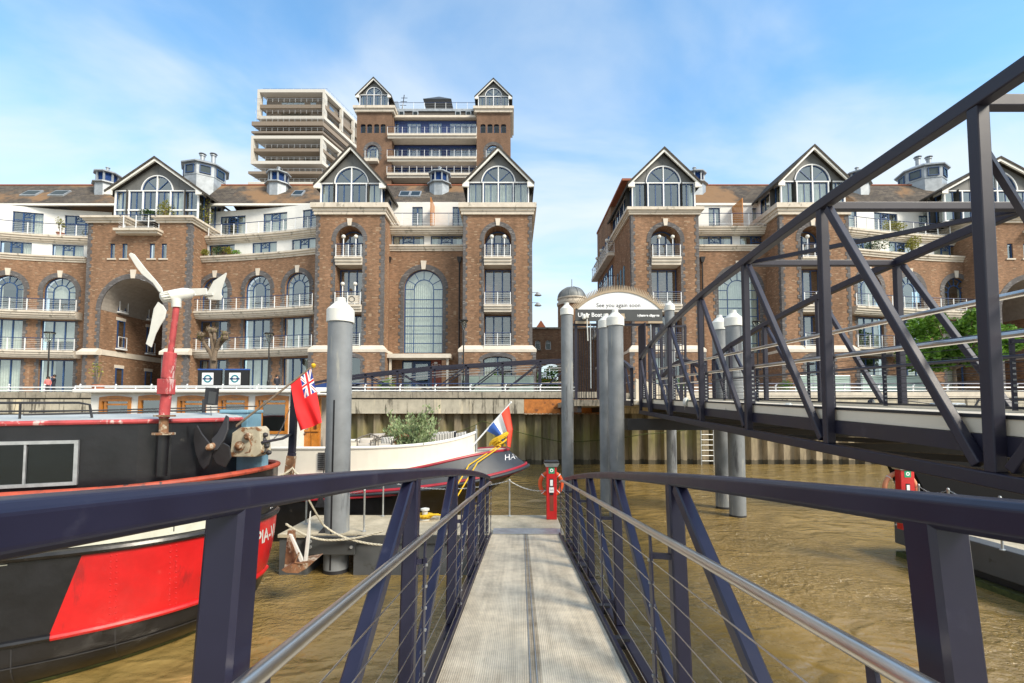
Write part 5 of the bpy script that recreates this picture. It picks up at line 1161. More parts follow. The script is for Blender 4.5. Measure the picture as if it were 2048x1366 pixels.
# ---- truss bridge ----
TB = thing('truss_bridge', 'large dark navy steel truss footbridge sloping up from the right towards the pier gate', 'footbridge', (3.8, 10, 3.3))
SL = .04; XS = .0635
def TP(T, Z, rel): return Vector((T+XS*Z, Z, EYE+rel+SL*Z))
TN, TF = 3.6, 6.3
nodes = [-1.0, 1.42, 3.84, 6.05, 8.4, 10.85, 13.5, 16.0, 17.6]
tops = [2.45, 2.44, 2.42, 2.42, 2.33, 2.20, 1.94, 1.60, 1.30]
BOT = -.69
def topz(Z):
    for i in range(len(nodes)-1):
        if Z <= nodes[i+1]: t_ = (Z-nodes[i])/(nodes[i+1]-nodes[i]); return tops[i]*(1-t_)+tops[i+1]*t_
    return tops[-1]
for T, lab in ((TN, 'near'), (TF, 'far')):
    mb = MB(); c = .17
    prof = [(-.06, -.065), (.06, -.065), (.06, .065), (-.06, .065)]
    # fine arch curve
    path = []
    import bisect
    for i in range(len(nodes)-1):
        p0, p1, p2, p3 = tops[max(0, i-1)], tops[i], tops[i+1], tops[min(len(tops)-1, i+2)]
        for k in range(5):
            t_ = k/5; h = .5*((2*p1)+(p2-p0)*t_+(2*p0-5*p1+4*p2-p3)*t_*t_+(3*p1-p0-3*p2+p3)*t_**3); path.append(TP(T, nodes[i]+(nodes[i+1]-nodes[i])*t_, h))
    path.append(TP(T, nodes[-1], tops[-1])); mb.sweep(path, prof); mb.build('top_chord', 'navy_truss', TB, bevel=.012)
    mb = MB(); mb.beam(TP(T, nodes[0], BOT), TP(T, nodes[-1]+.1, BOT), .12, .125); mb.build('bottom_chord', 'navy_truss', TB, bevel=.012)
    for i, Z in enumerate(nodes):
        mb = MB(); mb.beam(TP(T, Z, BOT+.06), TP(T, Z, tops[i]-.06), .105, .10, up=(0, 1, 0)); mb.build('post', 'navy_truss', TB, bevel=.01)
    for i in range(2, len(nodes)):      # diagonals: top of a post down to the foot of the next one nearer
        mb = MB(); p_, q_ = (TP(T, nodes[i]-.14, tops[i]-.1), TP(T, nodes[i-1]+.14, BOT+.1)) if i > 2 else (TP(T, nodes[i]-.14, BOT+.1), TP(T, nodes[i-1]+.14, tops[i-1]-.1)); mb.beam(p_, q_, .085, .08, up=(1, 0, 0)); mb.build('diagonal', 'navy_truss', TB, bevel=.01)
for i in range(1, len(nodes)-1):
    mb = MB(); a = TP(TN, nodes[i], tops[i]-.02); b = TP(TF, nodes[i], tops[i]-.02)
    if i <= 4: mb.beam(a, b, .10, .10); mb.build('cross_beam', 'navy_truss', TB, bevel=.01)
    mb = MB(); mb.beam(TP(TN, nodes[i], BOT), TP(TF, nodes[i], BOT), .14, .13); mb.build('floor_beam', 'dark_steel', TB)
    if i == 4: mb = MB(); mb.beam(TP(TN, nodes[i], tops[i]-.03), TP(TF, nodes[i-1], tops[i-1]-.03), .06, .06); mb.build('wind_brace', 'navy_truss', TB)
    mb = MB(); mb.beam(TP(TN, nodes[i], BOT-.02), TP(TF, nodes[i-1], BOT-.02), .08, .07); mb.build('wind_brace', 'dark_steel', TB)
mb = MB(); mb.beam(TP(TN, 3.9, 2.2), TP(TF, 5.0, -.2), .05, .05); mb.build('sway_brace', 'navy_truss', TB)
# deck
D0 = -.225
mb = MB(); a0, a1 = TN+.12, TF-.12
for (z0_, z1_, m, nm, e) in ((-.03, 0, 'deck_side', 'deck_plate', 0),): 
    mb.hexa([TP(a0, -1, D0-.12), TP(a1, -1, D0-.12), TP(a1, 17.8, D0-.12), TP(a0, 17.8, D0-.12)], [TP(a0, -1, D0-.03), TP(a1, -1, D0-.03), TP(a1, 17.8, D0-.03), TP(a0, 17.8, D0-.03)]); mb.build('deck', 'deck_side', TB)
for T, s in ((TN+.1, 1), (TF-.1, -1)):
    mb = MB(); mb.beam(TP(T, -1, D0-.045), TP(T, 17.8, D0-.045), .03, .13); mb.build('deck_edge', 'deck_side', TB)
    mb = MB(); mb.beam(TP(T, -1, D0+.035), TP(T, 17.8, D0+.035), .05, .03); mb.build('kerb_angle', 'dark_steel', TB)
    mb = MB(); mb.beam(TP(T, -1, D0-.195), TP(T, 17.8, D0-.195), .10, .16); mb.build('edge_beam', 'navy_truss', TB)
    # handrails, cable posts and cables
    mb = MB(); Tr = T+s*.10
    for rel in (D0+1.02, D0+.70): mb.tube([TP(Tr, -1, rel), TP(Tr, 17.3, rel)], .027, 8)
    mb.build('handrail', 'stainless' if s > 0 else 'navy_truss', TB, smooth=True)
    mb = MB()
    for Z in nodes:
        mb.cut(); Zp = Z+.18; mb.beam(TP(Tr-s*.03, Zp, D0), TP(Tr-s*.03, Zp, D0+.98), .014, .07, up=(1, 0, 0)); mb.beam(TP(T-.02*s, Zp-.1, D0+.9), TP(Tr-s*.03, Zp, D0+.9), .02, .05)
    mb.build('cable_post', 'navy_truss', TB)
    mb = MB()
    for Z in nodes:
        for k in range(8): mb.beam(TP(Tr-s*.055, Z+.18, D0+.1+k*.075), TP(Tr-s*.015, Z+.18, D0+.1+k*.075), .024, .024)
    mb.build('cable_ferrule', 'galv', TB)
    mb = MB()
    for k in range(8): mb.tube([TP(Tr-s*.03, -1, D0+.1+k*.075), TP(Tr-s*.03, 17.6, D0+.1+k*.075)], .003, 4)
    mb.build('cable', 'dark_steel', TB)
for (x, y, Z, s) in ((1577, 822, 7.6, 1), (1372, 805, 12.3, 1), (1742, 812, 9.2, -1)):
    t = thing('bulkhead_lamp', {1577: 'round pale floodlight on the outer edge of the truss deck, nearest', 1372: 'small round floodlight on the truss deck edge, farther along', 1742: 'round grey lamp seen across the truss deck'}[x], 'lamp', W(x, y, Z), 'floodlights on the truss bridge deck'); c = W(x, y, Z); mb = MB(); rot = Matrix.Rotation(R(90), 3, 'X') @ Matrix.Rotation(R(50), 3, 'Y')
    mb.lathe([(.09, -.05), (.125, -.03), (.13, .03), (.11, .05)], c, 18, rot); mb.beam(c-Vector((0, 0, .2)), c-Vector((0, 0, .08)), .05, .07, up=(0, 1, 0)); mb.build('housing', 'old_white' if s > 0 else 'dark_steel', t, smooth=True); mb = MB(); mb.lathe([(.095, .051), (.095, .06)], c, 16, rot); mb.build('lens', 'glass_green', t)
# ---- fixed access platform, gate and sign ----
YS = 25.0
PG = thing('pier_gate', 'dark steel gateway and railings on the pier head, below the arched sign', 'gate', (WX(1236, YS), YS, GZ))
def S(x, y, Y=YS): return W(x, y, Y)
zpl = WZ(800, YS)      # platform level
mb = MB(); 
for x in (1152, 1196, 1308, 1323): a = S(x, 640); mb.beam((a.x, YS+.1, zpl), (a.x, YS+.1, a.z), .14, .14, up=(0, 1, 0))
mb.beam(S(1146, 649)+Vector((0, .1, 0)), S(1328, 649)+Vector((0, .1, 0)), .16, .12); mb.beam(S(1308, 652)+Vector((0, .1, 0)), S(1372, 652)+Vector((0, .1, 0)), .1, .1); mb.beam(S(1372, 652)+Vector((0, .1, 0)), S(1372, 800)+Vector((0, .1, 0)), .1, .1, up=(0, 1, 0)); mb.build('frame', 'navy_truss', PG)
mb = MB()
for k in range(11): mb.cut(); a = S(1311+k*6, 655); mb.beam((a.x, YS+.1, zpl), a+Vector((0, .1, 0)), .035, .035, up=(0, 1, 0))
for k in range(10): mb.cut(); a = S(1150+k*4.6, 655); mb.beam((a.x, YS+1.6-.1*k, zpl), (a.x, YS+1.6-.1*k, a.z), .035, .035, up=(0, 1, 0))
for yy in (652, 700, 790): mb.cut(); mb.beam(S(1310, yy)+Vector((0, .1, 0)), S(1372, yy)+Vector((0, .1, 0)), .05, .05)
mb.build('bars', 'navy_truss', PG)
mb = MB(); a = S(1274, 655); b = S(1282, 800); mb.hexa([(a.x, YS-.2, zpl), (b.x, YS-.9, zpl), (b.x+.05, YS-.9, zpl), (a.x+.05, YS-.2, zpl)], [(a.x, YS-.2, a.z), (b.x, YS-.9, a.z+.1), (b.x+.05, YS-.9, a.z+.1), (a.x+.05, YS-.2, a.z)]); mb.build('open_gate', 'navy_truss', PG)
mb = MB()
for x in (1300, 1180): a = S(x, 650); mb.tube([(a.x, YS-.1, a.z), (a.x, YS-.1, zpl+.6)], .03, 6)
mb.build('conduit', 'galv', PG)
# sign
SG = thing('pier_sign', 'arched white and grey sign with a fan of spikes round its top', 'sign', (WX(1236, YS), YS, WZ(645, YS)))
fS = FY(YS-.12); xl, xr, xc = S(1150, 620).x, S(1323, 620).x, S(1236.5, 620).x; zb, zm, zt = S(1236, 643).z, S(1236, 620).z, S(1236, 585.5).z
hw = (xr-xl)/2-.12; hh = zt-zm; Rr_ = (hw*hw+hh*hh)/(2*hh); ccz = zt-Rr_; a0 = math.asin(hw/Rr_)
up = [(xc+Rr_*math.sin(a0-2*a0*i/32), ccz+Rr_*math.cos(a0-2*a0*i/32)) for i in range(33)]
mb = MB(); mb.prism(up, fS, -.06, .02); mb.build('white_panel', 'sign_white', SG)
mb = MB(); mb.prism(rect(xl, xr, zb, zm), fS, -.06, .025); mb.prism([(xl, zm), (xl+.14, zm), (xl+.14, zm+.12)], fS, -.06, .02); mb.build('grey_panel', 'sign_grey', SG)
mb = MB(); mb.prism(rect(xl, xl+.75, zb-.14, zb-.003), fS, -.05, .02); mb.prism(rect(xr-.75, xr, zb-.12, zb-.003), fS, -.05, .02); mb.build('lower_trim', 'tan', SG)
ro = Rr_+.11; ao = math.asin(min(.999, (hw+.1)/ro)); inn = [(xc+(Rr_+.005)*math.sin(a0-2*a0*i/32), ccz+(Rr_+.005)*math.cos(a0-2*a0*i/32)) for i in range(33)]; ou = [(xc+ro*math.sin(a0-2*a0*i/32), ccz+ro*math.cos(a0-2*a0*i/32)) for i in range(33)]
mb = MB(); ring(mb, fS, inn, ou, -.1, .06)
for i in range(62):
    a = a0*1.0*(1-2*i/61); a *= 1.03; p = Vector((xc+ro*math.sin(a), ccz+ro*math.cos(a))); d = Vector((math.sin(a*.8), math.cos(a*.8))); n = Vector((d.y, -d.x))*.032
    q = p+d*.26; mb.prism([tuple(p-n), tuple(p+n), tuple(q+n*.2), tuple(q-n*.2)], fS, -.03, .03)
mb.build('spike_fan', 'tan', SG)
mb = MB(); text_on(mb, fS, 'See you again soon', xc-.02, S(1236, 615.5).z, .30, .024, .003); mb.build('lettering', 'black', SG)
mb = MB(); mb.cut(); text_on(mb, fS, 'Uber Boat', S(1179, 630).x, S(1179, 634.5).z, .30, .029, .006); mb.cut(); text_on(mb, fS, 'by', S(1276, 630).x, S(1276, 634).z, .17, .029, .001); mb.cut(); text_on(mb, fS, 'thames clippers', S(1296.5, 630).x, S(1296, 634).z, .17, .029, .009); mb.build('lettering', 'sign_white', SG)
mb = MB(); c = S(1166, 632, YS-.3)
for k in range(2): mb.lathe([(.02, -.16), (.10, -.12), (.11, 0), (.05, .12), (.02, .14)], c+Vector((.05+.14*k, 0, -.03+.05*k)), 10)
mb.tube([c+Vector((.2, 0, .1)), c+Vector((.24, 0, -1.3))], .03, 6)
tag(mb.build('cctv_camera', 'old_white', smooth=True), 'white camera cluster on a pole in front of the left end of the sign', 'camera')
mb = MB(); c = S(1245, 632, YS-.25); mb.box(c-Vector((.1, .05, .12)), c+Vector((.1, .05, .12))); mb.lathe([(.08, -.07), (.1, 0), (.03, .09)], c+Vector((.03, -.08, -.1)), 10); tag(mb.build('floodlight', 'tan'), 'small tan floodlight on the middle of the sign', 'lamp')
# platform, supporting beams, link bridge and long ramp
PL = thing('pier_platform', 'steel pier-head platform projecting from the river wall under the gate', 'platform', (WX(1200, 28), 28, zpl))
mb = MB(); mb.box((S(1140, 800, 26).x, 24.2, zpl-.32), (S(1390, 800, 26).x, 33.0, zpl)); mb.build('deck', 'coping', PL)
mb = MB(); 
for x in (1150, 1230, 1380): X = S(x, 800, 26).x; mb.box((X-.1, 24.3, zpl-.65), (X+.1, 33.0, zpl-.32))
mb.build('beam', 'dark_steel', PL)
LB = thing('link_bridge', 'short arched steel link bridge between the pier gate and the truss bridge', 'footbridge', (WX(1290, 21), 21, zpl-.3))
xa0, xa1 = 4.45, 7.2
P0 = lambda X, Z, zz: Vector((X+XS*(Z-17.8), Z, zz))
dz = lambda Z: 4.02+(zpl-4.02)*(Z-17.8)/(24.2-17.8)
mb = MB(); mb.hexa([P0(xa0, 17.8, dz(17.8)-.15), P0(xa1, 17.8, dz(17.8)-.15), P0(xa1, 24.2, dz(24.2)-.15), P0(xa0, 24.2, dz(24.2)-.15)], [P0(xa0, 17.8, dz(17.8)), P0(xa1, 17.8, dz(17.8)), P0(xa1, 24.2, dz(24.2)), P0(xa0, 24.2, dz(24.2))]); mb.build('deck', 'deck_side', LB)
for X in (xa0, xa1):
    mb = MB(); pts = [P0(X, 17.8+6.4*i/12, dz(17.8+6.4*i/12)+1.15+.55*math.sin(math.pi*i/12)) for i in range(13)]; mb.sweep(pts, [(-.06, -.07), (.06, -.07), (.06, .07), (-.06, .07)])
    mb.beam(P0(X, 17.8, dz(17.8)-.1), P0(X, 24.2, dz(24.2)-.1), .12, .2); mb.build('chord', 'navy_truss', LB)
    for i in (0, 3, 6, 9, 12): mb = MB(); Z = 17.8+6.4*i/12; mb.beam(P0(X, Z, dz(Z)), pts[i], .1, .1, up=(0, 1, 0)); mb.build('post', 'navy_truss', LB)
    for i in (3, 6, 9, 12): mb = MB(); Z = 17.8+6.4*(i-3)/12; mb.beam(pts[i], P0(X, Z, dz(Z)), .07, .07, up=(1, 0, 0)); mb.build('diagonal', 'navy_truss', LB)
    mb = MB(); s = 1 if X == xa0 else -1
    for h in (1.0, .72): mb.tube([P0(X+s*.15, 17.8, dz(17.8)+h), P0(X+s*.15, 24.2, dz(24.2)+h)], .025, 6)
    mb.build('handrail', 'stainless', LB)
# timber-boarded infill wall beyond the truss deck end
mb = MB(); YB = 29.0
mb.hexa([W(1272, 812, YB), W(1392, 812, YB), W(1392, 812, YB)+Vector((0, .3, 0)), W(1272, 812, YB)+Vector((0, .3, 0))], [W(1272, 757, YB), W(1392, 790, YB), W(1392, 790, YB)+Vector((0, .3, 0)), W(1272, 757, YB)+Vector((0, .3, 0))]); tag(mb.build('ramp_wall', 'deck_side'), 'pale sloping ramp wall seen through the far end of the truss', 'wall')
RP = thing('access_ramp', 'long dark truss ramp rising from left to right along the promenade railing', 'ramp', (WX(900, 34.8), 34.8, GZ))
YR = 34.9
for k, Yk in enumerate((YR, YR+1.7)):
    mb = MB(); tp = [(600, 772), (672, 757), (740, 747.5), (858, 735), (985, 727), (1060, 722.5), (1150, 719)]; path = [W(x, y, YR)+Vector((0, Yk-YR, 0)) for x, y in tp]
    mb.sweep(path, [(-.06, -.09), (.06, -.09), (.06, .09), (-.06, .09)]); mb.build('top_chord', 'navy_truss', RP)
    bt = lambda x: 790-(x-600)*.0215 if k < 5 else 0
    def yb(x): return 786-(x-600)*.0
    def yt(x):
        for (x0, y0), (x1, y1) in zip(tp[:-1], tp[1:]):
            if x <= x1: return y0+(y1-y0)*(x-x0)/(x1-x0)
        return tp[-1][1]
    xs = [672, 731, 795, 862, 932, 1005, 1081, 1150]
    for x in xs: mb = MB(); o = Vector((0, Yk-YR, 0)); mb.beam(W(x, yb(x), YR)+o, W(x, yt(x), YR)+o, .14, .12, up=(0, 1, 0)); mb.build('post', 'navy_truss', RP)
    for i in range(1, len(xs)): 
        a, b = (xs[i], xs[i-1]) if i > 3 else (xs[i-1], xs[i])
        mb = MB(); mb.beam(W(a, yt(a)+2, YR)+o, W(b, yb(b)-2, YR)+o, .09, .09); mb.build('diagonal', 'navy_truss', RP)
    mb = MB()
    for dy in (10, 16): mb.tube([W(x, y+dy, YR)+Vector((0, Yk-YR+.12, 0)) for x, y in tp[1:]], .02, 6)
    mb.build('handrail', 'galv', RP)
mb = MB(); a, b = W(672, 784, YR), W(1150, 762, YR); mb.hexa([a-Vector((0, 0, .1)), b-Vector((0, 0, .1)), b+Vector((0, 1.7, -.1)), a+Vector((0, 1.7, -.1))], [a, b, b+Vector((0, 1.7, 0)), a+Vector((0, 1.7, 0))]); mb.build('deck', 'coping', RP)
# ================= PONTOONS =================
ZD = .89
PT = thing('pontoon', 'grey floating pontoon with a concrete deck, at the far end of the gangway', 'pontoon', (-2, 11.7, ZD))
gd = Vector((17/F, 1, 0)).normalized()
px0, px1, pya, pyb = W(560, 1062, 10.85).x, W(1122, 1050, 11.5).x, 10.75, 12.75
mb = MB(); mb.box((px0, pya, ZD-.07), (px1, pyb, ZD)); mb.build('deck', 'pontoon_deck', PT)
mb = MB(); mb.box((px0+.02, pya+.05, -.3), (W(615, 1100, 10.8).x, pyb-.05, ZD-.075)); mb.box((W(708, 1100, 10.8).x, pya+.03, -.3), (px1-.02, pyb-.05, ZD-.075)); mb.build('float', 'fender_grey', PT)
mb = MB(); xa, xb = W(612, 1085, 10.7).x, W(712, 1085, 10.7).x; mb.box((xa, pya-.12, W(650, 1108, 10.7).z), (xb, pya-.004, ZD-.02)); mb.box((W(712, 1085, 10.7).x+.004, pya-.02, ZD-.2), (px1, pya-.002, ZD-.01)); mb.build('pile_guide', 'sign_grey', PT, bevel=.01)
mb = MB()
for (x, y) in ((621, 1083), (621, 1094), (703, 1094)): c = W(x, y, pya-.13); mb.lathe([(.035, 0), (.035, .03)], c, 10, Matrix.Rotation(R(90), 3, 'X'))
mb.build('bolt', 'galv', PT)
mb = MB(); mb.box((px1-1.5, pya+.02, ZD+.002), (px1-.06, pya+.5, ZD+.012)); mb.build('checker_plate', 'galv', PT)
PT2 = thing('pontoon', 'second grey floating pontoon at the right edge with a wide edge fender', 'pontoon', (12, 5, ZD))
qx = 9.72; mb = MB(); mb.box((qx, -4, ZD-.1), (qx+9, 12.25, ZD-.02)); mb.build('deck', 'pontoon_deck', PT2)
mb = MB(); mb.box((qx-.06, -4, .30), (qx+.32, 12.3, ZD-.0)); mb.box((qx+.33, 11.95, .3), (qx+9, 12.3, ZD)); mb.build('fender', 'fender_grey', PT2, bevel=.02)
mb = MB(); mb.box((qx+.1, -4, -.4), (qx+8.9, 12.1, .296)); mb.build('float', 'dark_steel', PT2)
mb = MB(); mb.box((qx-.12, -4, -.1), (qx+.095, 12.2, .12)); mb.build('weed_line', 'weed', PT2)
# chain posts
def cpost(x, y, Y, h, lab, grp='chain posts on the pontoons'):
    c = W(x, y, Y); z0 = ZD if c.x < 5 else ZD-.02; mb = MB(); mb.lathe([(.05, z0), (.05, z0+.02), (.022, z0+.03), (.022, z0+h), (.03, z0+h+.01), (.02, z0+h+.04)], (c.x, Y, 0), 10)
    return tag(mb.build('chain_post', 'galv', smooth=True), lab, 'post', grp), Vector((c.x, Y, z0+h))
posts = []
for (x, y, Y, lab) in ((1019, 1027, 12.6, 'chain post at the far edge of the pontoon beside the gangway end'), (766, 1022, 12.6, 'chain post between the thick pile and the gangway, farther edge'), (728, 1058, 11.0, 'chain post just right of the thick pile'), (612, 1040, 11.7, 'chain post left of the thick pile, by the barge bow')): posts.append(cpost(x, y, Y, .92, lab)[1])
def chain(name, lab, a, b, sag=.16, m='galv'):
    n = int((b-a).length/.045); P = [a.lerp(b, i/n)-Vector((0, 0, sag*4*(i/n)*(1-i/n))) for i in range(n+1)]; mb = MB()
    for i in range(n):
        p, q = P[i], P[i+1]; d = (q-p); s = Vector((0, 0, 1)).cross(d).normalized()*.012; u = Vector((0, 0, .013))
        o = s if i % 2 else u; mb.tube([p-d*.15, p+d*.3+o, q-d*.3+o, q+d*.15, q-d*.3-o, p+d*.3-o], .0045, 4, closed=True)
    return tag(mb.build(name, m), lab, 'chain')
st1 = Vector((W(1103, 1033, 12.3).x, 12.3, ZD))
chain('safety_chain', 'galvanised chain from the far chain post to the red lifebuoy stand', posts[0], st1+Vector((-.1, 0, .72)), .1)
chain('safety_chain', 'galvanised chain running left from the far chain post behind the handrail', posts[1], posts[0], .22)
chain('safety_chain', 'galvanised chain crossing in front of the cream boat stern by the thick pile', posts[1]+Vector((-1.4, 0, .05)), posts[1], .08)
chain('safety_chain', 'galvanised chain between the two posts left of the gangway', posts[3], posts[2], .12)
# lifebuoy stands
def station(base, hgt, lab, faded, w=.13, rr=.28):
    t = thing('lifebuoy_stand', lab, 'lifebuoy stand', base, 'red lifebuoy stands'); x, y, z = base; mb = MB(); mb.box((x-w, y-.09, z), (x+w, y+.09, z+hgt-.12)); mb.build('pedestal', 'red_paint', t, bevel=.015)
    mb = MB(); mb.hexa([(x-w-.02, y-.12, z+hgt-.12), (x+w+.02, y-.12, z+hgt-.12), (x+w+.02, y+.12, z+hgt-.12), (x-w-.02, y+.12, z+hgt-.12)], [(x-w-.06, y-.16, z+hgt-.03), (x+w+.06, y-.16, z+hgt-.03), (x+w+.06, y+.16, z+hgt-.03), (x-w-.06, y+.16, z+hgt-.03)]); mb.build('lamp_hood', 'galv', t)
    mb = MB(); mb.box((x-w-.055, y-.15, z+hgt-.028), (x+w+.055, y+.15, z+hgt+.03)); mb.build('cap', 'black', t, bevel=.02)
    f = frame((x, y-.09, 0), (1, 0, 0)); mb = MB(); mb.prism(rect(-.075, .075, z+hgt-.29, z+hgt-.135), f, 0, .006); s = mb.build('green_sign', 'sign_green', t)
    mb = MB(); ring(mb, f, arc(0, z+hgt-.21, .022, 0, 6.2832, 16), arc(0, z+hgt-.21, .045, 0, 6.2832, 16), .006, .01); mb.build('lifebuoy_symbol', 'sign_white', s)
    mb = MB(); mb.prism(rect(-.055, .045, z+hgt*.42, z+hgt*.71), f, 0, .006); p = mb.build('recess_panel', 'black', t); mb = MB(); mb.prism(rect(-.04, .03, z+hgt*.585, z+hgt*.69), f, .006, .012); mb.prism(rect(-.06, .055, z+hgt*.47, z+hgt*.56), f, .006, .014); mb.build('notice', 'sign_white', p)
    mb = MB(); mb.prism(rect(-.05, .045, z+hgt*.15, z+hgt*.41), f, 0, .006); mb.build('instruction_plate', 'plaque', t); mb = MB(); text_on(mb, frame((x, y-.09, 0), (1, 0, 0)), 'SOS', 0, z+hgt*.50, .05, .016); mb.build('lettering', 'black', p)
    b = thing('lifebuoy', 'orange lifebuoy hung on the red stand at the gangway end' if not faded else 'sun-faded orange lifebuoy hung on the right-hand red stand', 'lifebuoy', (x, y+.14, z+hgt*.62), 'lifebuoys on the stands'); c = Vector((x, y+.14, z+hgt*.60))
    mb = MB(); mb.tube([c+Vector((rr*math.cos(a), 0, rr*1.04*math.sin(a))) for a in [2*math.pi*i/28 for i in range(28)]], .052, 10, closed=True); mb.build('ring', 'orange_faded' if faded else 'orange', b, smooth=True)
    mb = MB()
    for q in range(4):
        a = R(45+90*q); mb.cut(); mb.tube([c+Vector((rr*math.cos(a)+.056*math.cos(a)*math.cos(k*.7854)-0, .056*math.sin(k*.7854), rr*1.04*math.sin(a)+.056*math.sin(a)*math.cos(k*.7854))) for k in range(8)], .012, 4, closed=True)
    mb.build('band', 'sign_white', b)
station(st1, 1.44, 'red lifebuoy stand with a green sign, on the pontoon at the gangway end', False)
station(Vector((W(1811, 1000, 11.3).x, 11.3, ZD-.02)), 1.50, 'red lifebuoy stand partly hidden below the truss bridge at the right', True, .16, .37)
pr = []
for (x, Y, lab) in ((1793, 11.7, 'chain post left of the right-hand lifebuoy stand'), (1838, 11.2, 'chain post right of the right-hand lifebuoy stand'), (1897, 10.6, 'chain post below the truss bridge, beyond the faded lifebuoy'), (2000, 9.6, 'chain post on the right pontoon nearest the truss post')): pr.append(cpost(x, 1000, Y, 1.02, lab)[1])
for i, lab in ((0, 'galvanised chain behind the faded lifebuoy'), (1, 'galvanised chain sagging right of the faded lifebuoy'), (2, 'galvanised chain at the right edge below the truss')): chain('safety_chain', lab, pr[i], pr[i+1], .12)
# bollard with yellow rope
bc = W(850, 1030, 12.2); mb = MB(); mb.lathe([(.13, ZD), (.13, ZD+.03), (.07, ZD+.05), (.07, ZD+.22), (.11, ZD+.24), (.11, ZD+.28), (.04, ZD+.3)], (bc.x, 12.2, 0), 16); tag(mb.build('mooring_bollard', 'old_white', smooth=True), 'white mooring bollard on the pontoon wound with yellow rope', 'bollard')
mb = MB(); P = []
for i in range(120): a = i*.42; r = .12+.05*math.sin(i*.9)+.06*(i/120); P.append(Vector((bc.x+r*math.cos(a)+(.25 if i > 90 else 0)*(i-90)/30, 12.2+r*math.sin(a)*.9, ZD+.05+.10*abs(math.sin(i*.23)))))
mb.tube(P, .02, 6); q0 = P[-1]; q1 = W(896, 1001, 12.75); q2 = W(938, 930, 13.9); q3 = W(995, 893, 14.9)
mb.tube([q0, q1, q2, q3], .019, 6); mb.tube([q1+Vector((.12, 0, -.1)), W(955, 925, 13.95), q3+Vector((.1, 0, 0))], .019, 6)
tag(mb.build('mooring_rope', 'yellow', smooth=True), 'yellow mooring rope from the pontoon bollard up to the cream boat', 'rope')
mb = MB(); rng = random.Random(5); c = W(998, 893, 15.0); P = []
for i in range(150): a = i*.37; P.append(c+Vector((.30*math.cos(a)*(.6+.4*math.sin(i*.13)), .2*math.sin(a), .02+.42*abs(math.sin(i*.071))*abs(math.cos(a*.5)))))
mb.tube(P, .028, 6); tag(mb.build('rope_coil', 'yellow', smooth=True), 'bundle of yellow rope heaped at the foot of the tricolour', 'rope')
# ================= OUR GANGWAY =================
o_vp = ((1041-1024)/F, (CY-915)/F)
fwd = Vector((o_vp[0], math.cos(TH)-o_vp[1]*math.sin(TH), math.sin(TH)+o_vp[1]*math.cos(TH))).normalized()
lat = fwd.cross(Vector((0, 0, 1))).normalized(); nrm = lat.cross(fwd).normalized(); E = Vector((0, 0, EYE)); sc = fwd.y
def G(t_, s, d): return E+fwd*s+lat*t_-nrm*d
GW = thing('gangway', 'navy steel gangway with stainless handrails and a ribbed walkway, in the foreground', 'gangway', G(.1, 5, 1.65))
SE = 10.75; S0 = -1.6; HD = 1.65
tl, tr = -.625, .82
Mx = Matrix((( lat.x, fwd.x, nrm.x, E.x), (lat.y, fwd.y, nrm.y, E.y), (lat.z, fwd.z, nrm.z, E.z), (0, 0, 0, 1)))
def local(o):
    o.data.transform(Mx.inverted()); o.matrix_parent_inverse = Matrix.Translation(-GW.location) @ Mx if o.parent == GW else Mx
mb = MB(); mb.hexa([G(tl, S0, HD+.03), G(tr, S0, HD+.03), G(tr, SE, HD+.03), G(tl, SE, HD+.03)], [G(tl, S0, HD), G(tr, S0, HD), G(tr, SE, HD), G(tl, SE, HD)]); local(mb.build('walkway', 'deck_ribbed', GW))
mb = MB(); 
for dx in (.075, .125): mb.beam(G(dx, S0, HD-.002), G(dx, SE, HD-.002), .008, .008)
mb.build('seam_strip', 'galv', GW)
for t_ in (tl-.02, tr+.02):
    mb = MB(); mb.beam(G(t_, S0, HD-.0), G(t_, SE, HD-.0), .03, .09, up=nrm); mb.build('kick_plate', 'navy_steel', GW)
mb = MB()
for t_ in (-.75, 1.055): mb.beam(G(t_, S0, HD+.17), G(t_, SE+.1, HD+.17), .10, .12, up=nrm)
mb.build('bottom_chord', 'navy_steel', GW, bevel=.012)
mb = MB()
for s in [S0+.3+1.05*i for i in range(12)]: mb.cut(); mb.beam(G(-.75, s, HD+.13), G(1.055, s, HD+.13), .08, .1)
mb.build('floor_beam', 'dark_steel', GW)
TLx, TRx = -.75, 1.055
def dr(s, side): return (.075 if side < 0 else .105)+.0036*max(0, s-1.2)**2+.026
ps = [-.9, 1.28, 3.38, 5.44, 7.52, 9.62]
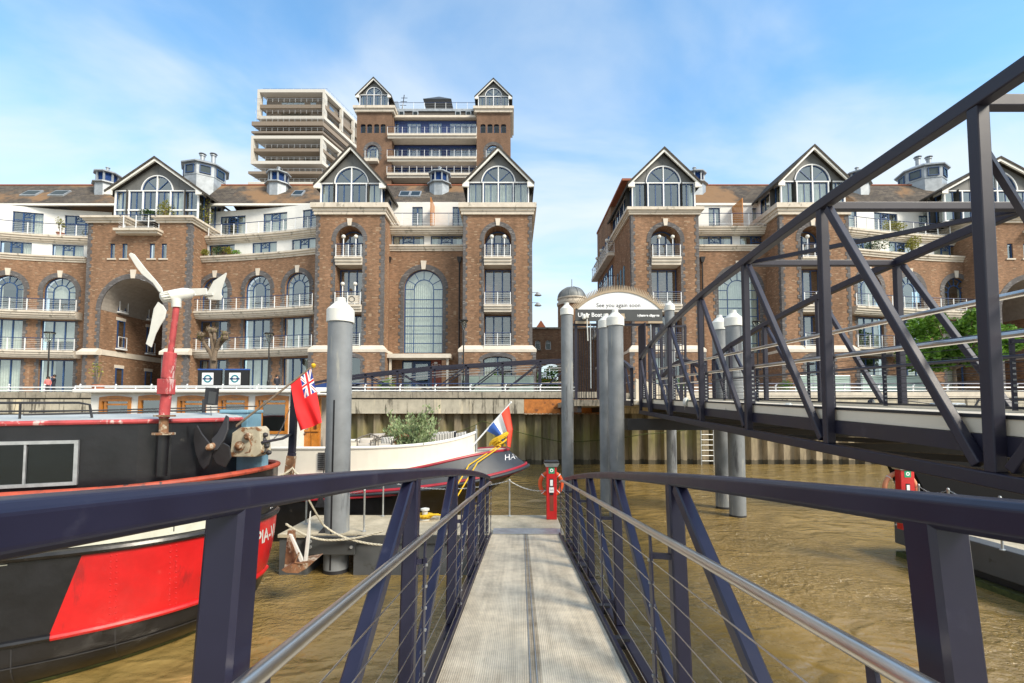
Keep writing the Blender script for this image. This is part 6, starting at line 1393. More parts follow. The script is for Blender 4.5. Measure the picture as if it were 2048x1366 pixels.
for side, T in ((-1, TLx), (1, TRx)):
    mb = MB(); pts = [G(T, s, dr(s, side)) for s in [S0+(SE+.55-S0)*i/40 for i in range(41)]]; w, h, c = .054, .042, .016
    e = G(T, SE+.55, dr(SE+.55, side)+.12); pts.append(e)
    mb.sweep(pts, [(-w+c, -h), (w-c, -h), (w, -h+c), (w, h-c), (w-c, h), (-w+c, h), (-w, h-c), (-w, -h+c)], up=nrm); mb.build('top_rail', 'navy_steel', GW, bevel=.006)
    for s in ps: mb = MB(); mb.beam(G(T, s, HD+.1), G(T, s, dr(s, side)+.03), .10, .10, up=fwd, ch=.012); mb.build('post', 'navy_steel', GW)
    mb = MB(); mb.beam(G(T, SE+.3, HD+.1), G(T, SE+.3, dr(SE+.3, side)+.03), .07, .07, up=fwd, ch=.01); mb.build('post', 'navy_steel', GW)
    for i in range(2, len(ps)):
        mb = MB(); mb.beam(G(T, ps[i]-.10, dr(ps[i], side)+.05), G(T, ps[i-1]+.10, HD+.05), .09, .075, up=lat, ch=.01); mb.build('diagonal', 'navy_steel', GW)
    hs_ = -.655 if side < 0 else .885; hd = .54 if side < 0 else .50
    mb = MB(); mb.tube([G(hs_, S0, hd), G(hs_, SE-.25, hd-.01), G(hs_, SE+.15, hd+.03)], .0255, 16); mb.build('handrail', 'stainless', GW, smooth=True)
    for s in ps[1:]+[SE+.1, ]:
        mb = MB(); sp_ = s+.02 if s < SE else s
        mb.prism([(0, 0), (.05, .1), (.055, .9), (.03, 1.0), (.03, 1.12), (0, 1.12), (-.02, 1.0), (-.02, .08)], lambda u, z, d=0: G(hs_+d-.006, sp_+u, HD-z*(HD-hd)/1.13), 0, .012)
        mb.build('cable_post', 'navy_steel', GW)
        if s < SE:
            mb = MB(); mb.beam(G(hs_, sp_+.03, hd+.16), G(T-side*.03, s, hd+.16), .05, .035, up=nrm); mb.cut(); mb.beam(G(hs_, sp_+.03, HD-.12), G(T-side*.03, s, HD-.12), .05, .035, up=nrm); mb.build('bracket', 'navy_steel', GW)
        mb = MB()
        for k in range(7): dd = hd+.19+k*(HD-hd-.27)/6; mb.cut(); mb.beam(G(hs_-.018, sp_+.022, dd), G(hs_+.018, sp_+.022, dd), .016, .016)
        mb.build('cable_ferrule', 'galv', GW)
    mb = MB()
    for k in range(7): dd = hd+.19+k*(HD-hd-.27)/6; mb.tube([G(hs_, S0, dd), G(hs_, SE+.12, dd)], .0036, 6)
    mb.build('cable', 'stainless', GW)
# flap onto the pontoon
mb = MB(); a, b = G(tl+.02, SE-.02, HD-.006), G(tr-.02, SE-.02, HD-.006); mb.hexa([a, b, b+Vector((0, .55, 0)), a+Vector((0, .55, 0))], [a+Vector((0, 0, .01)), b+Vector((0, 0, .01)), Vector((b.x, b.y+.55, ZD+.02)), Vector((a.x, a.y+.55, ZD+.02))]); mb.build('landing_flap', 'galv', GW)
# ================= BOATS =================
def loft(stations, rows, pt, matf, name, mats, parent, deck=None):
    """pt(s, r, side) -> point; matf(s, r) -> material slot; stations from stem aft, rows keel to sheer"""
    mb = MB(); idx = {}
    for sd_ in (1, -1):
        for i, s in enumerate(stations):
            for j, r in enumerate(rows):
                idx[(sd_, i, j)] = len(mb.v); mb.v.append(pt(s, r, sd_))
        for i in range(len(stations)-1):
            for j in range(len(rows)-1):
                mb.f.append((idx[(sd_, i, j)], idx[(sd_, i+1, j)], idx[(sd_, i+1, j+1)], idx[(sd_, i, j+1)])); mb.m.append(matf((stations[i]+stations[i+1])/2, (rows[j]+rows[j+1])/2))
    n = len(rows)-1
    for i in range(len(stations)-1):
        mb.f.append((idx[(1, i, n)], idx[(1, i+1, n)], idx[(-1, i+1, n)], idx[(-1, i, n)])); mb.m.append(deck if deck is not None else 0)
    L = len(stations)-1
    mb.f.append(tuple([idx[(1, L, j)] for j in range(n+1)]+[idx[(-1, L, j)] for j in reversed(range(n+1))])); mb.m.append(0)
    me = bpy.data.meshes.new(name); bm = bmesh.new(); vs_ = [bm.verts.new(v) for v in mb.v]
    for f, m in zip(mb.f, mb.m):
        try: q = bm.faces.new([vs_[k] for k in f]); q.material_index = m; q.smooth = True
        except ValueError: pass
    bmesh.ops.remove_doubles(bm, verts=bm.verts, dist=.002); bmesh.ops.recalc_face_normals(bm, faces=bm.faces); bm.to_mesh(me); bm.free()
    for m in mats: me.materials.append(MT[m])
    o = bpy.data.objects.new(name, me); COL.objects.link(o); md = o.modifiers.new('e', 'EDGE_SPLIT'); md.split_angle = R(40)
    if parent: o.parent = parent; o.matrix_parent_inverse = Matrix.Translation(-parent.location)
    return o
# ---- red and black barge on the left ----
BT0 = Vector((-4.5, 9.3, 0)); bd = Vector((-.892, -.452, 0)); bn = Vector((.452, -.892, 0))
BG1 = thing('barge', 'old black barge with a bright red bow panel, moored close on the left', 'boat', tuple(BT0+bd*4))
def hb(k, z):
    if z > 1.7: k0, L, B_ = .0, 2.7, 1.96
    else: t_ = (1.7-z)/1.7; k0 = .10*t_+.30*t_**2.2; L = 2.7+.5*t_; B_ = 1.96-.06*max(0, t_-.6)
    if z < .35: q = (.35-z)/.85; B_ *= 1-.30*q**1.7; k0 += .8*q**1.4; L += 1.3*q
    x = (k-k0)/L
    if x <= 0: return .0
    if x >= 1: return B_
    return B_*(1-(1-x)**2.3)**.62
def gz(k): return 2.60-.035*min(k, 2)
def zr(r, k): return -.5+r*(gz(k)+.5)
def bpt(k, z, s=1, off=0):
    b = hb(k, z); kk = max(k, {True: .0, False: 0}[True])
    # stations begin at the stem for this height
    if z > 1.7: k0 = 0
    else:
        t_ = (1.7-z)/1.7; k0 = .10*t_+.30*t_**2.2
        if z < .35: k0 += .8*((.35-z)/.85)**1.4
    kk = max(k, k0)
    return BT0+bd*kk+bn*((b+off)*s)+Vector((0, 0, z))
ST = [.0, .02, .06, .12, .2, .3, .42, .55, .7, .9, 1.1, 1.35, 1.6, 1.9, 2.2, 2.6, 3.0, 3.5, 4.2, 5, 6, 7.5, 9, 11]
RW = [-.5, -.3, -.12, .02, .15, .3, .45, .6, .68, .8, 1.0, 1.2, 1.4, 1.55, 1.62, 1.68, 1.8, 2.0, 2.2, 2.4, 2.6]
def kcut(z): return 2.52+.62*(1.68-z)   # slanted aft end of the red panel
def bmat(k, z):
    return 1 if (.68 < z < 1.68 and k < 3.0) else 0
mb = None
def hullmesh():
    me = bpy.data.meshes.new('hull'); bm = bmesh.new(); rng = 0
    ks = [i*.1 for i in range(0, 36)]+[3.6, 4, 4.5, 5, 6, 7, 8.5, 10, 12]
    for side in (1, -1):
        grid = []
        for k in ks: grid.append([bm.verts.new(bpt(k, min(z, gz(k)) if z > 2.3 else z, side)) for z in RW])
        for i in range(len(ks)-1):
            for j in range(len(RW)-1):
                vs_ = [grid[i][j], grid[i+1][j], grid[i+1][j+1], grid[i][j+1]]
                if len({tuple(round(c, 4) for c in v.co) for v in vs_}) < 3: continue
                try: f = bm.faces.new(vs_)
                except ValueError: continue
                f.smooth = True; z = (RW[j]+RW[j+1])/2; k = (ks[i]+ks[i+1])/2
                f.material_index = 0
    bmesh.ops.remove_doubles(bm, verts=bm.verts, dist=.002); bmesh.ops.recalc_face_normals(bm, faces=bm.faces); bm.to_mesh(me); bm.free(); me.materials.append(MT['black_paint'])
    o = bpy.data.objects.new('hull', me); COL.objects.link(o); o.parent = BG1; o.matrix_parent_inverse = Matrix.Translation(-BG1.location); return o
HU = hullmesh()
def skin(name, m, ks, zl, zh, off, parent, label=None, nz=8, side=1, mats=None):
    """a painted plate or belt lying on the hull between two heights (zl, zh functions of k)"""
    mb = MB(); 
    for i in range(len(ks)-1):
        for j in range(nz):
            q = []
            for (k, t_) in ((ks[i], j/nz), (ks[i+1], j/nz), (ks[i+1], (j+1)/nz), (ks[i], (j+1)/nz)):
                z = zl(k)+(zh(k)-zl(k))*t_; q.append(bpt(k, z, side, off))
            mb.quad(*q)
    for (zf) in (zl, zh):
        for i in range(len(ks)-1): a, b = ks[i], ks[i+1]; mb.quad(bpt(a, zf(a), side, 0), bpt(b, zf(b), side, 0), bpt(b, zf(b), side, off), bpt(a, zf(a), side, off))
    o = mb.build(name, m, parent, smooth=True)
    if label: o['label'] = label
    return o
KS = [.0, .02, .05, .1, .16, .24, .34, .46, .6, .8, 1, 1.25, 1.5, 1.8, 2.1, 2.5]
# red panel with slanting end: rows follow height
mb = MB(); zz = [.68+1.0*j/12 for j in range(13)]
for j in range(12):
    for i in range(30):
        def kk(z, i): 
            kE = 2.36+.30*(1.68-z); u = i/30; return kE*(u**1.7)
        q = [bpt(kk(z, ii), z, 1, .006) for z, ii in ((zz[j], i), (zz[j], i+1), (zz[j+1], i+1), (zz[j+1], i))]
        if (q[0]-q[1]).length > 1e-4: mb.quad(*q)
rp = mb.build('red_bow_panel', 'red_paint', HU, smooth=True)
K2 = [i/50*11 for i in range(51)]; K2 = sorted(set(KS+[k for k in K2 if k > 2.5]))
def belt(name, m, zc_, r, k1=11, k0=0, parent=HU, s=1, lab=None):
    ks = [k for k in K2 if k0 <= k <= k1]; pts = [bpt(k, zc_(k), s, r*.25) for k in ks]; cl = [pts[0]]
    for p in pts[1:]:
        if (p-cl[-1]).length > .012: cl.append(p)
    mb = MB(); mb.tube(cl, r, 8); o = mb.build(name, m, parent, smooth=True)
    if lab: o['label'] = lab
    return o
belt('rubbing_strake', 'red_paint', lambda k: .67, .045, k1=2.66, lab='red strake under the red panel'); belt('rubbing_strake', 'black_paint', lambda k: .67-.01*(k-3), .04, k0=2.6)
belt('rubbing_strake', 'black_paint', lambda k: 1.735, .055)
belt('gunwale', 'red_lead', lambda k: gz(k)+.0, .045, lab='orange-red flaking gunwale'); belt('gunwale', 'red_lead', lambda k: gz(k), .045, s=-1)
ks = [k for k in K2 if .95 <= k <= 4.4]; skin('cream_flash', 'hull_cream', ks, lambda k: 1.80, lambda k: 1.80+.16*max(0.03, min(1, (4.3-k)/2.2)), .008, HU, nz=2)
skin('cream_flash', 'hull_cream', [.33, .38, .44], lambda k: 1.86, lambda k: 1.98, .008, HU, nz=1)
# plate seams
mat('seam', (.030, .030, .033), .45)
mb_l = []
for (k_, za, zb_) in ((3.55, .05, 2.5), (5.0, .05, 2.5), (1.38, 1.84, 2.5), (2.4, 1.98, 2.5), (2.0, .02, .6), (3.0, .02, .6)):
    skin('plate_seam', 'seam', [k_, k_+.014], lambda k, a=za: a, lambda k, b=zb_: b, .006, HU, nz=6)
skin('plate_seam', 'seam', [k for k in K2 if k > .7], lambda k: .355, lambda k: .37, .006, HU, nz=1)
skin('scuff_line', 'hull_cream', [k for k in K2 if 2.9 < k < 4.6], lambda k: 1.655, lambda k: 1.668, .007, HU, nz=1)
# waterline weed
skin('weed_band', 'weed', [k for k in K2 if k > .9], lambda k: -.1, lambda k: .07, .01, HU, nz=2)
# deck
mb = MB(); ks = [.05]+[k for k in K2 if k > .08]
for i in range(len(ks)-1): a, b = ks[i], ks[i+1]; zd = 2.42; mb.quad(bpt(a, zd, 1, -.03), bpt(b, zd, 1, -.03), bpt(b, zd, -1, -.03), bpt(a, zd, -1, -.03))
mb.build('deck', 'red_lead', BG1)
# rivets
mb = MB()
for k in (1.35, 1.42, 2.0, 2.06):
    for j in range(12): p = bpt(k, .75+j*.08, 1, .006); mb.lathe([(.013, -.003), (.011, .005), (.003, .009)], p, 6, Vector(bn).to_track_quat('Z', 'Y').to_matrix())
mb.build('rivets', 'red_paint', HU)
# lettering wrapped onto the bow
def hulltext(txt, size, x0, zb, m, bold, sx, par, arc_k, side=1):
    vs_, fs = text_mesh(txt, size, bold); mb = MB()
    # arc-length table along the bow at this height
    tab = []; s = 0; prev = None
    for i in range(400):
        k = i*.006; p = bpt(k, zb+size*.3, side)
        if prev is not None: s += (p-prev).length
        tab.append((s, k)); prev = p
    def kof(s):
        for a, b in zip(tab[:-1], tab[1:]):
            if b[0] >= s: return b[1]
        return tab[-1][1]
    mb.v = [bpt(kof(max(0, x0-v.x*sx)), zb+v.y, side, .016) for v in vs_]; mb.f = list(fs); mb.m = [0]*len(fs)
    return mb.build('lettering', m, par)
hulltext('PIA-VI', .34, .47, 1.27, 'old_white', .008, .85, HU, 0).__setitem__('label', 'painted name on the red bow'); hulltext('00003', .17, .30, 1.84, 'sign_white', .004, .9, HU, 0)
# trunk cabin
def tk(k, lat_, z): return BT0+bd*k+bn*lat_+Vector((0, 0, z))
TW = 1.5
def tplan(k): return TW*(1-max(0, (1.9-k)/1.5)**2.2) if k < 1.9 else TW
mb = MB(); ks = [.62, .7, .85, 1.0, 1.2, 1.5, 1.9, 2.4, 11]; rz = lambda k: 3.46-.012*k
for i in range(len(ks)-1):
    a, b = ks[i], ks[i+1]
    for s in (1, -1): mb.quad(tk(a, s*tplan(a), 2.4), tk(b, s*tplan(b), 2.4), tk(b, s*tplan(b), rz(b)), tk(a, s*tplan(a), rz(a)))
mb.quad(tk(.62, tplan(.62), 2.4), tk(.62, -tplan(.62), 2.4), tk(.62, -tplan(.62), rz(.62)), tk(.62, tplan(.62), rz(.62))); CB = mb.build('cabin', 'black_paint', BG1)
mb = MB(); 
for i in range(len(ks)-1):
    a, b = ks[i], ks[i+1]; W_ = lambda k: tplan(k)
    mb.quad(tk(a, W_(a), rz(a)+.03), tk(b, W_(b), rz(b)+.03), tk(b, 0, rz(b)+.13), tk(a, 0, rz(a)+.13)); mb.quad(tk(a, 0, rz(a)+.13), tk(b, 0, rz(b)+.13), tk(b, -W_(b), rz(b)+.03), tk(a, -W_(a), rz(a)+.03))
RF = mb.build('cabin_roof', 'roof_grey', BG1)
mb = MB(); mb.tube([tk(k, tplan(k)+.015, rz(k)+.01) for k in reversed(ks)]+[tk(k, -tplan(k)-.015, rz(k)+.01) for k in ks], .035, 8); mb.build('roof_edge', 'old_red', RF)
# cabin window (aluminium sliding)
def ck(x, y):       # pixel -> k, z on the cabin's near side
    u = (x-1024)/F; v = (CY-y)/F; dy = math.cos(TH)-v*math.sin(TH); dz = math.sin(TH)+v*math.cos(TH); D = Vector((u, dy, dz)); O = Vector((0, 0, EYE)); p0 = BT0+bn*TW
    t_ = (p0-O).dot(bn)/D.dot(bn); P = O+D*t_; return (P-BT0).dot(bd), P.z
k1, z1_ = ck(160, 880); k2, z2_ = ck(145, 970); kL = 5.6
fC = frame(tuple(BT0+bn*TW), tuple(-bd)) # u runs towards the bow
uR = -k1; zT, zB = z1_, ck(150, 969)[1]
winrect(CB, fC, -kL, uR, zB, zT, 1, d=-.02, fm='galv', glass='pane_dark', mode='none', fw=.045)
mb = MB(); mb.prism(rect(uR-.55, uR-.33, zB+.05, zB+.2), fC, -.14, -.12); mb.build('card', 'sign_white', CB)
mb = MB()
for x in (52,): k_, z_ = ck(x, 920); mb.cut(); mb.prism(rect(-k_-.012, -k_+.012, zB+.045, zT-.045), fC, -.02, .05)
mb.build('sliding_frame', 'galv', CB)
# wind turbine on a red pole
WT = thing('wind_turbine', 'small three-bladed white wind turbine on a flaking red pole, fixed to the black barge', 'wind turbine', tuple(W(325, 950, 7.2)))
Yt = 7.15
def Q(x, y, Y=Yt): return W(x, y, Y)
mb = MB(); mb.tube([Q(322, 952), Q(327, 870)], [.075, .075], 12); mb.build('lower_pole', 'black_paint', WT, smooth=True)
mb = MB(); mb.tube([Q(327, 870), Q(328, 828)], .062, 10); mb.lathe([(.15, -.01), (.15, .02)], Q(327, 868), 12); mb.lathe([(.14, -.01), (.14, .015)], Q(329, 832), 12); mb.build('clamp', 'rusty', WT)
mb = MB(); mb.tube([Q(328, 836), Q(336, 750), Q(341, 705)], [.07, .072, .068], 12); mb.tube([Q(341, 708), Q(353, 612)], [.042, .042], 12); mb.build('pole', 'old_red', WT, smooth=True)
mb = MB(); c = Q(335, 773); mb.box((c.x-.09, c.y-.1, c.z-.12), (c.x+.075, c.y+.07, c.z+.11)); mb.tube([Q(341, 705), Q(335, 757)], .085, 12); mb.build('control_box', 'old_red', WT, bevel=.01)
hub = Q(330, 592); tail = Q(372, 590)
mb = MB(); ax = (Q(400, 582, Yt+.3)-Q(325, 594, Yt-.05)).normalized(); mz = ax.to_track_quat('Z', 'Y').to_matrix()
mb.lathe([(.02, -.16), (.055, -.15), (.06, -.06), (.085, -.05), (.092, .05), (.095, .16), (.075, .24), (.035, .29), (.02, .30)], Q(345, 592), 18, mz); mb.tube([Q(353, 615), Q(352, 598)], [.062, .07], 12); mb.build('nacelle', 'old_white', WT, smooth=True)
mb = MB()
for k in range(12): a = 2*math.pi*k/12; d = mz @ Vector((math.cos(a), math.sin(a), 0)); p = Q(345, 592); mb.beam(p+d*.062-ax*.14, p+d*.078-ax*.05, .012, .02, up=d)
mb.build('cooling_fins', 'old_white', WT)
def blade(pts, name='blade'):
    mb = MB(); f = lambda u, z, d=0: Vector((u, Yt-.08+d+(z-hub.z)*.05, z)); P = [Q(x, y) for x, y in pts]; mb.prism([(p.x, p.z) for p in P], f, 0, .02); mb.build(name, 'old_white', WT, bevel=.006)
blade([(262, 511), (266, 507), (273, 510), (298, 541), (318, 563), (330, 578), (333, 588), (325, 586), (312, 568), (290, 551), (278, 536)]); blade([(324, 606), (334, 613), (341, 624), (338, 640), (329, 655), (321, 672), (314, 697), (303, 690), (309, 668), (313, 640), (316, 620)])
mb = MB(); f = lambda u, z, d=0: Vector((u, Yt+.25+d, z)); P = [Q(x, y, Yt+.25) for x, y in [(352, 586), (360, 580), (377, 577), (412, 576), (414, 589), (385, 592), (360, 594)]]; mb.prism([(p.x, p.z) for p in P], f, 0, .03); mb.build('blade', 'old_white', WT, bevel=.006)
mb = MB(); P = [Q(x, y, Yt+.4) for x, y in [(412, 589), (427, 562), (452, 545), (453, 548), (443, 580), (442, 588), (445, 593), (442, 600), (417, 599)]]; f = lambda u, z, d=0: Vector((u, Yt+.4+d, z)); mb.prism([(p.x, p.z) for p in P], f, 0, .012); P = [Q(x, y, Yt+.4) for x, y in [(405, 587), (426, 586), (427, 591), (405, 592)]]; mb.prism([(p.x, p.z) for p in P], f, -.02, .035); mb.tube([Q(375, 591, Yt+.15), Q(412, 588, Yt+.4)], .018, 6); mb.build('tail_fin', 'old_white', WT, bevel=.003)
# roof handrail, spare rails, floodlight
mb = MB()
def rk(k, lat_, h): return tk(k, lat_, rz(k)+.03+h)
mb.tube([rk(4.3, .9, .0), rk(4.27, .9, .2), rk(4.15, .9, .27), rk(2.75, .9, .27), rk(2.62, .9, .24), rk(2.58, .9, .0)], .018, 6); mb.tube([rk(4.25, .9, .15), rk(2.6, .9, .15)], .014, 6)
for k in (3.4,): mb.tube([rk(k, .9, 0), rk(k, .9, .27)], .015, 6)
mb.tube([rk(3.6, .2, .1), rk(.7, -.3, .16)], .018, 6); mb.tube([rk(3.6, .0, .14), rk(.4, -.5, .22)], .014, 6); mb.tube([rk(1.25, -.1, 0), rk(1.25, -.1, .35)], .03, 6)
mb.build('roof_rail', 'dark_steel', BG1)
mb = MB(); c = W(422, 795, 8.4); mb.beam(c-Vector((0, 0, .13)), c+Vector((.02, 0, .17)), .16, .14, up=(0, 1, 0)); mb.tube([c-Vector((0, 0, .15)), W(424, 868, 8.3)], .007, 5); mb.build('floodlight', 'dark_steel', BG1, bevel=.01)
mb = MB(); c = W(423, 796, 8.3); mb.beam(c-Vector((0, 0, .1)), c+Vector((.02, 0, .11)), .12, .02, up=(0, 1, 0)); mb.build('lamp_glass', 'sign_grey', BG1)
mb = MB(); c = tk(5.1, .5, rz(5.1)+.1); mb.box(c-Vector((.14, .12, .02)), c+Vector((.14, .12, .1))); mb.build('roof_vent', 'galv', BG1)
# bow gear: blue locker, rusty windlass
mb = MB(); a = W(452, 826, 8.9); b = W(504, 826, 8.9); mb.box((a.x, 8.75, 2.4), (b.x, 9.25, a.z)); mb.box((a.x-.02, 8.72, a.z), (b.x+.02, 9.28, a.z+.06)); a = W(470, 860, 8.5); b = W(525, 860, 8.5); mb.box((a.x, 8.52, 2.4), (b.x, 8.74, a.z)); mb.build('locker', 'lightblue', BG1, bevel=.015)
WL = thing('anchor_windlass', 'rusty white anchor windlass box on the bow of the black barge', 'windlass', tuple(W(490, 915, 8.2))); Yw = 8.1
mb = MB(); pts = [W(x, y, Yw) for x, y in [(459, 914), (464, 866), (480, 855), (514, 853), (520, 860), (524, 905), (510, 914)]]; f = lambda u, z, d=0: Vector((u, Yw-d, z)); mb.prism([(p.x, p.z) for p in pts], f, -.32, 0); mb.build('housing', 'flaking', WL, bevel=.015)
mb = MB(); rx = Matrix.Rotation(R(90), 3, 'X'); c = W(481, 892, Yw); mb.lathe([(.075, -.01), (.085, .03), (.05, .035), (.045, .07), (.03, .08)], c, 16, rx); c = W(498, 872, Yw); mb.lathe([(.06, 0), (.065, .05), (.03, .09)], c, 14, rx); mb.tube([W(497, 873, Yw-.12), W(503, 890, Yw-.14), W(499, 904, Yw-.13), W(490, 906, Yw-.12)], .014, 6); mb.build('gear_wheel', 'rusty', WL, smooth=True)
mb = MB(); 
for i, (x, y) in enumerate(((528, 880), (534, 892), (526, 903), (531, 870), (538, 905))): mb.lathe([(.015, -.03), (.04, -.02), (.045, .02), (.015, .04)], W(x, y, Yw+.1), 8, rx)
mb.tube([W(524, 885, Yw), W(565, 877, 8.7), W(583, 868, 9.2)], .025, 6); mb.build('linkage', 'dark_steel', WL)
# davit post with rust foot and chain
mb = MB(); mb.beam(W(584, 905, 9.25), W(590, 775, 9.25), .12, .1, up=(0, 1, 0)); mb.beam(W(577, 960, 9.25), W(584, 905, 9.25), .13, .11, up=(0, 1, 0)); DP = tag(mb.build('bow_post', 'navy_truss', bevel=.01), 'dark upright post with a rusty foot at the bow of the black barge', 'post')
mb = MB(); mb.beam(W(576, 962, 9.22), W(583, 912, 9.22), .14, .12, up=(0, 1, 0)); mb.build('rusty_foot', 'rusty', DP)
chain('bow_chain', 'dark chain hanging from the bow post to the windlass', W(586, 795, 9.15), W(534, 882, 8.3), .22, 'dark_steel')
# ornamental propeller
PR = thing('propeller', 'old black ship propeller with three blades standing on the barge foredeck', 'propeller', tuple(W(425, 945, 7.7))); Yp = 7.55
def pb(pts, tw):
    mb = MB(); P = [W(x, y, Yp+tw*((y-890)/60)) for x, y in pts]; n = len(P); mb.hexa(P, [p+Vector((0, .03, 0)) for p in P]); mb.build('blade', 'dark_steel', PR, bevel=.012)
pb([(418, 885), (404, 868), (394, 850), (388, 858), (386, 880), (390, 905), (398, 928), (407, 940), (416, 930), (424, 905)], .05); pb([(422, 878), (434, 866), (444, 848), (451, 830), (457, 834), (456, 860), (448, 880), (434, 900), (426, 902)], -.15); pb([(428, 900), (446, 885), (458, 892), (462, 915), (450, 935), (432, 928), (424, 912)], .1)
mb = MB(); mb.lathe([(.02, -.09), (.05, -.06), (.055, .05), (.035, .10), (.015, .12)], W(423, 893, Yp-.02), 14, Matrix.Rotation(R(100), 3, 'X')); mb.build('hub', 'rusty', PR, smooth=True)
# red ensign on its staff
FE = thing('red_ensign', 'red ensign flag on a slanting varnished staff at the bow of the black barge', 'flag', tuple(W(450, 868, 8.6)))
fa, fb = W(447, 872, 8.4), W(627, 731, 9.1); mb = MB(); mb.tube([fa, fb], [.022, .018], 10); mb.build('staff', 'bark', FE, smooth=True); mb = MB(); mb.lathe([(.01, -.05), (.04, -.02), (.045, .01), (.02, .04)], fb, 12); mb.build('finial', 'yellow', FE, smooth=True)
def flagmesh(cfun, corner, nu, nv, name, mats, par, wave):
    mb = MB()
    for i in range(nu):
        for j in range(nv):
            u0, u1, v0, v1 = i/nu, (i+1)/nu, j/nv, (j+1)/nv; mb.mi = cfun((u0+u1)/2, (v0+v1)/2)
            mb.quad(*[corner(u, v)+wave(u, v) for u, v in ((u0, v0), (u1, v0), (u1, v1), (u0, v1))])
    me = mb.build(name, mats, par, smooth=True); return me
def union(u, v):      # u,v in 0..1 inside the canton, v from top ; 0 red 1 white 2 blue
    x, y = (u-.5)*2, (v-.5)
    if abs(x) < .10 or abs(y) < .10*.5*2*.5+.05: 
        return 0
    if abs(x) < .18 or abs(y) < .17: return 1
    # diagonals
    d1 = (x/2-y)/1.12*1.0; d2 = (x/2+y)/1.12
    for d in (d1, d2):
        if abs(d) < .10:
            t_ = d*(1 if x > 0 else -1)
            return 0 if 0 < t_*(1 if d is d1 else -1)+.0 < .045 else 1
    return 2
# hoist runs along the staff near its head; the fly hangs down
hA, hB = W(622, 736, 9.07), W(581, 769, 8.92); lA, lB = W(645, 845, 9.0), W(600, 862, 8.9)
def cE(u, v):     # u along the fly (down), v across the hoist from the staff head
    t0 = hA.lerp(hB, v); t1 = lA.lerp(lB, v); return t0.lerp(t1, u)
def cf(u, v): return union(u/.44, v/.54) if (u < .44 and v < .54) else 0
flagmesh(cf, cE, 76, 60, 'ensign_cloth', ['flag_red', 'flag_white', 'flag_blue'], FE, lambda u, v: Vector((0, .05*math.sin(v*9+u*4)*u, 0)))
# anchor hanging at the bow
AN = thing('anchor', 'rusty galvanised stockless anchor hanging at the waterline by the barge bow', 'anchor', tuple(W(600, 1140, 9.1))); Ya = 9.2
mb = MB()
for pts in ([(577, 1068), (583, 1070), (607, 1122), (600, 1126)], [(606, 1128), (613, 1070), (620, 1022), (619, 1075), (613, 1125)]):
    P = [W(x, y, Ya-.2) for x, y in pts]; mb.hexa(P, [p+Vector((0, .05, 0)) for p in P])
mb.build('flukes', 'old_white', AN, bevel=.008)
mb = MB(); P = [W(x, y, Ya-.25) for x, y in [(562, 1140), (585, 1128), (610, 1124), (632, 1120), (612, 1138), (596, 1147), (572, 1146)]]; mb.hexa(P, [p+Vector((0, .35, .02)) for p in P]); mb.tube([W(598, 1105, Ya-.25), W(590, 1125, Ya-.25), W(606, 1128, Ya-.25)], .02, 6); mb.build('crown', 'rusty', AN, bevel=.01)
mb = MB(); P = [W(x, y, Ya-.05) for x, y in [(575, 1060), (588, 1062), (590, 1130), (568, 1136)]]; mb.hexa(P, [p+Vector((0, .08, 0)) for p in P]); mb.build('shank', 'rusty', AN, bevel=.01)
# thick ropes from the barge bow
def trope(lab, pts, sag, r=.022):
    P = []; pts = [Vector(p) for p in pts]
    for a, b, sg in zip(pts[:-1], pts[1:], sag):
        n = max(6, int((b-a).length/.03))
        for i in range(n): t_ = i/n; P.append(a.lerp(b, t_)-Vector((0, 0, sg*4*t_*(1-t_))))
    P.append(pts[-1]); mb = MB()
    for ph in range(3): mb.tube([p+Vector((0, .55*r*math.cos(i*.75+ph*2.094), .55*r*math.sin(i*.75+ph*2.094))) for i, p in enumerate(P)], r*.62, 5)
    return tag(mb.build('mooring_rope', 'rope', smooth=True), lab, 'rope', None)
trope('thick cream rope running down from the barge bow past the thick pile to the gangway', [W(610, 985, 9.5), W(647, 1050, 10.5), W(690, 1075, 10.55), W(765, 1090, 10.5)], [.02, .03, .03]); trope('cream rope sagging from the barge bow in front of the pile guide', [W(572, 1048, 9.6), W(650, 1080, 10.5), W(765, 1062, 10.55)], [.06, .06])
trope('short coil of cream rope on the barge bow below the windlass', [W(560, 950, 9.0), W(585, 935, 9.1), W(597, 948, 9.2)], [.03, .03], .018)
mb = MB(); c = Vector((W(645, 1053, 10.6).x, 10.9, ZD)); mb.hexa([c+Vector((-.2, -.05, 0)), c+Vector((.2, -.05, 0)), c+Vector((.2, .1, 0)), c+Vector((-.2, .1, 0))], [c+Vector((-.06, 0, .16)), c+Vector((.06, 0, .16)), c+Vector((.06, .06, .16)), c+Vector((-.06, .06, .16))]); tag(mb.build('mooring_cleat', 'dark_steel'), 'dark triangular mooring cleat at the pontoon edge by the thick pile', 'cleat')
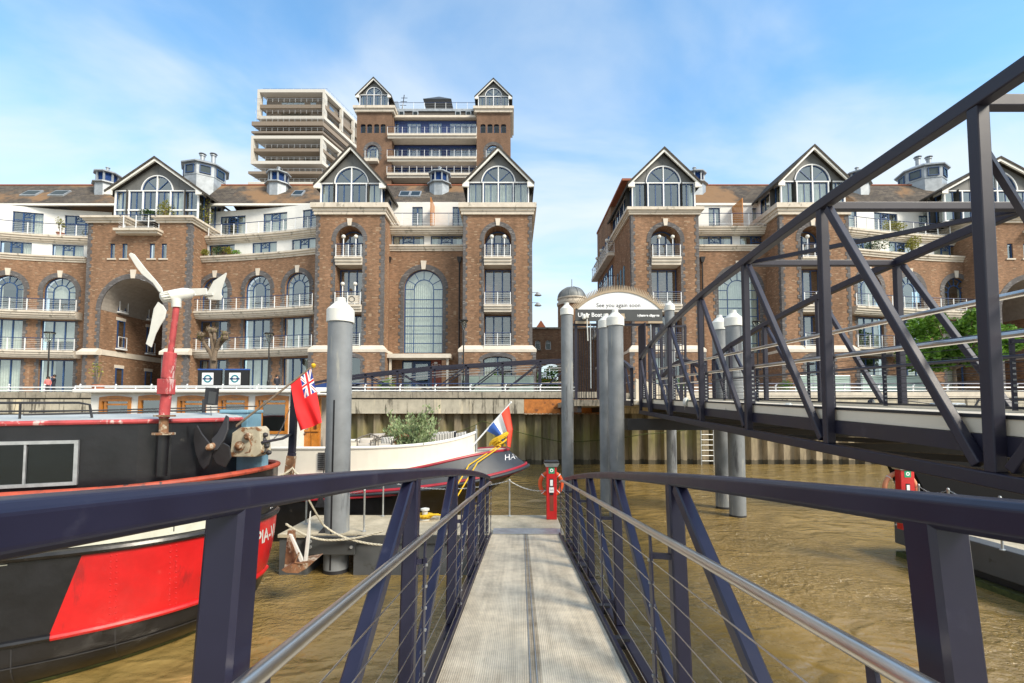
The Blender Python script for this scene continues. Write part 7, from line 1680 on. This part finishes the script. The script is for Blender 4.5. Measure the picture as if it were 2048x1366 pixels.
# ---- cream and grey Dutch-style boat behind the pontoon ----
BC = 15.55; XT = W(1057, 918, BC).x
WB = thing('houseboat', 'cream-hulled houseboat with varnished window frames and a tapering grey stern behind the pontoon', 'boat', (XT-7, BC, 0))
def wsheer(s): return 1.78+.62*(math.exp(-((s-.7)/2.6)**2) if s > .7 else 1-.1*(.7-s))  # top of the hull (upper red line)
def wstr(s): return 1.10+.80*math.exp(-s/3.6)                               # lower red strake height
def whb(s, z):
    zs = wstr(s); B_ = 2.1
    if z >= zs-.05: k0 = .0+.65*max(0, min(1, (z-zs)/(wsheer(s)-zs+.01))); L = 4.2
    else: q = (zs-z)/max(.1, zs+.5); k0 = 3.4*q**.8; L = 5.2
    x = (s-k0)/L
    if x <= 0: return 0
    return B_ if x >= 1 else B_*(1-(1-x)**2.0)**.58
def wpt(s, z, side=1, off=0):
    zs = wstr(s)
    k0 = 3.4*((zs-z)/max(.1, zs+.5))**.8 if z < zs-.05 else .65*max(0, min(1, (z-zs)/(wsheer(s)-zs+.01)))
    return Vector((XT-max(s, k0), BC-side*(whb(max(s, k0), z)+off), z))
me = bpy.data.meshes.new('hull'); bm = bmesh.new(); ss = [.0, .03, .08, .15, .25, .4, .55, .7, .9, 1.1, 1.4, 1.7, 2, 2.4, 2.8, 3.2, 3.7, 4.2, 5, 6, 8, 12, 22]
for side in (1, -1):
    g = []
    for s in ss:
        zs, zt_ = wstr(s), wsheer(s); rows = [-.5+(zs+.5)*j/8 for j in range(8)]+[zs+(zt_-zs)*j/6 for j in range(7)]; g.append([bm.verts.new(wpt(s, z, side)) for z in rows])
    for i in range(len(ss)-1):
        for j in range(len(g[0])-1):
            try: f = bm.faces.new([g[i][j], g[i+1][j], g[i+1][j+1], g[i][j+1]]); f.smooth = True; f.material_index = 1 if j >= 8 else 0
            except ValueError: pass
    n = len(g[0])-1
    for i in range(len(ss)-1):
        a, b = g[i][n].co, g[i+1][n].co
        try: f = bm.faces.new([bm.verts.new((a.x, a.y, a.z)), bm.verts.new((b.x, b.y, b.z)), bm.verts.new((b.x, BC, b.z)), bm.verts.new((a.x, BC, a.z))]); f.material_index = 2
        except ValueError: pass
bmesh.ops.remove_doubles(bm, verts=bm.verts, dist=.002); bmesh.ops.dissolve_degenerate(bm, dist=.001, edges=bm.edges); bmesh.ops.recalc_face_normals(bm, faces=bm.faces); bm.to_mesh(me); bm.free()
for m in ('black_paint', 'band_grey', 'cream_paint'): me.materials.append(MT[m])
WH = bpy.data.objects.new('hull', me); COL.objects.link(WH); WH.parent = WB; WH.matrix_parent_inverse = Matrix.Translation(-WB.location); md = WH.modifiers.new('e', 'EDGE_SPLIT'); md.split_angle = R(35)
def wbelt(zf, r, s0, s1, m, lab=None, side=1, off=0):
    n = 90; pts = []
    for i in range(n+1):
        s = s0+(s1-s0)*(i/n)**2; p = wpt(s, zf(s), side, off)
        if not pts or (p-pts[-1]).length > .02: pts.append(p)
    mb = MB(); mb.tube(pts, r, 8); o = mb.build('rubbing_strake', m, WH, smooth=True)
    if lab: o['label'] = lab
for sd_ in (1, -1):
    wbelt(lambda s: wstr(s)+.06, .045, 0, 20, 'strake_red', side=sd_); wbelt(lambda s: wstr(s)-.08, .045, 0, 20, 'strake_red', side=sd_); wbelt(lambda s: wstr(s)-.01, .05, 0, 20, 'band_grey', side=sd_); wbelt(lambda s: wsheer(s), .04, .62, 20, 'strake_red', side=sd_)
# name on the stern quarter
vs_, fs = text_mesh('HAV', .27, -.002); mb = MB(); mb.v = [wpt(max(.02, .52-v.x*.9), 2.12+v.y*.85, 1, .012) for v in vs_]; mb.f = fs; mb.m = [0]*len(fs); o = mb.build('lettering', 'sign_white', WH)
# cream bulwark, inset and upright
bs0, bs1 = 1.72, 20
def bul(s, side, z=None): 
    b = min(1.92, 1.92*(1-(1-min(1, (s-bs0+.02)/4.2))**2.2)**.62); return Vector((XT-s, BC-side*b, z if z is not None else 0))
def btop(s): return 2.57+.37*math.exp(-(s-bs0)/.9)
nS = 50; S_ = [bs0+(bs1-bs0)*(i/nS)**1.8 for i in range(nS+1)]
mb = MB()
for side in (1, -1):
    for a, b in zip(S_[:-1], S_[1:]): mb.quad(bul(a, side, wsheer(a)-.3), bul(b, side, wsheer(b)-.3), bul(b, side, btop(b)), bul(a, side, btop(a)))
BU = mb.build('bulwark', 'cream_paint', WB, smooth=True)
mb = MB(); pts = [bul(s, 1, btop(s)) for s in reversed(S_)]+[bul(s, -1, btop(s)) for s in S_[1:]]; mb.tube(pts, .045, 8); mb.build('capping_rail', 'boat_white', BU, smooth=True)
mb = MB(); p = Vector((XT-bs0+.03, BC, 2.2)); mb.tube([p, p+Vector((0, 0, .85))], .045, 8); mb.tube([p+Vector((0, 0, .8)), p+Vector((0, 0, .98))], .02, 6); mb.build('stern_post', 'galv', BU)
mb = MB(); x0, x1 = W(654, 950, 13.6).x-.5, W(654, 950, 13.6).x+.05
# ventilation grille beside the pile
fB = FY(BC-1.94); xa, xb = W(636, 925, 13.6).x, W(654, 925, 13.6).x
for i in range(9): z = WZ(938-i*4, 13.6); mb.prism(rect(xa, xb, z-.018, z+.012), fB, 0, .03)
mb.build('vent_grille', 'dark_steel', BU)
# superstructure
YC = 14.05; xs0, xs1 = -17.0, W(578, 830, YC).x; zt = WZ(786, YC); fW = FY(YC)
wins = [(199, 262, 797, 828), (277, 330, 795, 829), (355, 412, 796, 829), (437, 496, 795, 829), (511, 577, 795, 868)]
hol = []; 
for (a, b, t0, t1) in wins: xa, xb = W(a, 830, YC).x, W(b, 830, YC).x; hol.append((xa, xb, WZ(t1 if t1 > 850 else 872, YC), WZ(t0, YC)))
mb = MB(); xw = W(600, 830, YC).x
panel(mb, fW, rect(W(182, 800, YC).x-0, xw, 2.0, zt), [rect(*h) for h in hol], reveal=.08); mb.quad((xw, YC, 2.0), (xw, YC+3, 2.0), (xw, YC+3, zt), (xw, YC, zt)); x_ = W(182, 800, YC).x; mb.quad((x_, YC, 2.0), (x_, YC+3, 2.0), (x_, YC+3, zt), (x_, YC, zt)); mb.build('cabin', 'boat_white', WB)
mb = MB(); mb.box((x_-.35, YC-.25, zt), (W(640, 780, YC).x, YC+2.2, zt+.11)); mb.box((W(600, 780, YC).x, YC-.1, zt-.06), (W(655, 780, YC).x, YC+2.0, zt-.003)); mb.build('cabin_roof', 'boat_white', WB, bevel=.03)
mb = MB(); mb.tube([(x_-.3, YC-.2, zt+.19), (W(600, 780, YC).x, YC-.2, zt+.19)], .018, 6)
for i in range(12): X = x_-.3+i*(W(600, 780, YC).x-x_+.3)/11; mb.tube([(X, YC-.2, zt+.08), (X, YC-.2, zt+.19)], .015, 6)
mb.build('roof_rail', 'white_metal', WB)
for i, h in enumerate(hol):
    r = .08; w_ = winrect(WB, fW, h[0], h[1], h[2], h[3], 1, d=-.04, fm='timber', fw=.085, mode=['none', 'none', 'right', 'none', 'none'][i], glass='pane')
    mb = MB(); pts = [(h[0], h[3])]+[(h[0]+(h[1]-h[0])*k/8, h[3]+.045*math.sin(math.pi*k/8)) for k in range(1, 8)]+[(h[1], h[3])]; strip(mb, fW, pts, .07, 0, .035); mb.build('arched_head', 'timber', w_)
    if i in (0, 2, 3, 4): mb = MB(); mb.prism(rect(h[0]+.14, h[0]+.2, h[2]+.08, h[3]-.08), fW, -.03, .02); mb.prism(rect(h[0]+.2, h[1]-.085, h[3]-.2, h[3]-.15), fW, -.03, .02); mb.build('inner_sash', 'timber', w_)
# wheelhouse: open varnished doors, dark cover
YD = 14.4; fD = FY(YD); zt2 = WZ(778, YD)
mb = MB(); xa, xb = W(600, 830, YD).x, W(666, 830, YD).x; d0, d1 = W(628, 830, YD).x, W(643, 830, YD).x
panel(mb, fD, rect(xa, xb, 2.2, zt2-.1), [rect(W(640, 830, YD).x, W(656, 830, YD).x, 2.35, zt2-.25)], reveal=.1); mb.build('wheelhouse', 'timber', WB)
for (a, b) in ((605, 622), (623, 639)):
    xa, xb = W(a, 830, YD).x, W(b, 830, YD).x; mb = MB(); mb.prism(rect(xa, xb, 2.42, WZ(866, YD)), fD, 0, .03); mb.prism(rect(xa+.04, xb-.04, 2.5, WZ(870, YD)), fD, .03, .045); dd = mb.build('door', 'timber', WB); winrect(dd, fD, xa, xb, WZ(863, YD), zt2-.3, 1, d=-.02, fm='timber', fw=.055, mode='dark0')
mb = MB(); xa, xb = W(640, 830, YD).x, W(656, 830, YD).x; mb.quad(fD(xa-.6, 2.2, -.9), fD(xb, 2.2, -.9), fD(xb, 4.1, -.9), fD(xa-.6, 4.1, -.9)); mb.prism(rect(xa-.1, xb+.1, 2.35, 3.1), fD, -.6, -.5); mb.build('interior', 'cushion', WB)
mb = MB(); xa, xb = W(625, 830, YD).x, W(666, 830, YD).x; mb.box((xa, YD-.35, zt2-.1), (xb, YD+1.7, zt2+.03)); mb.build('wheelhouse_roof', 'boat_white', WB, bevel=.03); mb = MB(); mb.hexa([(xa, YD-.3, zt2+.033), (xb, YD-.3, zt2+.033), (xb, YD+1.6, zt2+.033), (xa, YD+1.6, zt2+.033)], [(xa+.3, YD, zt2+.17), (xb-.1, YD, zt2+.2), (xb-.1, YD+1.4, zt2+.2), (xa+.3, YD+1.4, zt2+.17)]); mb.build('dark_cover', 'sign_navy', WB)
# cockpit floor
mb = MB(); mb.box((W(700, 900, 15).x, BC-1.6, 1.95), (XT-4.4, BC+1.6, 2.2)); mb.build('cockpit_floor', 'deck_side', WB)
# cockpit bench with striped cushions, chairs, lifebuoy, olive bush
def cush(x0, x1, y0, y1, Y, lab, m='stripes', th=.14, rot=0, grp=None, seed=0):
    a, b = W(x0, y1, Y), W(x1, y0, Y); mb = MB(); nx, nz = 8, 6; P = {}
    for i in range(nx+1):
        for j in range(nz+1):
            u, v = i/nx, j/nz; e = (1-(2*u-1)**4)*(1-(2*v-1)**4)
            px = a.x+(b.x-a.x)*u+.03*math.sin(v*3)*(1 if seed % 2 else -1); pz = a.z+(b.z-a.z)*v+rot*(u-.5)
            for s in (0, 1): P[(i, j, s)] = Vector((px, Y+(.5*th*e if s else -.5*th*e)+(v*.08), pz))
    for s in (0, 1):
        for i in range(nx):
            for j in range(nz): mb.quad(P[(i, j, s)], P[(i+1, j, s)], P[(i+1, j+1, s)], P[(i, j+1, s)])
    return tag(mb.build('cushion', m, smooth=True), lab, 'cushion', grp or 'cushions on the houseboat deck')
cush(862, 897, 864, 886, 15.4, 'black and white striped cushion nearest the olive bush', rot=.05); cush(899, 932, 866, 884, 15.6, 'black and white striped cushion toward the boat stern', rot=.1, seed=1); cush(920, 944, 868, 880, 15.5, 'small striped cushion in the very end of the cockpit', rot=.1)
BN = thing('cockpit_bench', 'long low seat with a striped pad along the cream bulwark', 'bench', (XT-3.4, 14.8, 2.2)); mb = MB(); a, b = W(822, 890, 14.5), W(936, 880, 14.5); mb.box((a.x, 14.75, 2.2), (b.x-.9, 15.9, 2.55)); mb.build('base', 'cream_paint', BN); mb = MB()
mb.hexa([(a.x, 14.7, 2.56), (b.x-.5, 15.1, 2.56), (b.x-.5, 15.9, 2.56), (a.x, 15.9, 2.56)], [(a.x, 14.7, 2.78), (b.x-.5, 15.1, 2.98), (b.x-.5, 15.9, 2.98), (a.x, 15.9, 2.78)]); mb.build('pad', 'stripes', BN, bevel=.03)
def chair(x0, x1, Y, lab, cz):
    a, b = W(x0, 893, Y).x, W(x1, 893, Y).x; t = thing('deck_chair', lab, 'chair', ((a+b)/2, Y, 2.2), 'rope armchairs in the cockpit'); z = 2.2
    mb = MB(); mb.tube([(a, Y-.3, z+.55), (a-.03, Y+.25, z+.62), ((a+b)/2, Y+.38, z+.72), (b+.03, Y+.25, z+.62), (b, Y-.3, z+.55)], .022, 6)
    for (px, py) in ((a+.05, Y-.28), (b-.05, Y-.28), (a+.05, Y+.25), (b-.05, Y+.25)): mb.tube([(px, py, z), (px, py, z+.56)], .018, 6)
    mb.build('frame', 'wicker', t); mb = MB()
    for k in range(9): u = a+(b-a)*k/8; mb.tube([(u, Y+.3, z+.32), (u, Y+.34, z+.68)], .012, 4)
    mb.box((a, Y-.3, z+.28), (b, Y+.3, z+.33)); mb.build('seat', 'wicker', t); mb = MB(); mb.box((a+.04, Y-.28, z+.335), (b-.04, Y+.26, z+.46)); mb.build('seat_cushion', 'cushion', t, bevel=.04)
chair(717, 750, 14.6, 'grey rope armchair left, closest to the thick pile', 0); chair(758, 792, 14.5, 'grey rope armchair in the middle of the cockpit', 0)
cush(719, 746, 876, 890, 14.5, 'plain beige cushion on the left armchair', 'cushion'); cush(741, 770, 867, 881, 15.1, 'plain beige cushion behind the armchairs', 'cushion', rot=.03); cush(760, 785, 874, 889, 14.35, 'striped cushion on the middle armchair', rot=.02, seed=1)
c = W(806, 888, 14.6); mb = MB(); mb.tube([c+Vector((.24*math.cos(a), .05, .26*math.sin(a))) for a in [2*math.pi*i/26 for i in range(26)]], .055, 10, closed=True); tag(mb.build('lifebuoy', 'orange_faded', smooth=True), 'pale orange lifebuoy leaning beside the olive bush on the houseboat', 'lifebuoy')
OT = thing('olive_bush', 'silvery green olive bush in the houseboat cockpit', 'bush', (W(820, 890, 14.7).x, 14.7, 2.2)); rng = random.Random(77); mb = MB(); lb = MB(); base = Vector((W(822, 890, 14.7).x, 14.7, 2.2))
tips = [(785, 832), (792, 858), (778, 868), (800, 846), (815, 862), (830, 845), (845, 838), (858, 825), (868, 846), (850, 862), (838, 880), (862, 870), (820, 838), (842, 855), (808, 875), (855, 886), (832, 868)]
for i, (x, y) in enumerate(tips):
    e = W(x, y, 14.7+rng.uniform(-.45, .45)); m_ = base.lerp(e, .5)+Vector((rng.uniform(-.08, .08), rng.uniform(-.1, .1), .05)); mb.tube([base+Vector((0, 0, .1)), m_, e], [.03, .018, .006], 6)
    for k in range(130):
        t_ = rng.uniform(.35, 1.1); q = (base.lerp(m_, t_*2) if t_ < .5 else m_.lerp(e, (t_-.5)*2))+Vector((rng.gauss(0, .085), rng.gauss(0, .085), rng.gauss(0, .07)))
        d = ((e-base).normalized()+Vector((rng.uniform(-1, 1), rng.uniform(-1, 1), rng.uniform(-.3, .9)))).normalized(); s = d.cross(Vector((rng.uniform(-1, 1), rng.uniform(-1, 1), rng.uniform(-1, 1)))).normalized()*.026; l = d*rng.uniform(.09, .14); lb.quad(q, q+l*.5+s, q+l, q+l*.5-s)
mb.build('stem', 'bark', OT); lb.build('foliage', 'leaf_olive', OT); mb = MB(); mb.lathe([(.16, 2.2), (.22, 2.5), (.24, 2.5)], (base.x, 14.7, 0), 14); mb.build('pot', 'wicker', OT)
# tricolour
FT = thing('tricolour_flag', 'red white and blue tricolour on a white staff at the stern of the houseboat', 'flag', tuple(W(945, 893, 15.2))); sa, sb = W(944, 893, 15.3), W(1022, 805, 15.3); mb = MB(); mb.tube([sa, sb], [.028, .02], 8); mb.lathe([(.01, -.04), (.035, 0), (.01, .04)], sb, 8); mb.build('staff', 'white_metal', FT, smooth=True)
h0, h1 = W(1018, 811, 15.28), W(972, 861, 15.28)      # hoist: top (red) .. bottom (blue)
l0, l1 = W(1021, 897, 15.0), W(1004, 880, 15.15)
mid0, mid1 = W(1026, 858, 15.05), W(992, 872, 15.2)
def cT(u, v):
    a = h0.lerp(mid0, min(1, u*2)) if u < .5 else mid0.lerp(l0, (u-.5)*2); b = h1.lerp(mid1, min(1, u*2)) if u < .5 else mid1.lerp(l1, (u-.5)*2); return a.lerp(b, v)
flagmesh(lambda u, v: 0 if v < 1/3 else (1 if v < 2/3 else 2), cT, 30, 30, 'flag_cloth', ['flag_orange', 'flag_white', 'flag_midblue'], FT, lambda u, v: Vector((.02*math.sin(v*14)*u, .09*math.sin(v*13+1)*(.2+u), 0)))
mb = MB(); p = W(641, 1000, 13.35); mb.hexa([p+Vector((-.16, 0, -.2)), p+Vector((.16, 0, -.2)), p+Vector((.16, .08, -.2)), p+Vector((-.16, .08, -.2))], [p+Vector((-.02, 0, .12)), p+Vector((.02, 0, .12)), p+Vector((.02, .08, .12)), p+Vector((-.02, .08, .12))]); mb.tube([p, p+Vector((0, 0, .35))], .01, 4); tag(mb.build('hull_fender', 'dark_steel'), 'dark triangular plate hanging on the houseboat side left of the thick pile', 'fender')
rope('fender_line', 'thin black rope with a knot hanging over the bulwark left of the thick pile', [W(651, 897, 13.5), W(649, 925, 13.45), W(646, 955, 13.45)], .014, 'black', 0)
# ---- dark workboat behind the truss ----
DB = thing('workboat', 'black-hulled workboat with a teal gunwale behind and under the truss bridge', 'boat', (15, 16, 0)); x0, x1 = 13.4, 25; yb0 = 15.2
mb = MB(); mb.hexa([(x0+.9, yb0+.8, -.3), (x1, yb0-.15, -.3), (x1, yb0+3.4, -.3), (x0+1.0, yb0+2.4, -.3)], [(x0-.6, yb0+1.4, 3.5), (x1, yb0, 3.5), (x1, yb0+3.8, 3.5), (x0-.6, yb0+2.2, 3.5)]); mb.build('hull', 'hull_black', DB)
mb = MB(); mb.hexa([(x0-.65, yb0+1.35, 3.5), (x1, yb0-.05, 3.5), (x1, yb0+3.85, 3.5), (x0-.65, yb0+2.25, 3.5)], [(x0-.65, yb0+1.35, 3.66), (x1, yb0-.05, 3.66), (x1, yb0+3.85, 3.66), (x0-.65, yb0+2.25, 3.66)]); mb.build('gunwale', 'teal', DB)
mb = MB(); mb.tube([W(1945, 820, 15.6), W(1958, 800, 15.6), W(2060, 800, 15.6)], .03, 8); mb.tube([W(1800, 800, 16), W(1900, 812, 16), W(1960, 822, 16)], .02, 6); mb.build('guard_rail', 'dark_steel', DB)
c = W(1895, 818, 15.8); P = [c+Vector((.42*math.cos(i*.4)*(1+.15*math.sin(i*.9)), .3*math.sin(i*.4), .01+.15*abs(math.sin(i*.07)))) for i in range(90)]; mb = MB(); mb.tube(P, .045, 6); tag(mb.build('rope_coil', 'galv', smooth=True), 'grey rope coil on the teal gunwale of the workboat', 'rope')
